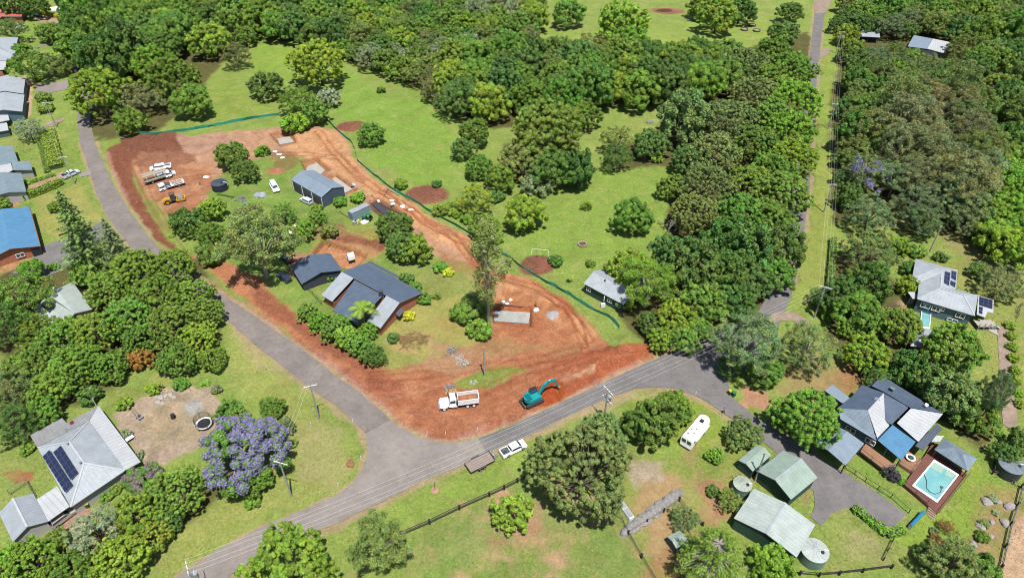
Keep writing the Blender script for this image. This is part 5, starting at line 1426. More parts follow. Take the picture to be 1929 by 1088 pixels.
# blossom trees
me_, cen_ = dome(700, lobes=125, lobe_r=(.11, .18), per=110, leaf=.028, zc=.8, b=.68, zmin=-.55, tintv=.2, jit=.9, flower=FLOWER['purple'], ffrac=.95)
proto('j', [(me_, trunk_mesh("trunk", 70, .9, .05, 6, .6, .8))])
me_, cen_ = dome(710, lobes=70, lobe_r=(.12, .2), per=70, leaf=.035, zc=1.1, b=.85, zmin=-.6, tintv=.2, jit=1.2, flower=FLOWER['purple'], ffrac=.55, core=False, vol=True)
proto('J', [(me_, trunk_mesh("trunk", 71, 1.1, .04, cen=cen_, nl=16, mat=M_PALEBARK))])
me_, cen_ = dome(720, lobes=60, lobe_r=(.16, .26), per=90, leaf=.045, zc=.6, b=.5, zmin=-.5, tintv=.2, jit=.9, flower=FLOWER['pink'], ffrac=.6)
proto('P', [(me_, trunk_mesh("trunk", 72, .5, .04, 5, .5, .5))])
me_, cen_ = dome(730, lobes=26, lobe_r=(.22, .36), per=60, leaf=.08, zc=.55, b=.5, zmin=-.7, jit=.9, flower=FLOWER['white'], ffrac=.5)
proto('F', [(me_, trunk_mesh("trunk", 73, .5, .04, 5, .5, .5))])
# nearly bare pale tree
me_, cen_ = dome(740, lobes=80, lobe_r=(.10, .18), per=120, leaf=.026, zc=.95, b=.7, zmin=-.5, core=False, vol=True, jit=1.5)
proto('b', [(me_, trunk_mesh("trunk", 74, 1.0, .045, cen=cen_, nl=26, mat=M_PALEBARK, lr=.8))])

def bare_mesh(seed):
    R = random.Random(seed); b = B()
    def grow(p, d, L, r, n):
        q = p+d*L
        b.tube([p, p.lerp(q, .5)+Vector((R.uniform(-.03, .03), R.uniform(-.03, .03), 0)), q], [r, r*.8, r*.6], 5)
        if n == 0: return
        for k in range(3):
            e = (d+Vector((R.uniform(-.8, .8), R.uniform(-.8, .8), R.uniform(-.1, .5)))).normalized()
            grow(q, e, L*R.uniform(.6, .8), r*.55, n-1)
    grow(Vector((0, 0, 0)), Vector((0, 0, 1)), .6, .05, 4)
    ob = b.build("trunk", M_PALEBARK); me = ob.data; bpy.data.objects.remove(ob); return me
proto('x', [(None, bare_mesh(3)), (None, bare_mesh(8))])

def conifer_mesh(seed, tiers=24, base_r=.22, droop=.02):
    """tall pine with flat whorls; unit height"""
    R = np.random.RandomState(seed); C = []; Nn = []; S = []; T = []; b = B()
    b.tube([(0, 0, -.01), (0, 0, .5), (0, 0, .98)], [.014, .009, .002], 7)
    for i in range(tiers):
        t = i/(tiers-1); z = .10+.87*t; L = base_r*(1-t)**.8*R.uniform(.85, 1.1)+.012
        nb = 7 if t < .8 else 5; off = R.uniform(0, 2)
        for k in range(nb):
            an = off+2*math.pi*k/nb+R.uniform(-.2, .2); LL = L*R.uniform(.75, 1.12)
            dx, dy = math.cos(an), math.sin(an)
            b.tube([(0, 0, z), (dx*LL, dy*LL, z+.02*LL-droop)], [.0035*(1.2-t), .001], 4, cap=False)
            n = int(80*LL/base_r)+10
            u = R.uniform(.12, 1.0, n); side = R.normal(size=n)*.024*(1.25-u)*(LL/base_r+.4)
            c = np.stack([dx*LL*u-dy*side, dy*LL*u+dx*side, z+R.normal(size=n)*.004+u*.012-droop*u], 1)
            C.append(c); Nn.append(np.stack([R.normal(size=n)*.5, R.normal(size=n)*.5, np.ones(n)], 1))
            S.append(R.uniform(.008, .017, n)); T.append(np.ones((n, 3))*R.uniform(.6, 1.35)*R.uniform(.8, 1.2, (n, 1)))
    me = leaf_object("crown", np.concatenate(C), np.concatenate(Nn), np.concatenate(S), np.concatenate(T), R, [M_LEAF], aspect=.5)
    ob = b.build("trunk", M_BARK); tm = ob.data; bpy.data.objects.remove(ob)
    return me, tm
proto('k', [conifer_mesh(1, 22, .29, .03), conifer_mesh(2, 20, .27, .035)])

def bunya_mesh():
    """dome of long radiating limbs with dark tufts near their ends; unit radius"""
    R = np.random.RandomState(9); C = []; Nn = []; S = []; T = []; b = B()
    b.tube([(0, 0, 0), (0, 0, 1.2), (0, 0, 2.0)], [.05, .04, .01], 8)
    for i in range(150):
        z0 = R.uniform(.9, 1.95); t = (z0-.9)/1.05
        an = R.uniform(0, 2*math.pi); L = (1.0-.72*t**1.6)*R.uniform(.75, 1.05)
        e = np.array([math.cos(an)*L, math.sin(an)*L, z0-.28*(1-t)+.12*t])
        m = np.array([math.cos(an)*L*.55, math.sin(an)*L*.55, z0+.02])
        b.tube([(0, 0, z0), tuple(m), tuple(e)], [.020, .014, .005], 4, cap=False)
        for u in np.linspace(.70, 1.02, 4):
            c = (1-u)**2*np.array([0, 0, z0])+2*u*(1-u)*m+u*u*e
            n = 26; d = R.normal(size=(n, 3))
            C.append(c+d*np.array([.045, .045, .035])); Nn.append(d+np.array([0, 0, .6])); S.append(R.uniform(.018, .034, n)); T.append(np.ones((n, 3))*R.uniform(.7, 1.4, (n, 1)))
    me = leaf_object("crown", np.concatenate(C), np.concatenate(Nn), np.concatenate(S), np.concatenate(T), R, [M_LEAF], aspect=.45)
    ob = b.build("trunk", M_PALEBARK); tm = ob.data; bpy.data.objects.remove(ob)
    return me, tm
proto('B', [bunya_mesh()])
def slim_mesh():
    R = np.random.RandomState(12); C = []; Nn = []; S = []; T = []; b = B()
    b.tube([(0, 0, -.01), (.01, 0, .35), (-.005, .01, .7), (.01, 0, .97)], [.015, .012, .009, .003], 8)
    for i in range(60):
        z = .30+.70*(i/45)**.8; rad_ = (.07+.13*math.sin(math.pi*min(1, max(0, (z-.35)/.75))))*R.uniform(.3, 1.1); an = R.uniform(0, 6.28)
        q = np.array([math.cos(an)*rad_, math.sin(an)*rad_, z]); lr = R.uniform(.03, .055)
        b.tube([(0, 0, z-.06), tuple(q)], [.006, .002], 4, cap=False)
        n = 110; d = R.normal(size=(n, 3)); C.append(q+d*lr*.6); Nn.append(d+np.array([0, 0, .5])); S.append(R.uniform(.007, .013, n)); T.append(np.ones((n, 3))*R.uniform(.75, 1.25)*R.uniform(.8, 1.2, (n, 1)))
    me = leaf_object("crown", np.concatenate(C), np.concatenate(Nn), np.concatenate(S), np.concatenate(T), R, [M_LEAF], aspect=.5)
    ob = b.build("trunk", M_PALEBARK); tm = ob.data; bpy.data.objects.remove(ob)
    return me, tm
proto('v', [slim_mesh()])

def palm_mesh(seed, nf=16, th=1.0, fl=.75, lw=.10):
    """trunk of unit height with arching fronds"""
    R = np.random.RandomState(seed); C = []; b = B(); verts = []; faces = []
    b.tube([(0, 0, 0), (.02, 0, th*.5), (.03, .02, th)], [.035, .025, .02], 8)
    f = B()
    for i in range(nf):
        an = 2*math.pi*i/nf*2.4+R.uniform(-.3, .3); el = R.uniform(-.1, 1.1); L = fl*R.uniform(.8, 1.1)
        P = []
        for k in range(8):
            u = k/7
            hr = L*u*math.cos(el)*(1-.15*u)+.05*u; z = th+L*u*math.sin(el)-.55*L*u*u
            P.append(Vector((.03+math.cos(an)*hr, .02+math.sin(an)*hr, z)))
        sd = Vector((-math.sin(an), math.cos(an), 0))
        for k in range(7):
            for t in (0, .5):
                p = P[k].lerp(P[k+1], t); w = lw*1.6*math.sin(math.pi*min(1, (k+t+.8)/8.2))+.02
                d = (P[k+1]-P[k]).normalized()
                for sgn in (-1, 1):
                    tip = p+sd*sgn*w+d*w*.5-Vector((0, 0, w*.45))
                    f.face([p-d*.012, p+d*.028, tip])
    ob = f.build("crown", M_LEAF); fm = ob.data; bpy.data.objects.remove(ob)
    ca = fm.color_attributes.new("tint", 'FLOAT_COLOR', 'POINT')
    ca.data.foreach_set("color", np.repeat(np.array([[1, 1, 1, 1.0]]), len(fm.vertices), 0).astype(np.float32).ravel())
    ob = b.build("trunk", M_BARK); tm = ob.data; bpy.data.objects.remove(ob)
    return fm, tm
proto('p', [palm_mesh(1), palm_mesh(2)])
proto('n', [palm_mesh(5, 14, .45, .8, .16), palm_mesh(6, 13, .4, .8, .16)])     # banana clump

ZC = {'C': .9, 'A': .85, 'c': .95, 'd': .8, 'w': 1.15, 'g': 1.35, 'o': .95, 's': .62, 'l': .85, 'j': .8, 'J': 1.1, 'P': .6, 'F': .55, 'b': .95, 'x': .9, 'B': 1.45, 'p': 1.1, 'n': .55}
NAME = {'C': 'camphor_tree', 'A': 'fig_tree', 'c': 'camphor_tree', 'd': 'broadleaf_tree', 'w': 'she_oak_tree', 'g': 'gum_tree', 'o': 'wattle_tree', 's': 'shrub', 'l': 'small_tree', 'j': 'jacaranda_tree', 'J': 'jacaranda_tree', 'P': 'flowering_shrub', 'F': 'flowering_shrub',
        'b': 'gum_tree', 'x': 'bare_tree', 'B': 'pine_tree', 'v': 'gum_tree', 'p': 'palm_tree', 'n': 'banana_plant', 'k': 'pine_tree'}
CAT = {'s': 'shrub', 'P': 'shrub', 'F': 'shrub', 'p': 'palm tree', 'n': 'banana plant'}
LC = {'G': (.148, .252, .038), 'D': (.108, .196, .040), 'Y': (.210, .312, .036), 'M': (.160, .262, .036), 'L': (.178, .318, .036), 'O': (.178, .242, .064), 'B': (.195, .215, .082),
      'S': (.265, .325, .180), 'R': (.30, .17, .045), 'K': (.07, .06, .06), 'W': (.170, .230, .088), 'T': (.35, .31, .19), 'E': (.40, .42, .035)}
CW = {'G': 'green', 'M': 'mid green', 'D': 'dark green', 'Y': 'yellow-green', 'L': 'bright green', 'O': 'olive green', 'B': 'brownish olive', 'S': 'silvery grey-green', 'R': 'orange and rust',
      'K': 'dark purple', 'W': 'grey-green', 'T': 'straw coloured', 'E': 'yellow'}
_vr = random.Random(77)
def plant_world(p, R, kind, col, label, group=None, zs=1.0, seed=None):
    var = PROTO[kind]; i = _vr.randrange(len(var)); crown_me, trunk_me = var[i]
    nm = NAME[kind]
    t = thing(nm, label, CAT.get(kind, 'tree'), (p[0], p[1], gz(p)-0.05), _vr.uniform(0, 2*math.pi), group)
    t.scale = (R, R, R*zs)
    if crown_me is not None:
        c = bpy.data.objects.new("crown", crown_me); COL.objects.link(c); c.parent = t
        base = LC[col]; j = _vr.uniform(.88, 1.14)
        c.color = (base[0]*j*_vr.uniform(.9, 1.12), base[1]*j, base[2]*j*_vr.uniform(.85, 1.15), 1)
    k = bpy.data.objects.new("trunk", trunk_me); COL.objects.link(k); k.parent = t
    return t

def plant(px, py, rpx, kind, col, label, group=None, zs=1.0):
    if kind == 'g' and rpx < 27: zs = 2.6
    """crown centred at (px,py) in the photograph with half-width rpx there"""
    R = 5.0
    for _ in range(5):
        zc = ZC[kind]*R*zs
        R = rpx*depth(px, py, zc)/F_PX
    return plant_world(W(px, py, ZC[kind]*R*zs), R, kind, col, label, group, zs)

def plant_tall(bx, by, R, hgt, kind, col, label, group=None):
    """base at (bx,by); for unit-height prototypes"""
    p = W(bx, by); t = plant_world(p, hgt, kind, col, label, group); return t

TREES = """
185 175 54 C Y|broad yellow-green tree overhanging the bend of the left road
262 185 36 o B|brownish open tree between the two green crowns beside the left road
322 150 50 C G|large green tree north of the brown spoil heap
362 190 34 c G|green tree leaning out over the paddock above the silt fence
288 118 36 c L|bright green tree behind the spoil heap clump
245 228 30 l G|leafy green understory tree next to the spoil heap
395 75 36 c Y|yellow-green domed tree at the left end of the paddock
443 104 26 o B|thin brown-pink tree at the corner of the upper left paddock
462 68 20 c G|small round green tree at the top of the upper left paddock
500 160 28 c D|dark round tree at the lower left of the upper paddock
600 118 50 C Y|large yellow-green tree standing alone at the paddock corner
560 190 34 o G|open dark-branched tree at the top corner of the silt fence
588 208 30 l G|small green tree leaning on the silt fence corner
617 184 20 l S|pale grey-green tree behind the silt fence corner
555 232 24 s L|bright green undergrowth below the silt fence corner
698 251 24 c G|round green tree beside the brown mulch heap
718 169 8 s G|tiny green shrub alone in the big paddock
436 292 28 c G|green tree on the lawn above the black water tank
462 322 25 d D|dark green tree right of the black water tank
495 284 13 s L|bright lime shrub beside the dark tree near the water tank
400 392 25 l L|yellow-green leafy tree below the black water tank
352 418 32 d D|dark spreading tree at the site edge by the yellow roller
322 440 12 n L|low spiky green plant at the verge below the yellow roller
395 440 26 d G|green tree between the roller and the big gum
398 478 26 s D|dark green undergrowth below the big pale-barked gum
483 448 70 g O|very large olive gum with pale trunk behind the grey garage
535 400 22 o G|thin green tree beside the open trailer
572 434 22 l L|bright lime shrub hiding a white car
598 412 18 l G|bright green shrub above the lime shrub and white car
622 438 16 s O|olive shrub at the end of the lime shrub group
640 380 12 s G|green bush at the corner of the blue-grey shed
675 372 13 s L|low green bush right of the blue-grey shed
597 392 10 s G|small green bush in front of the blue-grey shed
742 425 34 d D|dark broad fig tree beside the black membrane pad
757 462 32 d D|dark lower crown of tree beside the brick house lawn
782 468 31 l Y|bright yellow-green leafy tree above the brick house lawn
756 347 12 s G|upright green shrub on the paddock side of the silt fence
823 346 9 s D|tiny dark shrub by the brown mulch heap in the paddock
893 374 32 o Y|yellow-green ragged tree on the paddock below the dark clump
829 396 14 s G|left shrub of the row planted along the silt fence
850 390 13 s G|second shrub of the row planted along the silt fence
860 400 12 s Y|yellow-green third shrub in the row along the silt fence
880 412 12 s G|fourth shrub of the row planted along the silt fence
912 428 28 l G|loose green tree at the paddock end of the shrub row
936 448 13 s Y|small yellow shrub below the loose tree near the silt fence
988 400 37 c Y|round yellow-green tree in the middle of the paddock
1190 407 35 c G|dome-shaped green tree alone in the right paddock
1105 388 10 s G|tiny green shrub between the two round paddock trees
895 247 28 c G|green tree at the left end of the paddock clump
874 280 24 d D|dark green tree at the paddock edge left of the clump
903 314 25 c G|round green tree in front of the paddock clump
943 335 27 c G|green tree at the foot of the paddock clump
1028 245 66 C G|huge green domed tree crowning the paddock clump
985 305 42 d O|olive tree on the left side of the paddock clump
1045 318 46 d D|dark tree at the front of the paddock clump
1088 318 34 w D|dark tree at the right end of the paddock clump
1102 218 29 c G|green tree just behind the huge paddock dome
935 370 14 s D|small dark shrub beneath the paddock clump
1010 350 26 s W|grey-green low growth along the front of the paddock clump
1163 262 30 o O|olive-brown tree at the gap above the right paddock
1160 296 28 o D|dark ragged tree at the gap above the right paddock
1225 270 34 d D|dark green tree along the top of the right paddock
1238 298 11 s L|bright green small shrub along the top of the right paddock
1288 222 46 w O|olive-green cypress-like tree left of the avenue
1268 352 26 c G|green tree at the right edge of the paddock
1258 430 26 x O|bare dark-twigged tree beside the avenue
1300 300 36 d D|dark tree between the right paddock and the avenue
1398 128 46 A O|olive tree in the outer avenue row, topmost
1425 180 44 A O|olive tree in the outer avenue row, second from the top
1372 228 50 A O|broad olive tree in the outer avenue row beside the cypress
1345 290 48 A O|olive tree in the outer avenue row, bordering the right paddock
1330 350 50 A O|olive tree with bare twigs showing in the outer avenue row
1308 402 44 A O|lowest olive tree of the outer avenue row
1478 62 28 d D|dark tree beside the top of the right road
1488 24 24 d D|dark tree at the top edge beside the right road
1455 95 30 c G|green tree at the top of the avenue
1488 135 44 C G|green avenue tree leaning over the right road, uppermost
1452 150 34 c G|green avenue tree between the olive row and the road
1498 192 48 C L|bright green avenue tree leaning over the right road
1455 222 42 C G|green avenue tree in the upper middle of the row
1488 250 48 C L|bright green avenue tree above the road bend
1425 272 42 C G|green avenue tree in the middle of the row
1490 300 44 C L|bright green avenue tree where the road reappears
1452 325 46 C G|green avenue tree just left of the one beside the road bend
1475 365 48 C G|green avenue tree beside the road bend
1415 350 44 C G|feathery green avenue tree
1395 405 46 C G|feathery green avenue tree lower down the row
1450 418 46 C G|feathery green avenue tree beside the straight road
1475 465 40 w D|dark feathery avenue tree beside the straight road
1418 470 46 w D|dark feathery tree low in the avenue
1370 455 44 w D|dark feathery tree near the green shed house
1460 515 38 d G|green tree at the lower end of the avenue by the road
1412 528 44 d D|dark tree at the lower end of the avenue
1365 520 42 w D|dark tree behind the green shed house
1308 500 48 w D|broad dark feathery tree behind the green shed house
1258 480 36 w D|dark feathery tree above the green shed house roof
1358 480 24 c L|bright green slim tree between dark avenue trees
1385 565 40 d D|dark tree above the big roadside gum
1330 565 42 d G|green tree behind the yellow-green tree by the road
1184 506 42 l Y|yellow-green tree leaning over the green shed house roof
1222 525 52 g Y|tall pale-trunked gum in front of the green shed house
1178 568 18 l Y|small yellow-green tree at the shed house wall
1272 598 36 c Y|bright yellow-green tree at the roadside clump
1288 640 28 c G|green tree at the road edge below the yellow-green tree
1243 642 23 l Y|yellow-green shrub at the end of the red earth bank
1225 610 26 d D|dark undergrowth behind the yellow-green roadside shrub
1318 620 26 d G|green bush along the road below the avenue
1168 42 44 l L|vivid lime green tree in the top clearing
1190 75 30 l L|vivid lime green lower tree in the top clearing
1070 24 28 c G|round green tree in the top clearing
1352 28 36 c Y|yellow-green tree at the top edge beside the round troughs
1325 12 26 c G|green tree at the top edge above the round troughs
1395 18 28 c D|dark tree at the top edge above the round troughs
1422 28 12 p W|small palm beside the trees at the top clearing
1408 640 62 g W|big grey-green gum overhanging the road junction
1440 700 34 d G|green undergrowth at the foot of the big junction gum
1372 690 22 d D|dark understory left of the big junction gum trunk
1522 656 54 b O|pale-limbed sparse tree right of the junction gum
1578 560 36 w D|dark tree at the verge by the looping drive
1545 560 20 o D|dark shadowy tree under the pole at the looping drive
1615 585 46 d G|green tree between the looping drive and the blue-grey house
1632 664 38 c Y|yellow-green round tree behind the big slate-grey house
1696 612 37 c G|dark round tree hiding the corner of the pool
1797 650 46 c G|large dark round tree below the blue-grey house
1712 694 34 w D|dark feathery tree behind the slate-grey house, left end
1762 722 38 w D|dark feathery tree behind the slate-grey house, middle
1800 745 44 w O|olive feathery tree behind the slate-grey house
1835 775 44 d G|leafy green tree at the right end behind the slate-grey house
1650 712 24 o D|small dark tree at the rear corner of the slate-grey house
1878 740 26 g W|tall thin grey-green gum leaning over the gravel drive
1640 475 48 o O|olive spreading tree at the top of the long verge
1642 535 36 w D|dark tree below the olive spreading tree by the verge
1695 462 20 l L|bright lime shrub above the blue-grey house
1728 473 15 s G|round green shrub nearest the garden pole
1773 484 12 s D|small dark shrub behind the blue-grey house roof
1718 508 18 s D|dark shrub at the left gable of the blue-grey house
1713 538 22 l Y|yellow-green tree touching the blue-grey house roof
1846 511 19 s D|dark green round shrub right of the blue-grey house
1885 532 38 o B|brownish bushy tree right of the blue-grey house
1640 402 40 o W|grey-green ragged tree with lean trunk above the olive tree
1640 330 40 J W|purple-flowered tree with tall pale trunk
1600 370 24 w D|very dark tree beside the road shadow
1715 225 60 g B|brown-olive gum, largest of the right hand wood
1655 240 46 g O|olive gum at the roadside of the right hand wood
1760 290 54 g B|brownish gum low in the right hand wood
1690 330 36 g W|grey-green gum above the bare earth
1780 350 44 o W|grey-green ragged tree above the bare earth
1745 420 28 o O|small olive tree on the bare earth
1830 395 44 o W|dark grey-green tree above the right lawn
1885 340 48 l L|bright lime tree at the right edge
1875 440 38 l L|bright green tree at the right edge below the lime tree
1905 280 40 l G|green tree at the right edge above the lime tree
1920 390 36 l G|green tree cut by the right edge
1600 205 26 d D|dark tree on the verge beside the second power pole
1598 300 24 d D|dark tree on the verge below the second power pole
1604 255 25 w O|olive tree on the verge between the two poles
1590 335 20 o D|dark ragged tree beside the third power pole
1595 65 22 l Y|yellow-green tree beside the white carport roof
1605 95 24 c G|green tree in front of the white carport
1615 150 28 c G|green tree on the verge near the top of the right road
1580 45 18 c D|dark tree at the top of the right road verge
892 575 24 s D|dark bushy growth at the foot of the tall slim tree
905 622 22 s L|bright green bush below the tall slim tree
872 590 22 s G|green bush left of the tall slim tree
578 588 19 l G|hedge shrub at the left end beside the brick house
600 606 21 l L|hedge shrub second from the left beside the brick house
625 622 23 l G|hedge shrub third from the left beside the brick house
652 634 24 l L|hedge shrub in the middle beside the brick house
645 605 18 s G|low hedge shrub touching the brick house roof
680 650 24 l G|hedge shrub right of the middle beside the brick house
700 668 22 l D|dark hedge shrub near the right end beside the brick house
716 676 14 o D|ragged shrub at the right end of the brick house hedge
694 622 18 l L|yellow-green shrub under the palm at the brick house
770 594 11 s E|yellow rounded shrub at the brick house porch
799 562 13 s G|green shrub at the right corner of the brick house
823 557 8 s G|small round shrub on the lawn right of the brick house
766 524 13 s D|dark shrub behind the brick house roof, left
783 540 11 s G|green shrub behind the brick house roof, right
830 502 13 s G|green shrub on the lawn above the brick house
845 512 10 s E|yellow-leaved shrub on the lawn above the brick house
741 637 11 s D|small dark shrub next to the brush pile
622 521 10 s G|green shrub between the garage and the brick house
1047 492 13 s D|dark upright shrub beside the swing frame
1112 496 9 s G|small green shrub above the green shed house
1075 520 13 p Y|small palm left of the green shed house
1268 768 36 d G|green tree at the top of the caravan paddock
1235 795 44 w D|dark feathery tree beside the white caravan
1200 800 32 w D|dark feathery tree next to the big round tree
1098 884 92 A O|very large round tree in the foreground paddock
1130 822 50 A O|upper crown of tree behind the very large foreground tree
965 965 38 l Y|yellow-green round tree left of the very large foreground tree
1400 815 33 d O|olive round tree beside the green sheds
1348 857 16 l L|small lime tree near the caravan
1343 925 12 s D|small dark shrub near the pale water tank
1376 942 23 o G|green ragged tree below the pale water tank
1387 895 14 x O|bare twiggy tree beside the pale water tank
1290 975 25 o W|grey-green tree above the small green hut
1348 1040 74 B G|large radiating pine at the bottom edge
1455 1062 40 l L|bright green tree between the pine and the big green shed
1522 785 60 C L|large bright green tree beside the slate-grey carport
1482 790 24 d D|dark lower tree behind the bright green tree by the carport
1681 893 14 s K|dark purple-leaved shrub beside the pool deck
1698 905 8 s L|small lime shrub beside the dark purple shrub
1800 1060 52 o O|olive tree at the bottom edge near the garden beds
1752 1048 24 s D|dark shrub at the bottom edge beside the olive tree
1845 1075 34 w G|green tree at the bottom right edge
1783 990 13 o R|reddish sparse shrub on the lawn below the pool
1762 1020 14 s R|rust-leaved shrub above the bottom edge
1895 855 26 d D|dark tree beside the corrugated water tank
1920 830 24 w D|dark tree behind the corrugated water tank
42 560 52 o G|dark leafy tree beside the brown drive at the left edge
12 610 46 o D|dark tree cut by the left edge beside the pale green roof
70 620 38 o G|green tree hanging over the pale green roof
60 508 22 c L|small bright green tree below the brown drive
255 508 46 C M|mid green tree at the roadside below the pines
325 505 42 C M|mid green tree beside the road bend below the pines
360 560 40 C M|mid green tree overhanging the long road
205 545 40 C G|green tree below the tall pine
165 510 32 l G|green tree at the foot of the tall pine
290 560 46 C M|mid green tree in the middle of the left grove
240 600 46 C M|mid green tree right of the pale green roof
330 615 48 C G|green tree in the middle right of the left grove
180 625 44 C M|mid green tree below the pale green roof
120 640 46 C M|mid green tree at the left of the left grove
265 640 34 C G|green tree beside the orange tree
385 590 34 C G|green tree at the roadside tip of the left grove
370 640 38 C L|bright green tree at the right front of the left grove
335 675 36 C M|mid green tree in front of the left grove
402 676 24 c G|green round tree at the right end of the left grove
60 690 46 C M|mid green tree at the far left of the left grove
140 690 46 C M|mid green tree at the left grove's front above the bungalow
205 690 34 C G|green tree left of the orange tree
95 730 38 C M|mid green tree above the grey-roofed bungalow
264 674 23 l R|orange and rust coloured tree in front of the green grove
22 730 44 o O|dark olive tree at the left edge above the bungalow
30 795 42 o D|dark tree behind the bungalow at the left edge
80 775 32 c G|green tree at the corner of the bungalow roof
168 745 20 s D|dark shrub behind the bungalow roof
340 722 14 s G|green shrub at the top of the gravel garden
385 718 17 n L|banana clump at the top of the gravel garden
408 732 10 s B|small reddish brown shrub at the top of the gravel garden
290 732 13 s L|low green shrubs at the top left of the gravel garden
432 776 26 l G|green shrub beside the trampoline
450 790 22 l G|green shrub between trampoline and purple tree
512 768 23 c G|round green tree above the purple jacaranda
538 802 18 d W|grey-green tree at the side of the purple jacaranda
551 834 9 s Y|lime shrub on the grass triangle by the road
458 850 75 j G|large purple jacaranda beside the grass triangle
478 905 30 c G|green lower tree under the purple jacaranda
475 945 14 s L|small bright green shrub under the purple jacaranda
268 902 32 P G|pale pink blossom shrub beside the bungalow
338 925 50 C G|dense green tree between the pink shrub and the jacaranda
320 975 26 c D|dark low tree behind the dense green tree
262 965 42 c Y|yellow-green tree in front of the bungalow
290 1010 30 c Y|yellow-green tree on the verge side of the bungalow garden
182 1000 46 o S|silvery willowy tree beside the bungalow drive
225 1055 50 C Y|large yellow-green tree at the bottom edge
110 1015 22 l G|green shrub beside the white garage
62 1058 48 C L|green tree at the bottom left edge
5 1070 40 c L|green tree cut by the bottom left corner
135 1072 40 d G|dark green tree at the bottom edge
212 868 12 s L|pale green shrub at the bungalow wall, upper
238 818 10 F G|white flowering bush at the bungalow veranda, upper
262 856 9 F G|white flowering bush at the bungalow veranda, lower
50 846 12 s G|small round shrub at the rear corner of the bungalow
218 920 11 s G|round shrub in front of the bungalow window
199 936 11 s G|low shrub in front of the bungalow wall
232 760 14 s L|low green shrubs along the bungalow veranda
542 1072 84 C L|huge bright green round tree at the bottom edge
712 1020 56 g O|open olive gum with pale branches at the bottom edge
95 62 22 l G|small green tree beside the upper left driveway
62 45 13 p Y|feathery yellow palm in the upper left garden
52 66 13 p Y|yellow palm beside the red roof
70 88 15 p W|grey palm in the upper left garden
22 56 24 o O|olive bush below the red roof
40 95 16 s G|dark shrub beside the white pitched roof
95 122 26 o O|olive tree above the side drive
55 125 34 o G|broad green tree above the white double roof
120 125 18 o O|olive bush at the end of the side drive
82 184 13 s G|round green shrub above its twin by the white double roof
84 203 13 s G|round green shrub below its twin by the white double roof
52 243 24 o S|sparse grey-green tree beside the small white shed
70 148 7 s E|yellow spiky bush at the side drive
30 8 26 c D|dark tree at the top left corner
68 14 22 c D|dark tree at the top left beside the clearing
22 367 14 s G|round shrub at the end of the low hedge
4 384 14 s G|green bush at the left edge above the blue roof
104 390 12 s G|light green shrub beside the tall pine
102 502 9 s G|small upright shrub on the brown drive
1620 520 24 o G|small olive tree on the long verge
1560 590 16 s G|green shrub below the power pole at the looping drive
1600 620 20 l L|pale flowering shrub below the looping drive
1760 1000 8 s W|grey small shrub on the lawn
1855 985 9 s W|grey-green shrub in the garden bed
1850 1010 12 s G|green mounded shrub in the garden bed
1877 965 6 s S|silver small shrub in the garden bed
1870 938 8 s S|silver succulent clump in the garden bed
1590 760 14 s D|dark shrub at the small lean-to roof
"""
for line in TREES.strip().splitlines():
    spec, label = line.split('|'); a_ = spec.split()
    plant(float(a_[0]), float(a_[1]), float(a_[2]), a_[3], a_[4], label)
plant_tall(186, 520, 1, 26, 'k', 'O', "tall dark layered pine beside the blue roofed house")
plant_tall(243, 525, 1, 19, 'k', 'W', "shorter greyish layered pine between the tall pine and the road")
plant_tall(921, 612, 1, 24.5, 'v', 'O', "vine-covered tall slim tree with pale trunk in the middle of the site")
plant_tall(688, 618, 1, 6.0, 'p', 'Y', "green palm standing in front of the brick house")
for i_, (x_, y_, w_) in enumerate(((1903, 612, 'topmost'), (1906, 632, 'second'), (1907, 652, 'third'), (1910, 674, 'fourth'), (1912, 696, 'fifth'), (1914, 716, 'sixth'), (1918, 738, 'seventh'), (1922, 760, 'lowest'))):
    plant(x_, y_, 9.5, 's', 'Y', w_+" straw green grass tuft in the row beside the gravel drive", group="grass tufts along the gravel drive")

# ---- woods: every crown is a tree of its own
ORD = ['leftmost', 'second from the left', 'third from the left', 'fourth from the left', 'fifth from the left', 'sixth from the left', 'seventh from the left', 'eighth from the left',
       'ninth from the left', 'tenth from the left', 'eleventh from the left', 'twelfth from the left', 'thirteenth from the left', 'fourteenth from the left']+[w_+' from the left' for w_ in ('fifteenth', 'sixteenth', 'seventeenth', 'eighteenth', 'nineteenth', 'twentieth', '21st', '22nd', '23rd', '24th', '25th', '26th', '27th', '28th')]
def wood(poly, phrase, palette, rmin, rmax, gap, seed, group):
    R = random.Random(seed)
    P = np.array([[*W(x, y, 7.0)[:2]] for x, y in poly])
    x0, y0 = P.min(0); x1, y1 = P.max(0)
    pts = []
    for _ in range(6000):
        x, y = R.uniform(x0, x1), R.uniform(y0, y1); r = R.uniform(rmin, rmax)
        if signed_dist(np.array([x]), np.array([y]), P)[0] < 0: continue
        if any((x-a[0])**2+(y-a[1])**2 < (gap*(r+a[2]))**2 for a in pts): continue
        pts.append((x, y, r))
    items = {}
    for x, y, r in pts:
        u = R.random(); acc = 0
        for w_, kd, cl in palette:
            acc += w_
            if u <= acc: break
        items.setdefault(cl, []).append((x/ (y*CP+ (H_CAM)*SP), x, y, r, kd))
    for cl, L_ in items.items():
        L_.sort()
        for i, (_, x, y, r, kd) in enumerate(L_):
            lab = f"{ORD[i]} of the {CW[cl]} trees {phrase}" if len(L_) > 1 else f"only {CW[cl]} tree {phrase}"
            plant_world((x, y), r, kd, cl, lab, group, R.uniform(.95, 1.2))
FA = [(.45, 'c', 'G'), (.3, 'c', 'D'), (.25, 'c', 'Y')]
FM = [(.25, 'c', 'G'), (.2, 'd', 'D'), (.2, 'o', 'O'), (.12, 'o', 'S'), (.13, 'c', 'Y'), (.1, 'o', 'B')]
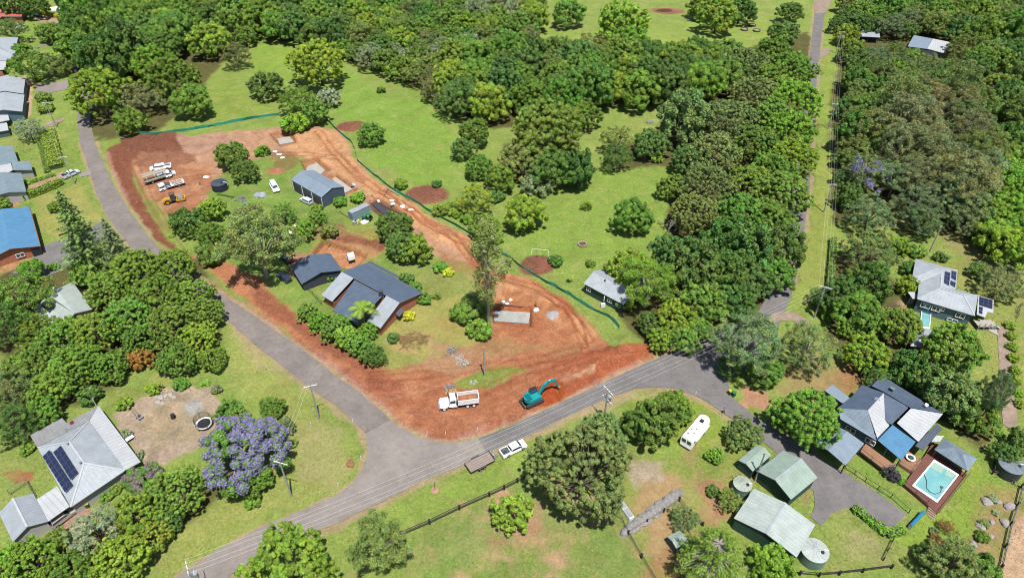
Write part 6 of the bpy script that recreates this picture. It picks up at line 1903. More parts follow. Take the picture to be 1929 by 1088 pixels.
wood([(138, -6), (212, -6), (232, 60), (262, 118), (175, 128), (140, 95)], "beside the upper left road", [(.7, 'w', 'D'), (.3, 'w', 'G')], 6.5, 8.5, .62, 1, "feathery trees beside the upper left road")
wood([(212, -6), (330, -6), (330, 90), (262, 95), (232, 55)], "left of the upper paddock", FA, 6.5, 9, .64, 2, "trees of the wood left of the upper paddock")
wood([(330, -6), (470, -6), (470, 32), (430, 45), (350, 50), (330, 60)], "just above the upper paddock", FA, 6.5, 8.5, .64, 3, "trees of the wood above the upper paddock")
wood([(470, -6), (640, -6), (640, 75), (560, 55), (470, 42)], "in the top edge wood", [(.6, 'c', 'D'), (.4, 'c', 'G')], 6.5, 9, .64, 4, "trees of the dark wood along the top edge")
wood([(640, -6), (800, -6), (800, 60), (720, 85), (640, 60)], "in the top centre wood", [(.3, 'c', 'G'), (.3, 'c', 'Y'), (.2, 'd', 'D'), (.2, 'o', 'O')], 5.5, 8, .62, 5, "trees of the mixed wood at the top centre")
wood([(800, -6), (1005, -6), (1005, 60), (960, 100), (900, 95), (800, 60)], "left of the top clearing", FM, 5.5, 8, .62, 6, "trees of the wood left of the top clearing")
wood([(650, 65), (735, 90), (800, 65), (850, 85), (850, 190), (800, 140), (720, 110), (650, 90)], "above the big paddock edge", [(.3, 'o', 'S'), (.25, 'o', 'B'), (.25, 'd', 'G'), (.2, 'o', 'O')], 4.5, 6.5, .62, 7, "scrubby trees above the big paddock")
wood([(850, 90), (955, 105), (960, 150), (945, 205), (880, 190), (850, 170)], "above the paddock clump", [(.5, 'c', 'Y'), (.3, 'c', 'G'), (.2, 'c', 'D')], 6.5, 8.5, .62, 8, "trees above the paddock clump")
wood([(985, 92), (1130, 96), (1130, 175), (1050, 190), (965, 180), (965, 120)], "below the top clearing", [(.45, 'c', 'G'), (.4, 'd', 'D'), (.15, 'o', 'O')], 6.5, 8.5, .62, 9, "trees of the dark belt below the top clearing")
wood([(1130, 96), (1270, 100), (1390, 108), (1375, 145), (1330, 160), (1240, 172), (1130, 170)], "above the upper avenue gap", [(.45, 'c', 'G'), (.25, 'c', 'D'), (.15, 'c', 'Y'), (.15, 'd', 'G')], 6.0, 8, .62, 10, "trees between the top clearing and the olive trees")
wood([(1590, -6), (1760, -6), (1760, 45), (1690, 50), (1610, 42)], "above the two roofs", FM[:1]+[(.35, 'd', 'D'), (.2, 'o', 'O'), (.2, 'o', 'W')], 5, 7, .62, 11, "trees of the wood above the two roofs")
wood([(1760, -6), (1935, -6), (1935, 110), (1830, 120), (1800, 60), (1760, 50)], "in the top right corner", [(.35, 'd', 'D'), (.25, 'c', 'G'), (.25, 'o', 'O'), (.15, 'w', 'G')], 5.5, 7.5, .62, 12, "trees of the top right wood")
wood([(1620, 95), (1700, 95), (1790, 115), (1830, 130), (1790, 150), (1700, 150), (1640, 140)], "below the two roofs", [(.35, 'd', 'G'), (.25, 'd', 'D'), (.2, 'o', 'O'), (.2, 'o', 'W')], 4, 6, .62, 13, "trees of the garden below the two roofs")
wood([(1800, 200), (1935, 130), (1935, 260), (1860, 300), (1800, 260)], "right of the white parasol", [(.5, 'w', 'D'), (.3, 'd', 'G'), (.2, 'o', 'O')], 5.5, 7.5, .62, 14, "trees right of the white umbrella")

wood([(1612, 130), (1660, 150), (1700, 180), (1690, 240), (1650, 330), (1622, 330), (1608, 230)], "on the upper right verge wood", [(.4, 'd', 'G'), (.3, 'o', 'O'), (.3, 'w', 'D')], 4.5, 6.5, .66, 15, "trees of the upper right verge wood")
wood([(1690, 180), (1800, 190), (1850, 300), (1830, 360), (1700, 340), (1680, 260)], "in the big gum grove", [(.4, 'g', 'B'), (.35, 'g', 'O'), (.25, 'o', 'W')], 6.5, 9, .6, 16, "gums of the big grove")
wood([(1700, 380), (1800, 360), (1850, 380), (1850, 410), (1740, 410)], "above the bare earth slope", [(.5, 'o', 'W'), (.5, 'g', 'O')], 4.5, 6, .7, 17, "trees above the bare earth slope")
wood([(1850, 290), (1935, 270), (1935, 460), (1870, 450)], "at the right edge", [(.7, 'l', 'L'), (.3, 'l', 'G')], 5, 7, .62, 18, "bright trees at the right edge")

# ---- loose cover on the ground: tussocks and weeds, clods and stones
def strew(name, label, n, want_grass, size, cols, ymax, seed, mat):
    R = np.random.RandomState(seed); Y = 50+(ymax-50)*R.rand(n); X = (R.rand(n)*2-1)*(85+(Y-57.8)*.583)*1.1
    ri = np.clip(np.searchsorted(yr, Y), 0, nr-1); ci = np.clip(np.searchsorted(sc, X/half[ri]), 0, nc-1)
    a = GC[ri, ci, 3]; z = GZ[ri, ci]; k = fbm(X, Y, 5, seed+3)+.6*fbm(X, Y, 1.5, seed+5)
    ok = (z > -.055) & ((a > .6) if want_grass else (a < .4)) & (k > R.uniform(-.5, .5, n))
    X, Y, z = X[ok], Y[ok], z[ok]; m = len(X); c = GC[ri[ok], ci[ok], :3]
    t = cols[R.randint(len(cols), size=m)]*R.uniform(.7, 1.25, (m, 1)); t = c*.45+t*.55
    C = np.stack([X, Y, z+size*.35], 1); Nn = R.normal(size=(m, 3))*.6+np.array([0, 0, .9])
    me = leaf_object(name, C, Nn, size*R.uniform(.5, 1.6, m), t, R, [mat], aspect=.7)
    o = bpy.data.objects.new(name, me); COL.objects.link(o); return tag(o, label, kind='stuff')
def vc_mat(name):
    m = bpy.data.materials.new(name); m.use_nodes = True; N = m.node_tree.nodes; b = N["Principled BSDF"]; b.inputs["Roughness"].default_value = .9
    b.inputs["Specular IOR Level"].default_value = .1
    at = N.new("ShaderNodeAttribute"); at.attribute_name = "tint"; m.node_tree.links.new(at.outputs["Color"], b.inputs["Base Color"]); return m
M_VC = vc_mat("strewn_cover")
strew("grass", "tussocks and weeds of the lawns and paddocks", 260000, True, .13, np.array([A(150, 180, 80), A(112, 150, 56), A(200, 196, 120), A(176, 196, 90)]), 230, 5, M_VC)
strew("soil_clods", "clods and pale stones strewn over the red earth", 160000, False, .12, np.array([A(150, 96, 70), A(236, 196, 160), A(200, 130, 96), A(216, 160, 120)]), 240, 6, M_VC)
hedge("hedge", "broad clipped yellow-green hedge on the left verge", [(92, 252), (100, 285), (108, 318)], 4.2, 1.7, 'Y', .2, 22, 1)
hedge("hedge", "low green plants along the broad clipped hedge", [(76, 268), (84, 298), (90, 326)], 1.6, .7, 'G', .16, 24, 2)
hedge("hedge", "narrow yellow-green hedge beside the white house drive", [(44, 376), (82, 362), (118, 346)], 2.4, 1.9, 'Y', .18, 26, 3)
hedge("hedge", "bright yellow flowering hedge at the upper left driveway", [(70, 26), (95, 30), (118, 36)], 1.8, 1.5, 'E', .2, 22, 4)
hedge("hedge", "thin dark green hedge on the long right verge", [(1568, 455), (1566, 490), (1561, 542)], 1.6, 1.5, 'G', .2, 24, 5)
hedge("flower_bed", "green retaining bed of leafy plants beside the asphalt yard", [(1606, 958), (1640, 983), (1668, 1008), (1700, 1000)], 1.5, .9, 'L', .2, 20, 6)
hedge("ground_cover", "low leafy ground cover at the front drive beside the hedge", [(48, 348), (72, 340), (104, 330)], 1.8, .6, 'L', .18, 22, 7)
hedge("flower_bed", "narrow garden bed below the blue-grey shed", [(410, 366), (440, 372)], .8, .3, 'G', .14, 22, 8)

# ------------------------------------------------------------------ vehicles
P_WHITE = material("white_car_paint", (.82, .82, .82), .25, 0, .02, spec=.6)
P_SILVER = material("silver_car_paint", (.55, .60, .66), .3, .3, .03, spec=.6)
P_BEIGE = material("beige_car_paint", A(222, 208, 196), .3, 0, .03, spec=.5)
P_NAVY = material("navy_car_paint", A(60, 72, 96), .25, 0, .03, spec=.6)
P_YELLOW = material("yellow_machine_paint", A(250, 186, 40), .4, 0, .04)
P_TEAL = material("teal_machine_paint", A(40, 190, 194), .4, 0, .05)
P_TEALD = material("dark_teal_paint", A(24, 130, 136), .4, 0, .05)
M_DIRT = material("loaded_earth", RED, .95, 0, .15, 1.5, bump=.4)
M_LAMP = material("clear_lamp", (.7, .7, .68), .1, spec=.8)
M_RED = material("red_lamp", (.5, .02, .02), .3)

def heading(r, f):
    a, b_ = W(*r), W(*f); m = (a+b_)/2
    return m, math.atan2(b_.y-a.y, b_.x-a.x)
def wheel(t, x, y, r=.38, w=.26, hub=M_STEEL):
    b = B(); b.cyl((x, y, r), r, w, 16, axis='y'); o = b.build('wheel', M_RUBBER, t)
    b = B(); s_ = 1 if y > 0 else -1
    b.cyl((x, y+s_*(w/2+.005), r), r*.58, .03, 12, axis='y'); h = b.build('rim', hub, o)
def part(t, name, mat, fn):
    b = B(); fn(b); return b.build(name, mat, t)
def cabin_glass(t, xr, xf, y, z0, z1, slope_f, slope_r):
    """side panes, windscreen and back light standing just proud of a cabin"""
    for s_ in (-1, 1):
        b = B(); yy = s_*(y+.012); g = .10
        pts = [(xr+.08, yy, z0), (xf-.08, yy, z0), (xf-slope_f-.06, yy-s_*g, z1), (xr+slope_r+.06, yy-s_*g, z1)]
        b.face(pts if s_ < 0 else pts[::-1]); b.build('side_window', M_GLASS, t)
    b = B(); b.face([(xf+.02, -y+.1, z0), (xf+.02, y-.1, z0), (xf-slope_f+.02, y-.18, z1+.01), (xf-slope_f+.02, -y+.18, z1+.01)]); b.build('windscreen', M_GLASS, t)
    b = B(); b.face([(xr-.02, -y+.1, z0), (xr+slope_r-.02, -y+.18, z1+.01), (xr+slope_r-.02, y-.18, z1+.01), (xr-.02, y-.1, z0)]); b.build('rear_window', M_GLASS, t)
def ute(label, r, f, paint=P_WHITE, tub=True, L=5.4, group=None, canopy=False, loc=None, load=None):
    m, rz = heading(r, f) if loc is None else loc
    t = thing("pickup_truck", label, "pickup truck", (m.x, m.y, gz(m)), rz, group)
    h = L/2; w = .93
    ins = lambda z: .0 if z < .95 else (z-.95)*.16
    part(t, 'body', paint, lambda b: (b.extrude([(-h, .45), (h-.15, .42), (h, .6), (h-.05, .98), (h-1.15, 1.12), (-h+.0, 1.12)], -w, w, inset=lambda z: 0 if z < 1 else .05)))
    part(t, 'cabin', paint, lambda b: b.extrude([(-h+1.85, 1.1), (h-1.05, 1.1), (h-1.75, 1.72), (-h+2.05, 1.74)], -w+.05, w-.05, inset=lambda z: 0 if z < 1.2 else .13))
    cabin_glass(t, -h+1.87, h-1.07, w-.05, 1.18, 1.62, .58, .16)
    if canopy: part(t, 'canopy', paint, lambda b: b.extrude([(-h+.05, 1.1), (-h+1.8, 1.1), (-h+1.8, 1.75), (-h+.2, 1.75)], -w+.05, w-.05, inset=lambda z: 0 if z < 1.2 else .1))
    else:
        part(t, 'tray_floor', M_DARKMETAL, lambda b: b.box((-h+.95, 0, 1.128), (1.6, 1.5, .02)))
        part(t, 'tray_rail', paint, lambda b: (b.box((-h+.95, w-.1, 1.2), (1.8, .12, .16)), b.box((-h+.95, -w+.1, 1.2), (1.8, .12, .16)), b.box((-h+.08, 0, 1.2), (.12, 1.6, .16))))
        if load: part(t, 'load', load, lambda b: (b.box((-h+.7, .3, 1.3), (.9, .7, .3)), b.box((-h+1.3, -.3, 1.25), (.7, .6, .22))))
    for x_ in (h-.95, -h+1.2):
        for s_ in (-1, 1): wheel(t, x_, s_*(w-.1))
    for s_ in (-1, 1):
        part(t, 'headlight', M_LAMP, lambda b: b.box((h-.06, s_*.68, .82), (.14, .36, .18)))
        part(t, 'tail_light', M_RED, lambda b: b.box((-h, s_*.8, .9), (.06, .16, .34)))
        part(t, 'mirror', M_BLACK, lambda b: b.box((h-1.35, s_*(w+.1), 1.2), (.12, .24, .2)))
    part(t, 'bumper', M_DARKMETAL, lambda b: b.box((h-.02, 0, .48), (.16, 1.8, .2)))
    return t
def car(label, r, f, paint, L=4.5, wagon=True, loc=None):
    m, rz = heading(r, f) if loc is None else loc
    t = thing("car", label, "car", (m.x, m.y, gz(m)), rz); h = L/2; w = .9
    part(t, 'body', paint, lambda b: b.extrude([(-h, .4), (h-.1, .38), (h, .6), (h-.1, .85), (h-1.1, 1.0), (-h+.05, 1.02)], -w, w, inset=lambda z: 0 if z < .9 else .04))
    xr = -h+.1 if wagon else -h+.8
    part(t, 'cabin', paint, lambda b: b.extrude([(xr, 1.0), (h-1.1, 1.0), (h-1.9, 1.52), (xr+.35, 1.54)], -w+.05, w-.05, inset=lambda z: 0 if z < 1.1 else .14))
    cabin_glass(t, xr, h-1.1, w-.05, 1.06, 1.44, .66, .26)
    for x_ in (h-.85, -h+.8):
        for s_ in (-1, 1): wheel(t, x_, s_*(w-.1), .34, .22)
    for s_ in (-1, 1):
        part(t, 'headlight', M_LAMP, lambda b: b.box((h-.08, s_*.62, .68), (.16, .36, .16)))
        part(t, 'tail_light', M_RED, lambda b: b.box((-h+.02, s_*.72, .8), (.06, .22, .26)))
    return t
ute("white pickup truck towing the flat trailer beside the road", (944, 860), (989, 838), P_WHITE, load=W_TEAL)
ute("white pickup truck topmost of the row of parked work vehicles", (323, 316), (285, 322), P_WHITE, L=6.4, load=material("tool_box_teal", A(120, 180, 190), .5))
ute("silver pickup truck partly hidden behind the timber-loaded truck", (296, 338), (333, 328), P_SILVER, L=5.6, canopy=True)
ute("silver pickup truck crossing the verge beside the left road", (119, 338), (149, 325), P_SILVER, load=M_BLACK)
car("beige hatchback parked under the bungalow carport edge", (111, 984), (130, 970), P_BEIGE, 4.4)
car("white car half hidden behind the lime shrub", (566, 428), (550, 444), P_WHITE, 4.6)
car("dark blue car parked under the big gum beside the garage", (545, 532), (527, 520), P_NAVY, 4.6)
car("dark blue car on the upper left driveway by the yellow hedge", (66, 32), (82, 35), P_NAVY, 4.6)
car("white car parked below the salmon red roof", (32, 53), (44, 48), P_WHITE, 4.5)
car("white station wagon hidden in foliage in front of the blue-grey shed", (588, 386), (568, 376), P_SILVER, 4.6)
car("dark blue car under the gum by the garage back wall", (545, 495), (535, 487), P_NAVY, 4.3)
# silver camper on a trailer on the lawn
m, rz = heading((512, 345), (524, 367)); t = thing("camper_trailer", "silver boxy four-wheel drive standing on the lawn", "camper", (m.x, m.y, gz(m)), rz)
part(t, 'body', P_WHITE, lambda b: b.extrude([(-2.6, .5), (2.6, .5), (2.6, 1.0), (-2.6, 1.05)], -1.0, 1.0))
part(t, 'cabin', P_SILVER, lambda b: b.extrude([(-2.5, 1.0), (1.5, 1.0), (1.2, 2.0), (-2.4, 2.05)], -.85, .85, inset=lambda z: 0 if z < 1.2 else .12))
cabin_glass(t, -2.45, 1.5, .85, 1.15, 1.8, .26, .1)
for x_ in (-1.5, 1.6):
    for s_ in (-1, 1): wheel(t, x_, s_*.88)
part(t, 'bumper', M_WHITE, lambda b: b.box((2.7, 0, .65), (.25, 2.0, .2)))
# flat trailer
m, rz = heading((881, 886), (928, 862)); t = thing("flat_trailer", "flat timber-decked trailer hitched behind the white pickup truck", "trailer", (m.x, m.y, gz(m)), rz)
M_TDECK = material("trailer_boards", A(190, 172, 160), .85, 0, .1, .8, stripes=.3, stripe_period=.5)
part(t, 'deck', M_TDECK, lambda b: slab(b, [Vector((-2.7, -1.2, .8)), Vector((2.5, -1.2, .8)), Vector((2.5, 1.2, .8)), Vector((-2.7, 1.2, .8))], .1, (0, 1, 0), 0, 0))
part(t, 'frame', M_DARKMETAL, lambda b: (b.beam((-2.72, -1.25, .82), (2.52, -1.25, .82), .06, .14), b.beam((-2.72, 1.25, .82), (2.52, 1.25, .82), .06, .14), b.beam((-2.74, -1.25, .82), (-2.74, 1.25, .82), .06, .3), b.box((2.56, 0, 1.0), (.08, 2.4, .4))))
part(t, 'drawbar', M_STEEL, lambda b: (b.beam((2.5, -.8, .6), (3.9, 0, .6), .1, .1), b.beam((2.5, .8, .6), (3.9, 0, .6), .1, .1), b.box((3.0, 0, .78), (.4, .5, .2))))
part(t, 'mudguard', M_DARKMETAL, lambda b: (b.box((-.3, 1.42, .86), (1.8, .3, .06)), b.box((-.3, -1.42, .86), (1.8, .3, .06))))
for x_ in (-.75, .15):
    for s_ in (-1, 1): wheel(t, x_, s_*1.42, .33, .22)
# tipper truck
def tipper():
    m, rz = heading((899, 757), (832, 766)); t = thing("tipper_truck", "white tipper truck loaded with red earth on the bare red ground", "truck", (m.x, m.y, gz(m)), rz)
    part(t, 'chassis', M_DARKMETAL, lambda b: b.box((-.3, 0, .75), (7.4, .9, .35)))
    part(t, 'hood', P_WHITE, lambda b: b.extrude([(2.1, .9), (4.05, .85), (4.1, 1.45), (3.8, 1.75), (2.1, 1.95)], -1.0, 1.0, inset=lambda z: 0 if z < 1.5 else .22))
    part(t, 'cab', P_WHITE, lambda b: b.extrude([(.75, .8), (2.2, .8), (2.2, 1.9), (1.85, 2.75), (.75, 2.8)], -1.15, 1.15, inset=lambda z: 0 if z < 2 else .12))
    cabin_glass(t, .76, 2.21, 1.15, 1.95, 2.6, .32, .0)
    part(t, 'grille', M_STEEL, lambda b: b.box((4.12, 0, 1.2), (.06, 1.1, .7)))
    part(t, 'bumper', M_STEEL, lambda b: b.box((4.25, 0, .68), (.25, 2.3, .35)))
    for s_ in (-1, 1):
        part(t, 'fender', P_WHITE, lambda b: b.extrude([(2.5, 1.0), (4.0, 1.0), (3.85, 1.35), (2.7, 1.35)], s_*1.2-.15, s_*1.2+.15))
        part(t, 'headlight', M_LAMP, lambda b: b.box((4.05, s_*.95, 1.1), (.12, .3, .25)))
        part(t, 'exhaust_stack', M_STEEL, lambda b: b.cyl((.6, s_*1.05, 1.0), .09, 2.3, 8))
        part(t, 'mirror', M_BLACK, lambda b: b.box((2.2, s_*1.4, 2.2), (.12, .3, .4)))
        part(t, 'fuel_tank', M_STEEL, lambda b: b.cyl((1.1, s_*.98, .75), .32, 1.1, 12, axis='x'))
    def tub(b):
        x0, x1, z0, z1, y = -4.0, .35, 1.15, 2.35, 1.2
        b.box(((x0+x1)/2, y, (z0+z1)/2), (x1-x0, .08, z1-z0)); b.box(((x0+x1)/2, -y, (z0+z1)/2), (x1-x0, .08, z1-z0))
        b.box((x0+.04, 0, (z0+z1)/2), (.08, 2*y-.09, z1-z0)); b.box((x1-.04, 0, (z0+z1)/2+.15), (.08, 2*y-.09, z1-z0+.3)); b.box(((x0+x1)/2, 0, z0-.02), (x1-x0-.01, 2*y-.01, .08))
        b.beam((x0, y, z1+.04), (x1, y, z1+.04), .16, .09); b.beam((x0, -y, z1+.04), (x1, -y, z1+.04), .16, .09); b.beam((x0, -y, z1+.045), (x0, y, z1+.045), .16, .09)
        for k in range(5): b.box((x0+.4+k*.85, -y-.06, (z0+z1)/2), (.1, .06, z1-z0-.02)); b.box((x0+.4+k*.85, y+.06, (z0+z1)/2), (.1, .06, z1-z0-.02))
    part(t, 'tipper_body', material("grey_white_steel", (.62, .62, .62), .5, 0, .06), tub)
    def load(b):
        n = 12; x0, x1, y = -3.85, .2, 1.12; rr = random.Random(4); Z = {}
        for i in range(n+1):
            for j in range(n+1): u, v = i/n, j/n; Z[i, j] = Vector((x0+(x1-x0)*u, -y+2*y*v, 1.55+.75*math.sin(math.pi*u)**.7*math.sin(math.pi*v)**.7*(.8+.3*math.sin(u*7))+rr.uniform(-.04, .04)))
        for i in range(n):
            for j in range(n): b.face([Z[i, j], Z[i+1, j], Z[i+1, j+1], Z[i, j+1]])
    part(t, 'earth_load', M_DIRT, load)
    part(t, 'hoist', M_DARKMETAL, lambda b: (b.box((.5, 0, 1.8), (.14, 2.0, 1.9)),))
    for x_, in ((3.25,),):
        for s_ in (-1, 1): wheel(t, x_, s_*1.1, .52, .3, M_WHITE)
    for x_ in (-1.6, -2.9):
        for s_ in (-1, 1): wheel(t, x_, s_*1.02, .52, .5, M_WHITE)
tipper()
# excavator
def excavator():
    m = W(1003, 757); rz = math.atan2(*(lambda d: (d.y, d.x))(W(1045, 742)-W(1000, 762)))
    t = thing("excavator", "teal excavator scraping the red bank beside the road", "excavator", (m.x, m.y, gz(m)), rz)
    for s_ in (-1, 1):
        def trk(b, s_=s_):
            b.extrude([(-2.0, .35), (-1.8, .05), (1.8, .05), (2.1, .35), (2.1, .55), (1.8, .85), (-1.8, .85), (-2.1, .55)], s_*1.15-.28, s_*1.15+.28)
            for k in range(14):
                b.box((-1.8+k*.28, s_*1.15, .87), (.1, .6, .05))
        part(t, 'track', M_DARKMETAL, trk)
    part(t, 'undercarriage', M_DARKMETAL, lambda b: (b.box((0, 0, .6), (1.8, 1.8, .5)), b.cyl((0, 0, .85), .7, .25, 20)))
    part(t, 'blade', P_TEALD, lambda b: b.box((-2.45, 0, .45), (.12, 2.5, .6)))
    def house(b):
        pr = []
        for k in range(13): a = math.pi/2+math.pi*k/12; pr.append((-.55+1.45*math.cos(a), 1.32*math.sin(a)))
        pts = [(1.5, 1.25)]+pr[:1]+pr+[(1.5, -1.25)]
        lo = [Vector((x, y, 1.12)) for x, y in pr]+[Vector((1.45, -1.25, 1.12)), Vector((1.45, 1.25, 1.12))]
        hi = [p+Vector((0, 0, .85)) for p in lo]
        b.poly(lo[::-1]); b.poly(hi)
        for i in range(len(lo)): j = (i+1) % len(lo); b.face([lo[i], lo[j], hi[j], hi[i]])
    part(t, 'body', P_TEAL, house)
    part(t, 'engine_cover', P_TEALD, lambda b: b.box((-1.15, -.1, 2.08), (1.0, 1.7, .2)))
    part(t, 'cab', P_TEAL, lambda b: b.extrude([(-.35, 1.95), (1.4, 1.95), (1.3, 2.85), (-.3, 2.88)], .22, 1.2))
    part(t, 'cab_roof', M_BLACK, lambda b: b.box((.5, .71, 2.93), (1.6, .95, .1)))
    part(t, 'windscreen', M_GLASS, lambda b: b.face([(1.42, .28, 2.05), (1.42, 1.14, 2.05), (1.33, 1.14, 2.8), (1.33, .28, 2.8)]))
    for s_ in (.21, 1.21): part(t, 'side_window', M_GLASS, lambda b: b.face([(-.25, s_, 2.1), (1.32, s_, 2.1), (1.22, s_, 2.75), (-.22, s_, 2.75)]))
    def boom(b):
        P = [Vector((1.2, -.25, 1.6)), Vector((2.6, -.25, 3.7)), Vector((3.5, -.25, 4.25)), Vector((5.3, -.25, 3.9))]
        for i, (w, h) in zip(range(3), ((.42, .55), (.42, .6), (.38, .45))): b.beam(P[i], P[i+1], w, h)
    part(t, 'boom', P_TEAL, boom)
    part(t, 'boom_cylinder', M_STEEL, lambda b: b.tube([(1.5, .05, 1.3), (2.8, .05, 3.35)], .09, 8))
    part(t, 'arm', P_TEAL, lambda b: (b.beam((4.9, -.25, 4.3), (6.1, -.25, 1.7), .34, .42),))
    part(t, 'arm_cylinder', M_STEEL, lambda b: b.tube([(3.4, -.25, 4.65), (4.95, -.25, 4.5)], .09, 8))
    def bucket(b):
        pr = [(5.9, 1.75), (6.5, 1.6), (6.75, 1.0), (6.35, .45), (5.9, .35), (6.1, .75)]
        b.extrude(pr, -.8, .3)
        for k in range(5): b.box((5.82, -.7+k*.22, .34), (.2, .1, .07))
    part(t, 'bucket', material("worn_yellow_bucket", A(206, 160, 84), .7), bucket)
excavator()
# roller
def roller():
    m, rz = heading((310, 384), (346, 376)); t = thing("roller", "yellow earth roller parked below the work vehicles", "roller", (m.x, m.y, gz(m)), rz)
    part(t, 'engine_cover', P_YELLOW, lambda b: b.extrude([(-3.0, .7), (-.6, .7), (-.6, 1.7), (-2.2, 1.75), (-3.0, 1.25)], -.85, .85, inset=lambda z: 0 if z < 1.3 else .12))
    part(t, 'cab', M_GLASS, lambda b: b.extrude([(-.75, 1.2), (.75, 1.2), (.65, 2.75), (-.65, 2.75)], -.75, .75))
    part(t, 'cab_roof', material("brown_cab_roof", A(130, 104, 96), .6), lambda b: b.box((0, 0, 2.86), (1.7, 1.8, .16)))
    part(t, 'frame', P_YELLOW, lambda b: (b.box((2.0, 1.15, .85), (2.6, .22, .5)), b.box((2.0, -1.15, .85), (2.6, .22, .5)), b.box((3.2, 0, .9), (.25, 2.1, .4)), b.box((.85, 0, .9), (.5, 2.1, .5))))
    part(t, 'drum', M_STEEL, lambda b: b.cyl((2.05, 0, .78), .78, 2.05, 28, axis='y'))
    part(t, 'platform', M_DARKMETAL, lambda b: b.box((0, 0, 1.05), (1.7, 1.9, .2)))
    for s_ in (-1, 1): wheel(t, -1.7, s_*.95, .75, .45, P_YELLOW)
roller()
# truck stacked with pale timber + small white truck in front
def timber_truck():
    m, rz = heading((281, 346), (325, 332)); t = thing("flatbed_truck", "flatbed truck with long pale timber on its racks", "truck", (m.x, m.y, gz(m)), rz)
    part(t, 'deck', material("grey_green_deck", A(150, 156, 134), .7), lambda b: b.box((-1.5, 0, 1.05), (5.6, 2.3, .18)))
    part(t, 'cab', P_WHITE, lambda b: b.extrude([(1.5, .6), (3.3, .6), (3.3, 1.4), (2.9, 2.2), (1.5, 2.25)], -1.0, 1.0, inset=lambda z: 0 if z < 1.5 else .1))
    cabin_glass(t, 1.52, 3.3, 1.0, 1.45, 2.05, .36, .0)
    part(t, 'rack', M_WHITE, lambda b: [b.box((x_, y_, 1.9), (.1, .1, 1.7)) for x_ in (-3.9, -1.5, 1.2) for y_ in (-1.1, 1.1)]+[b.box((x_, 0, 2.75), (.1, 2.3, .1)) for x_ in (-3.9, -1.5, 1.2)])
    M_PINE = material("pale_pine", A(240, 226, 196), .8, 0, .08)
    for k, (y_, z_) in enumerate(((-.95, 2.95), (-.5, 2.95), (.3, 2.95), (.8, 2.95), (-.7, 1.3), (.1, 1.3))):
        part(t, 'timber_beam', M_PINE, lambda b: b.box((-1.6+(k % 3)*.2, y_, z_), (7.2, .28, .26)))
    for x_ in (2.4, -2.6):
        for s_ in (-1, 1): wheel(t, x_, s_*.95, .42, .3)
timber_truck()
def tray_truck():
    m, rz = heading((346, 347), (302, 360)); t = thing("tray_truck", "small white tray truck in front of the timber-loaded truck", "truck", (m.x, m.y, gz(m)), rz)
    part(t, 'cab', P_WHITE, lambda b: b.extrude([(1.9, .5), (3.7, .5), (3.75, 1.2), (3.4, 2.1), (1.9, 2.15)], -.95, .95, inset=lambda z: 0 if z < 1.3 else .1))
    cabin_glass(t, 1.92, 3.74, .95, 1.28, 1.95, .33, .0)
    part(t, 'deck', M_WHITE, lambda b: b.box((-1.1, 0, 1.0), (5.4, 2.2, .14)))
    part(t, 'rail', M_WHITE, lambda b: (b.box((-1.1, 1.08, 1.5), (5.4, .06, .14)), b.box((-1.1, -1.08, 1.5), (5.4, .06, .14)), b.box((-3.78, 0, 1.5), (.06, 2.2, .14)), *[b.box((x_, y_, 1.3), (.08, .08, .6)) for x_ in (-3.7, -2, -.4, 1.4) for y_ in (-1.08, 1.08)]))
    part(t, 'tool_box', material("tarp_blue", A(90, 108, 130), .5), lambda b: b.box((.9, 0, 1.4), (1.4, 1.9, .7)))
    part(t, 'load', material("brown_load", A(206, 180, 160), .8), lambda b: (b.box((-2.0, .2, 1.2), (2.6, 1.5, .26)), b.box((-.7, -.4, 1.25), (.8, .8, .36))))
    for x_ in (2.8, -2.0):
        for s_ in (-1, 1): wheel(t, x_, s_*.9, .4, .28)
tray_truck()
# caravan / bus
def bus():
    m, rz = heading((1287, 847), (1329, 797)); t = thing("motorhome", "long white bus-like motorhome parked on the grass", "motorhome", (m.x, m.y, 0), rz)
    L_ = (W(1329, 797)-W(1287, 847)).length*.86; h = L_/2; w = 1.22
    def bd(b):
        P = [(-h, -w), (h-.9, -w)]+[(h-.9+.9*math.sin(a), -w*math.cos(a)) for a in np.linspace(0.2, math.pi-.2, 9)]+[(h-.9, w), (-h, w)]
        lo = [Vector((x, y, .45)) for x, y in P]; mi_ = [Vector((x, y, 2.55)) for x, y in P]; hi = [Vector((x*.985, y*.86, 2.95)) for x, y in P]
        b.poly(lo[::-1]); b.poly(hi)
        for A_, B_ in ((lo, mi_), (mi_, hi)):
            for i in range(len(P)): j = (i+1) % len(P); b.face([A_[i], A_[j], B_[j], B_[i]])
    part(t, 'body', P_WHITE, bd)
    part(t, 'rear_window', M_GLASS, lambda b: (b.box((-h-.01, -.55, 1.95), (.04, .85, .9)), b.box((-h-.01, .55, 1.95), (.04, .85, .9))))
    part(t, 'side_window', M_GLASS, lambda b: [b.box((x_, -w-.01, 1.9), (1.0, .04, .6)) for x_ in (-h+1.4, -h+3.4, h-2.6)])
    part(t, 'annexe_awning', M_WHITE, lambda b: (b.box((-.4, -w-.25, 2.5), (5.2, .35, .3)),))
    part(t, 'skylight', M_BLACK, lambda b: b.box((h-1.9, 0, 3.0), (.9, .8, .12)))
    for x_, y_ in ((-h+1.2, .5), (-h+1.9, -.4), (-h+2.6, .5), (-h+3.2, -.2)): part(t, 'roof_vent', M_DARKMETAL, lambda b: b.box((x_, y_, 3.0), (.28, .28, .14)))
    for x_ in (h-2.4, -h+2.0):
        for s_ in (-1, 1): wheel(t, x_, s_*1.08, .46, .3)
    part(t, 'bumper', M_STEEL, lambda b: b.box((-h-.1, 0, .55), (.2, 2.3, .2)))
bus()

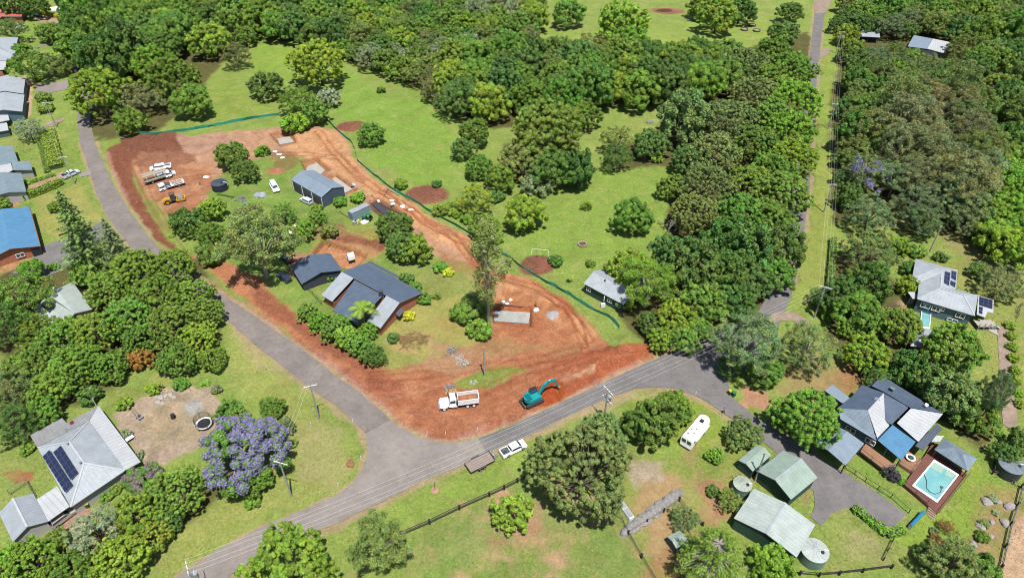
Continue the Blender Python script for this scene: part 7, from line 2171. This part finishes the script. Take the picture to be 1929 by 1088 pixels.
# ------------------------------------------------------------------ slabs in the cuts
def padslab(label, pts, z, mat, cat="concrete slab", name="concrete_slab", th=.25):
    P = [W(x, y, z) for x, y in pts]; t = P[0]
    b = B(); slab(b, P, th, None, 0, 0); o = b.build(name, mat, origin=Vector((t.x, t.y, 0))); return tag(o, label, cat)
padslab("white concrete slab in the topmost square cut", [(522, 261), (545, 257), (554, 267), (527, 272)], -.8, M_CONC)
padslab("pale rough slab in the cut behind the blue-grey shed", [(580, 313), (596, 306), (612, 321), (598, 334), (576, 320)], -.8, M_CONC)
padslab("pale concrete slab in the cut right of the blue-grey shed", [(626, 338), (632, 333), (664, 356), (650, 363)], -.8, M_CONC)
padslab("black plastic membrane pad in the cut right of the container", [(698, 383), (712, 377), (760, 411), (744, 421)], -.75, material("black_membrane", A(92, 88, 94), .5, 0, .1, .8), "membrane pad", "membrane_pad", .1)
padslab("long grey concrete slab in the cut above the red earth", [(932, 584), (999, 588), (996, 609), (931, 604)], -.65, material("damp_concrete", A(206, 204, 196), .85, 0, .12, .5))
# timber formwork and stakes around cuts
for i_, (q0, q1, lab) in enumerate((((700, 372), (764, 409), "timber string line profile along the membrane cut"), ((724, 370), (730, 358), "short timber profile board above the membrane cut"), ((730, 358), (752, 370), "timber profile board on the orange earth"), ((932, 574), (985, 576), "timber edge board along the back of the long cut"), ((640, 400), (655, 410), "grey plank lying left of the container"), ((617, 458), (640, 454), "loose plank at the rim of the garage excavation"))):
    b = B(); a_, c_ = W(*q0), W(*q1); b.beam(a_+Vector((0, 0, gz(a_)+.35)), c_+Vector((0, 0, gz(c_)+.35)), .12, .14)
    for p_ in (a_, c_): b.box((p_.x, p_.y, gz(p_)+.2), (.1, .1, .7))
    tag(b.build("profile_board", M_TIMBER, origin=Vector((a_.x, a_.y, 0))), lab, "timber board")

# ------------------------------------------------------------------ loose things
def blob(name, label, cat, px, py, r, h, mat, seed=1, asp=1.0, rz=0, rough=.25):
    """irregular lump resting on the ground"""
    rr = random.Random(seed); p = W(px, py); b = B(); n = 12; rings = []
    ph = [rr.uniform(0, 6) for _ in range(4)]
    for k, (zz, s_) in enumerate(((0, 1.0), (.35, .98), (.7, .78), (.93, .42))):
        ring = []
        for i in range(n):
            a = 2*math.pi*i/n; q = r*s_*(1+rough*math.sin(2*a+ph[0])*.5+rough*math.sin(3*a+ph[1]+k)*.5+rr.uniform(-rough, rough)*.3)
            x, y = q*math.cos(a)*asp, q*math.sin(a); co, si = math.cos(rz), math.sin(rz)
            ring.append(Vector((x*co-y*si, x*si+y*co, h*zz*(1+rr.uniform(-.15, .15)) if k else -.1)))
        rings.append(ring)
    for k in range(3):
        for i in range(n): b.face([rings[k][i], rings[k][(i+1) % n], rings[k+1][(i+1) % n], rings[k+1][i]])
    top = Vector((0, 0, h))
    for i in range(n): b.face([rings[3][i], rings[3][(i+1) % n], top])
    o = b.build(name, mat); o.location = (p.x, p.y, gz(p)); return tag(o, label, cat)
M_TARP = material("grey_tarp", A(196, 204, 212), .4, 0, .12, 1.5)
blob("tarpaulin_pile", "round silver tarpaulin pile on the lawn", "tarpaulin pile", 491, 369, 1.7, 1.0, M_TARP, 3)
def pile(name, label, px, py, r, n, mat, stick=False, h=.4, seed=1, sz=.3, asp=1.3):
    """a heap of broken pieces: nobody could count them"""
    rr = random.Random(seed); p = W(px, py); b = B(); g = gz(p)
    for _ in range(n):
        a = rr.uniform(0, 6.28); q = r*math.sqrt(rr.random()); x, y = q*math.cos(a)*asp, q*math.sin(a); z = h*(1-q/r)*rr.random()
        if stick:
            t_ = rr.uniform(0, 6.28); L_ = rr.uniform(.5, 1.5); b.beam((x, y, z+.05), (x+L_*math.cos(t_), y+L_*math.sin(t_), z+rr.uniform(0, .4)), rr.uniform(.05, .12), .07)
        else:
            s_ = sz*rr.uniform(.4, 1.5); b.box((x, y, z+s_*.2), (s_*rr.uniform(.7, 1.8), s_, s_*.7), rr.uniform(0, 3), taper=rr.uniform(.5, .9))
    o = b.build(name, mat); o.location = (p.x, p.y, g); return tag(o, label, kind='stuff')
M_JUNK = material("mixed_grey_junk", A(176, 176, 176), .7, 0, .4, 2.5)
pile("junk_heap", "heap of grey scrap on the lawn above the big gum", 455, 376, 1.7, 50, M_JUNK, False, .9, 4)
blob("tarpaulin_sheet", "blue tarp scrap beside the grey heap", "tarpaulin", 459, 384, .8, .35, material("blue_tarp", A(130, 190, 214), .5), 6)
blob("plank_stack", "pale planks below the grey scrap heap", "plank stack", 462, 393, 1.6, .25, M_TIMBER, 7, 1.8, .4)
blob("cover_sheet", "white sheet on the lawn beside the black tank", "sheet", 388, 333, .75, .4, M_WHITE, 8, 1.3)
for i_, (x_, y_, nm) in enumerate(((518, 286, 'upper'), (526, 291, 'middle'), (532, 297, 'lower'))):
    blob("cement_bag", f"{nm} white bag of the three on the grass below the top cut", "bag", x_, y_, .55, .3, M_WHITE, 20+i_, 1.5)
for i_, (x_, y_, nm) in enumerate(((948, 569, 'left'), (955, 572, 'right'), (962, 565, 'upper'))):
    blob("cement_bag", f"{nm} white bag of the three behind the long slab", "bag", x_, y_, .4, .3, M_WHITE, 24+i_, 1.2)
blob("cement_bag", "white bag on the orange earth right of the long slab", "bag", 1010, 584, .7, .5, M_WHITE, 28)
blob("yellow_tarp", "yellow sheet on grass beside the dark tree", "sheet", 417, 319, .6, .2, material("yellow_sheet", A(240, 226, 90), .5), 29)
pile("rubble", "grey concrete rubble left of the service pole", 853, 663, 1.4, 34, M_JUNK, False, .4, 30)
pile("rubble", "white rubble patch below the grey rubble", 862, 672, 1.1, 34, M_CONC, False, .25, 31)
pile("rubble", "white rubble spread nearest the truck tracks", 873, 684, 1.2, 34, M_CONC, False, .2, 32)
pile("rubble", "pale stone heap behind the tipper truck cab", 848, 738, 1.0, 34, material("sand_heap", A(226, 196, 140), .9, 0, .2), False, .5, 33)
pile("rubble", "grey stones behind the tipper truck", 846, 730, .9, 34, M_JUNK, False, .4, 34)
pile("rubble", "tan stones on the green patch above the tipper truck", 893, 720, .7, 34, M_CONC, False, .3, 35)
pile("brush_pile", "heap of cut dry branches on the lawn", 780, 643, 2.6, 150, material("dry_brush", A(204, 160, 116), .95, 0, .35, 2.5), True, .9, 36)
pile("brush_pile", "burnt black brush heap under the bare tree by the avenue", 1268, 425, 3.0, 150, material("burnt_brush", A(78, 62, 66), .95, 0, .4, 2.5), True, .8, 37)
blob("stump", "cut stump with chips on the grass triangle", "stump", 660, 873, .9, .5, material("stump_wood", A(190, 140, 100), .9, 0, .3, 3), 38)
blob("grey_boulder", "small grey thing on grass at the dark belt", "boulder", 1224, 231, 1.1, 1.0, material("grey_stone", A(168, 168, 178), .9), 39)
for i_, (x_, y_, r_, w_) in enumerate(((1858, 946, .9, 'pinkish boulder at the top of the garden bed'), (1902, 954, 1.0, 'large grey boulder beside the boundary fence'), (1893, 985, .9, 'grey boulder lower down by the boundary fence'), (1847, 992, .8, 'grey boulder at the left edge of the garden bed'),
                                    (1868, 983, .5, 'small boulder in the middle of the garden bed'), (1867, 1010, .5, 'small boulder low in the garden bed'), (1833, 1026, .7, 'pale boulder at the bottom left of the bed'), (1881, 945, .5, 'small pale boulder near the top of the bed'))):
    blob("boulder", w_, "boulder", x_, y_, r_, r_*.8, material("pale_boulder", A(206, 196, 190), .9, 0, .15), 50+i_)
for i_, (x_, y_, r_) in enumerate(((297, 757, .6), (303, 749, .7), (312, 745, .5), (306, 759, .45), (321, 743, .6), (328, 748, .5), (294, 748, .4))):
    tag(blob("garden_stone", "", "stone", x_, y_, r_, r_*.6, M_CONC, 60+i_), ORD[i_]+" of the pale stones in the rockery", "stone", "rockery stones in the gravel garden") if False else \
    blob("garden_stone", ['pale stone at the left end of the rockery', 'large pale stone left of centre in the rockery', 'pale stone in the middle of the rockery', 'lowest pale stone in the rockery', 'pale stone right of centre in the rockery', 'pale stone at the right end of the rockery', 'smallest pale stone in the rockery'][i_], "stone", x_, y_, r_, r_*.6, M_CONC, 60+i_)
# rubble-block retaining wall
for i_ in range(12):
    u = i_/11; x_ = 1184+(1272-1184)*u; y_ = 1001+(936-1001)*u
    o = blob("wall_block", f"{ORD[i_]} of the grey blocks in the rough stone wall" if i_ < 12 else "", "stone block", x_, y_-2, 1.15, .9, material("rough_block", A(186, 182, 178), .9, 0, .25, 2), 80+i_, 1.3, .5, .3)
    o["group"] = "blocks of the rough stone wall"
m, rz = heading((1186, 975), (1168, 950)); t = thing("white_cabinet", "long white metal cabinet lying beside the rough stone wall", "cabinet", (m.x, m.y, 0), rz)
part(t, 'body', M_WHITE, lambda b: b.box((0, 0, .5), (4.2, 1.0, .9))); part(t, 'door', M_STEEL, lambda b: (b.box((-1.0, 0, .97), (1.9, .9, .03)), b.box((1.0, 0, .97), (1.9, .9, .03))))
# troughs, fire pit, swing frame, trampoline
for x_, y_, w_ in ((1402, 57, 'left'), (1417, 49, 'upper'), (1425, 59, 'right')):
    p = W(x_, y_); t = thing("round_trough", f"{w_} round trough bed of the three on the top paddock", "trough", (p.x, p.y, 0), 0, "round trough beds on the top paddock")
    part(t, 'rim', M_DARKMETAL, lambda b: [b.beam((1.7*math.cos(a), 1.7*math.sin(a), .35), (1.7*math.cos(a+.42), 1.7*math.sin(a+.42), .35), .14, .7) for a in np.arange(0, 6.2, .392)])
    part(t, 'soil', material("pale_soil", A(196, 180, 140), .95), lambda b: b.cyl((0, 0, .1), 1.6, .3, 20))
p = W(1097, 462); t = thing("fire_pit", "stone ringed fire pit on the right paddock", "fire pit", (p.x, p.y, gz(p)))
for k in range(10): a = k*.628; part(t, 'stone', M_CONC, lambda b: b.box((1.1*math.cos(a), 1.1*math.sin(a), .2), (.5, .3, .4), a+1.57, taper=.8))
p = W(1017, 487); t = thing("swing_frame", "white tubular swing frame behind the mulch heap", "swing", (p.x, p.y, gz(p)), -.15)
part(t, 'top_bar', M_WHITE, lambda b: b.tube([(-2.1, 0, 2.6), (2.1, 0, 2.6)], .04, 6))
for x_ in (-2.1, 2.1):
    for y_ in (-1.1, 1.1): part(t, 'leg', M_WHITE, lambda b: b.tube([(x_, 0, 2.6), (x_*1.15, y_, 0)], .035, 6))
for x_ in (-.8, .8): part(t, 'swing_seat', material("green_seat", A(60, 130, 120), .5), lambda b: (b.box((x_, 0, .5), (.5, .2, .05)), b.tube([(x_-.2, 0, .5), (x_-.2, 0, 2.6)], .02, 4), b.tube([(x_+.2, 0, .5), (x_+.2, 0, 2.6)], .02, 4)))
p = W(386, 801); t = thing("trampoline", "round black trampoline with safety net in the gravel garden", "trampoline", (p.x, p.y, 0)); t.scale = (.82, .82, .9)
part(t, 'mat', M_BLACK, lambda b: b.cyl((0, 0, .78), 1.55, .03, 28))
part(t, 'pad', M_WHITE, lambda b: [b.face([(1.56*math.cos(a), 1.56*math.sin(a), .84), (2.0*math.cos(a), 2.0*math.sin(a), .80), (2.0*math.cos(a+.225), 2.0*math.sin(a+.225), .80), (1.56*math.cos(a+.225), 1.56*math.sin(a+.225), .84)]) for a in np.arange(0, 6.28, .2244)])
for k in range(6):
    a = k*math.pi/3+.2; part(t, 'net_pole', M_DARKMETAL, lambda b: b.tube([(2.0*math.cos(a), 2.0*math.sin(a), 0), (2.0*math.cos(a), 2.0*math.sin(a), 2.7)], .05, 6))
def netm(b):
    for k in range(40):
        a = k*2*math.pi/40; b.beam((2.0*math.cos(a), 2.0*math.sin(a), .85), (2.0*math.cos(a), 2.0*math.sin(a), 2.6), .035, .035)
    for z in (1.2, 1.6, 2.0, 2.4, 2.65):
        for k in range(24): a = k*2*math.pi/24; c_ = a+2*math.pi/24; b.beam((2*math.cos(a), 2*math.sin(a), z), (2*math.cos(c_), 2*math.sin(c_), z), .035, .035)
part(t, 'net', M_BLACK, netm)
part(t, 'ladder', M_WHITE, lambda b: (b.beam((-2.0, -.3, .8), (-2.5, -.5, 0), .06, .06), b.beam((-2.1, .1, .8), (-2.6, -.1, 0), .06, .06), b.box((-2.3, -.2, .4), (.2, .45, .05))))
p = W(327, 786); t = thing("compost_bin", "round black bin in the middle of the gravel garden", "bin", (p.x, p.y, 0)); part(t, 'drum', M_BLACK, lambda b: b.cyl((0, 0, 0), .5, .8, 16, r2=.42)); part(t, 'lid', M_BLACK, lambda b: b.cyl((0, 0, .802), .46, .1, 16))
p = W(264, 787); t = thing("lawn_mower", "grey mower with upright handle on the gravel garden", "mower", (p.x, p.y, 0), -.6)
part(t, 'deck', M_STEEL, lambda b: b.box((0, 0, .35), (1.2, .8, .3))); part(t, 'engine', M_DARKMETAL, lambda b: b.cyl((0, 0, .5), .28, .35, 12)); part(t, 'handle', M_DARKMETAL, lambda b: (b.tube([(-.6, -.3, .4), (-1.5, -.3, 1.2)], .04, 5), b.tube([(-.6, .3, .4), (-1.5, .3, 1.2)], .04, 5), b.tube([(-1.5, -.3, 1.2), (-1.5, .3, 1.2)], .04, 5)))
for x_, y_ in ((.45, .45), (.45, -.45), (-.45, .45), (-.45, -.45)): part(t, 'wheel', M_RUBBER, lambda b: b.cyl((x_, y_, .18), .18, .1, 12, axis='y'))
p = W(204, 820); 
t = thing("outdoor_table", "white table and bench beside the bungalow veranda", "table", (*W(246, 829)[:2], 0), .9)
part(t, 'tabletop', M_WHITE, lambda b: b.box((0, 0, .74), (1.6, .9, .06)))
for x_ in (-.7, .7): part(t, 'leg', M_WHITE, lambda b: b.box((x_, 0, .36), (.1, .7, .7)))
def wheelie(label, px, py, lid, h=1.05):
    p = W(px, py); t = thing("wheelie_bin", label, "bin", (p.x, p.y, 0), .4)
    part(t, 'bin_body', material("bin_green", A(50, 110, 90), .5), lambda b: b.box((0, 0, h/2), (.6, .7, h), taper=1.1)); part(t, 'lid', lid, lambda b: b.box((.02, 0, h+.04), (.72, .82, .1)))
    for s_ in (-1, 1): part(t, 'wheel', M_RUBBER, lambda b: b.cyl((-.3, s_*.32, .12), .12, .08, 10, axis='y'))
M_YL = material("yellow_lid", A(244, 222, 60), .5)
wheelie("yellow lidded bin at the bungalow's front wall", 166, 954, M_YL)
wheelie("yellow lidded bin under the big junction gum", 1374, 742, M_YL)
wheelie("green lidded bin under the big junction gum", 1381, 745, material("green_lid", A(60, 160, 110), .5))
# mailbox, marker posts
for x_, y_, lab in ((664, 795, "white roadside marker post at the top of the grass triangle"), (679, 864, "white roadside marker post at the tip of the grass triangle"), (637, 915, "white roadside marker post at the lower side of the grass triangle"), (586, 801, "white surveyor peg beneath the grass triangle pole"), (804, 820, "white peg on the verge left of the tipper truck"), (839, 818, "white peg on the verge below the tipper truck"), (899, 811, "white peg on the verge right of the tipper truck"), (128, 234, "white marker post on the upper left verge"), (1309, 743, "white marker post at the junction of the driveway"), (464, 180, "white marker post on the upper paddock")):
    p = W(x_, y_); b = B(); b.box((0, 0, .5), (.16, .10, 1.1), taper=.8); b.box((0, 0, 1.06), (.13, .08, .05)); o = b.build("marker_post", M_WHITE); o.location = (p.x, p.y, gz(p)); o.rotation_euler = (.12, .1, .3); tag(o, lab, "marker post")
# mulch sapling stake on the lower verge
p = W(819, 922); t = thing("young_tree", "staked sapling in a mulch ring on the lower verge", "tree", (p.x, p.y, 0))
part(t, 'trunk', M_BARK, lambda b: b.tube([(0, 0, 0), (.1, .1, 1.2), (0, .4, 2.2)], [.06, .05, .02], 6)); part(t, 'mulch_ring', material("pale_mulch", A(214, 170, 140), .95), lambda b: b.cyl((0, 0, -.05), .9, .09, 16, r2=.7))
# blue shade roll, pool-side bits
m, rz = heading((1712, 995), (1736, 969)); t = thing("rolled_cover", "rolled bright blue pool cover beside the steps", "pool cover", (m.x, m.y, 0), rz)
part(t, 'roll', material("bright_blue_cover", A(50, 160, 206), .5), lambda b: b.cyl((0, 0, .9), .3, 4.6, 14, axis='x'))
for x_ in (-2.3, 2.3): part(t, 'stand', M_STEEL, lambda b: b.box((x_, 0, .45), (.1, .5, .9)))
p = W(1714, 864, .6); t = thing("fire_bowl", "white planter with green shrub on the square terrace", "planter", (p.x, p.y, .6)); part(t, 'bowl', M_WHITE, lambda b: b.cyl((0, 0, 0), .6, .5, 16, r2=.9)); part(t, 'plant', W_GREEN, lambda b: b.cyl((0, 0, .5), .6, .4, 10, r2=.2))
# green tractor-like mower, boat and sundries by the container
p = W(693, 414); t = thing("garden_tractor", "green garden tractor beside the blue container", "tractor", (p.x, p.y, gz(p)), 2.9)
P_GREEN = material("green_machine_paint", A(60, 160, 96), .4)
part(t, 'hood', P_GREEN, lambda b: b.extrude([(.3, .5), (1.7, .5), (1.65, 1.1), (.3, 1.2)], -.4, .4)); part(t, 'roof', P_GREEN, lambda b: b.box((-.4, 0, 2.05), (1.5, 1.3, .1)))
part(t, 'frame', M_DARKMETAL, lambda b: (b.box((0, 0, .5), (2.6, .5, .3)), b.box((-.9, .5, 1.3), (.08, .08, 1.5)), b.box((-.9, -.5, 1.3), (.08, .08, 1.5)), b.box((-.5, 0, .8), (.5, .5, .4))))
for x_, r_ in ((-.7, .6), (1.2, .38)):
    for s_ in (-1, 1): wheel(t, x_, s_*.65, r_, .28, P_GREEN)
blob("white_drum", "white barrel lying beside the small translucent tank", "barrel", 686, 419, .9, .7, M_WHITE, 90, 1.3, .4)
blob("red_sack", "rusty red sack in front of the container", "sack", 678, 422, .45, .3, material("red_sack", A(190, 90, 60), .8), 91)
blob("yellow_drum", "cream yellow drum in front of the container", "barrel", 675, 417, .45, .7, material("cream_drum", A(240, 226, 150), .6), 92)
blob("white_pack", "white pack on the orange earth beside the membrane pad", "pack", 759, 395, .7, .5, M_WHITE, 93, 1.2)
blob("white_pack", "white bundle at the head of the membrane cut", "pack", 713, 375, .6, .7, M_WHITE, 94)
blob("white_pack", "left white bundle on the rim of the membrane cut", "pack", 741, 391, .5, .3, M_WHITE, 95, 1.5)
blob("white_pack", "white bundle at the lower end of the membrane cut", "pack", 775, 402, .6, .4, M_WHITE, 96, 1.3)
blob("white_pack", "white panel bundle high on the orange earth", "pack", 737, 378, .7, .25, M_WHITE, 97, 1.5)
blob("concrete_pipe", "grey pipe end beside the pale slab", "pipe", 667, 349, .7, .7, M_STEEL, 98, 1.4)
blob("white_tarp", "white boat-like cover at the upper left driveway", "cover", 103, 18, 2.4, 1.2, M_WHITE, 99, 1.6)
blob("garden_feature", "small round stone bed right of the upper left garden", "garden bed", 88, 85, 2.2, .5, material("grey_bed", A(170, 150, 150), .9), 100)
# people
def person(label, px, py, shirt, trousers, rz=0.0, hat=None, walk=.18):
    p = W(px, py); t = thing("person", label, "person", (p.x, p.y, gz(p)), rz)
    SK = material("skin", (.45, .26, .18), .6)
    V = [(0, 0, .95), (0, .0, 1.15), (0, .02, 1.38), (0, .02, 1.50), (0, .04, 1.64),
         (-.10, 0, .90), (-.11, walk, .50), (-.11, walk-.04, .07), (.10, 0, .90), (.11, -walk*.4, .48), (.11, -walk-.05, .07), (-.11, walk+.13, .04), (.11, -walk+.12, .04),
         (-.20, .01, 1.40), (-.27, -.04, 1.12), (-.24, .10, .90), (.20, .01, 1.40), (.27, .06, 1.12), (.24, .20, .92)]
    E_ = [(0, 1), (1, 2), (2, 3), (3, 4), (0, 5), (5, 6), (6, 7), (0, 8), (8, 9), (9, 10), (7, 11), (10, 12), (2, 13), (13, 14), (14, 15), (2, 16), (16, 17), (17, 18)]
    Rr = [.15, .14, .15, .055, .10, .09, .065, .045, .09, .065, .045, .035, .035, .06, .045, .035, .06, .045, .035]
    me = bpy.data.meshes.new("body"); me.from_pydata(V, E_, [])
    import bmesh
    bm = bmesh.new(); bm.from_mesh(me); sk = bm.verts.layers.skin.verify()
    for i, v_ in enumerate(bm.verts): v_[sk].radius = (Rr[i], Rr[i]); v_[sk].use_root = (i == 0)
    bm.to_mesh(me); bm.free()
    o = bpy.data.objects.new("body", me); COL.objects.link(o); o.parent = t
    o.modifiers.new("skin", 'SKIN'); s_ = o.modifiers.new("sub", 'SUBSURF'); s_.levels = s_.render_levels = 1
    dg = bpy.context.evaluated_depsgraph_get(); dg.update(); m2 = bpy.data.meshes.new_from_object(o.evaluated_get(dg)); o.modifiers.clear(); o.data = m2
    m2.materials.clear(); 
    for m_ in (SK, shirt, trousers): m2.materials.append(m_)
    for f in m2.polygons: z = f.center.z; f.material_index = 1 if 1.0 < z < 1.5 else (2 if z <= 1.0 and abs(f.center.x) < .2 else 0)
    part(t, 'hair', hat or material("dark_hair", (.03, .02, .015), .8), lambda b: b.cyl((0, .02, 1.69), .125, .09, 12, r2=.07))
    for s2 in (-1, 1): part(t, 'shoe', M_BLACK, lambda b: b.box((s2*.11, (-.06*s2)*1.0+ (0.06 if s2 < 0 else -.08)+walk*(-s2)*.9, .05), (.1, .27, .1)))
    return t
person("person in pink top and dark trousers walking on the asphalt drive", 1362.5, 778, material("pink_top", A(206, 150, 170), .8), material("dark_trousers", A(50, 56, 70), .8), .8)
person("person in hi-vis yellow shirt standing left of the black water tank", 378, 349, material("hi_vis", A(226, 226, 110), .8), material("tan_trousers", A(190, 150, 110), .8), 1.2, material("white_helmet", A(236, 236, 230), .4))
person("worker in hi-vis shirt standing at the right end of the long slab", 1009, 578, material("hi_vis2", A(196, 206, 60), .8), material("navy_trousers", A(50, 60, 90), .8), .3)
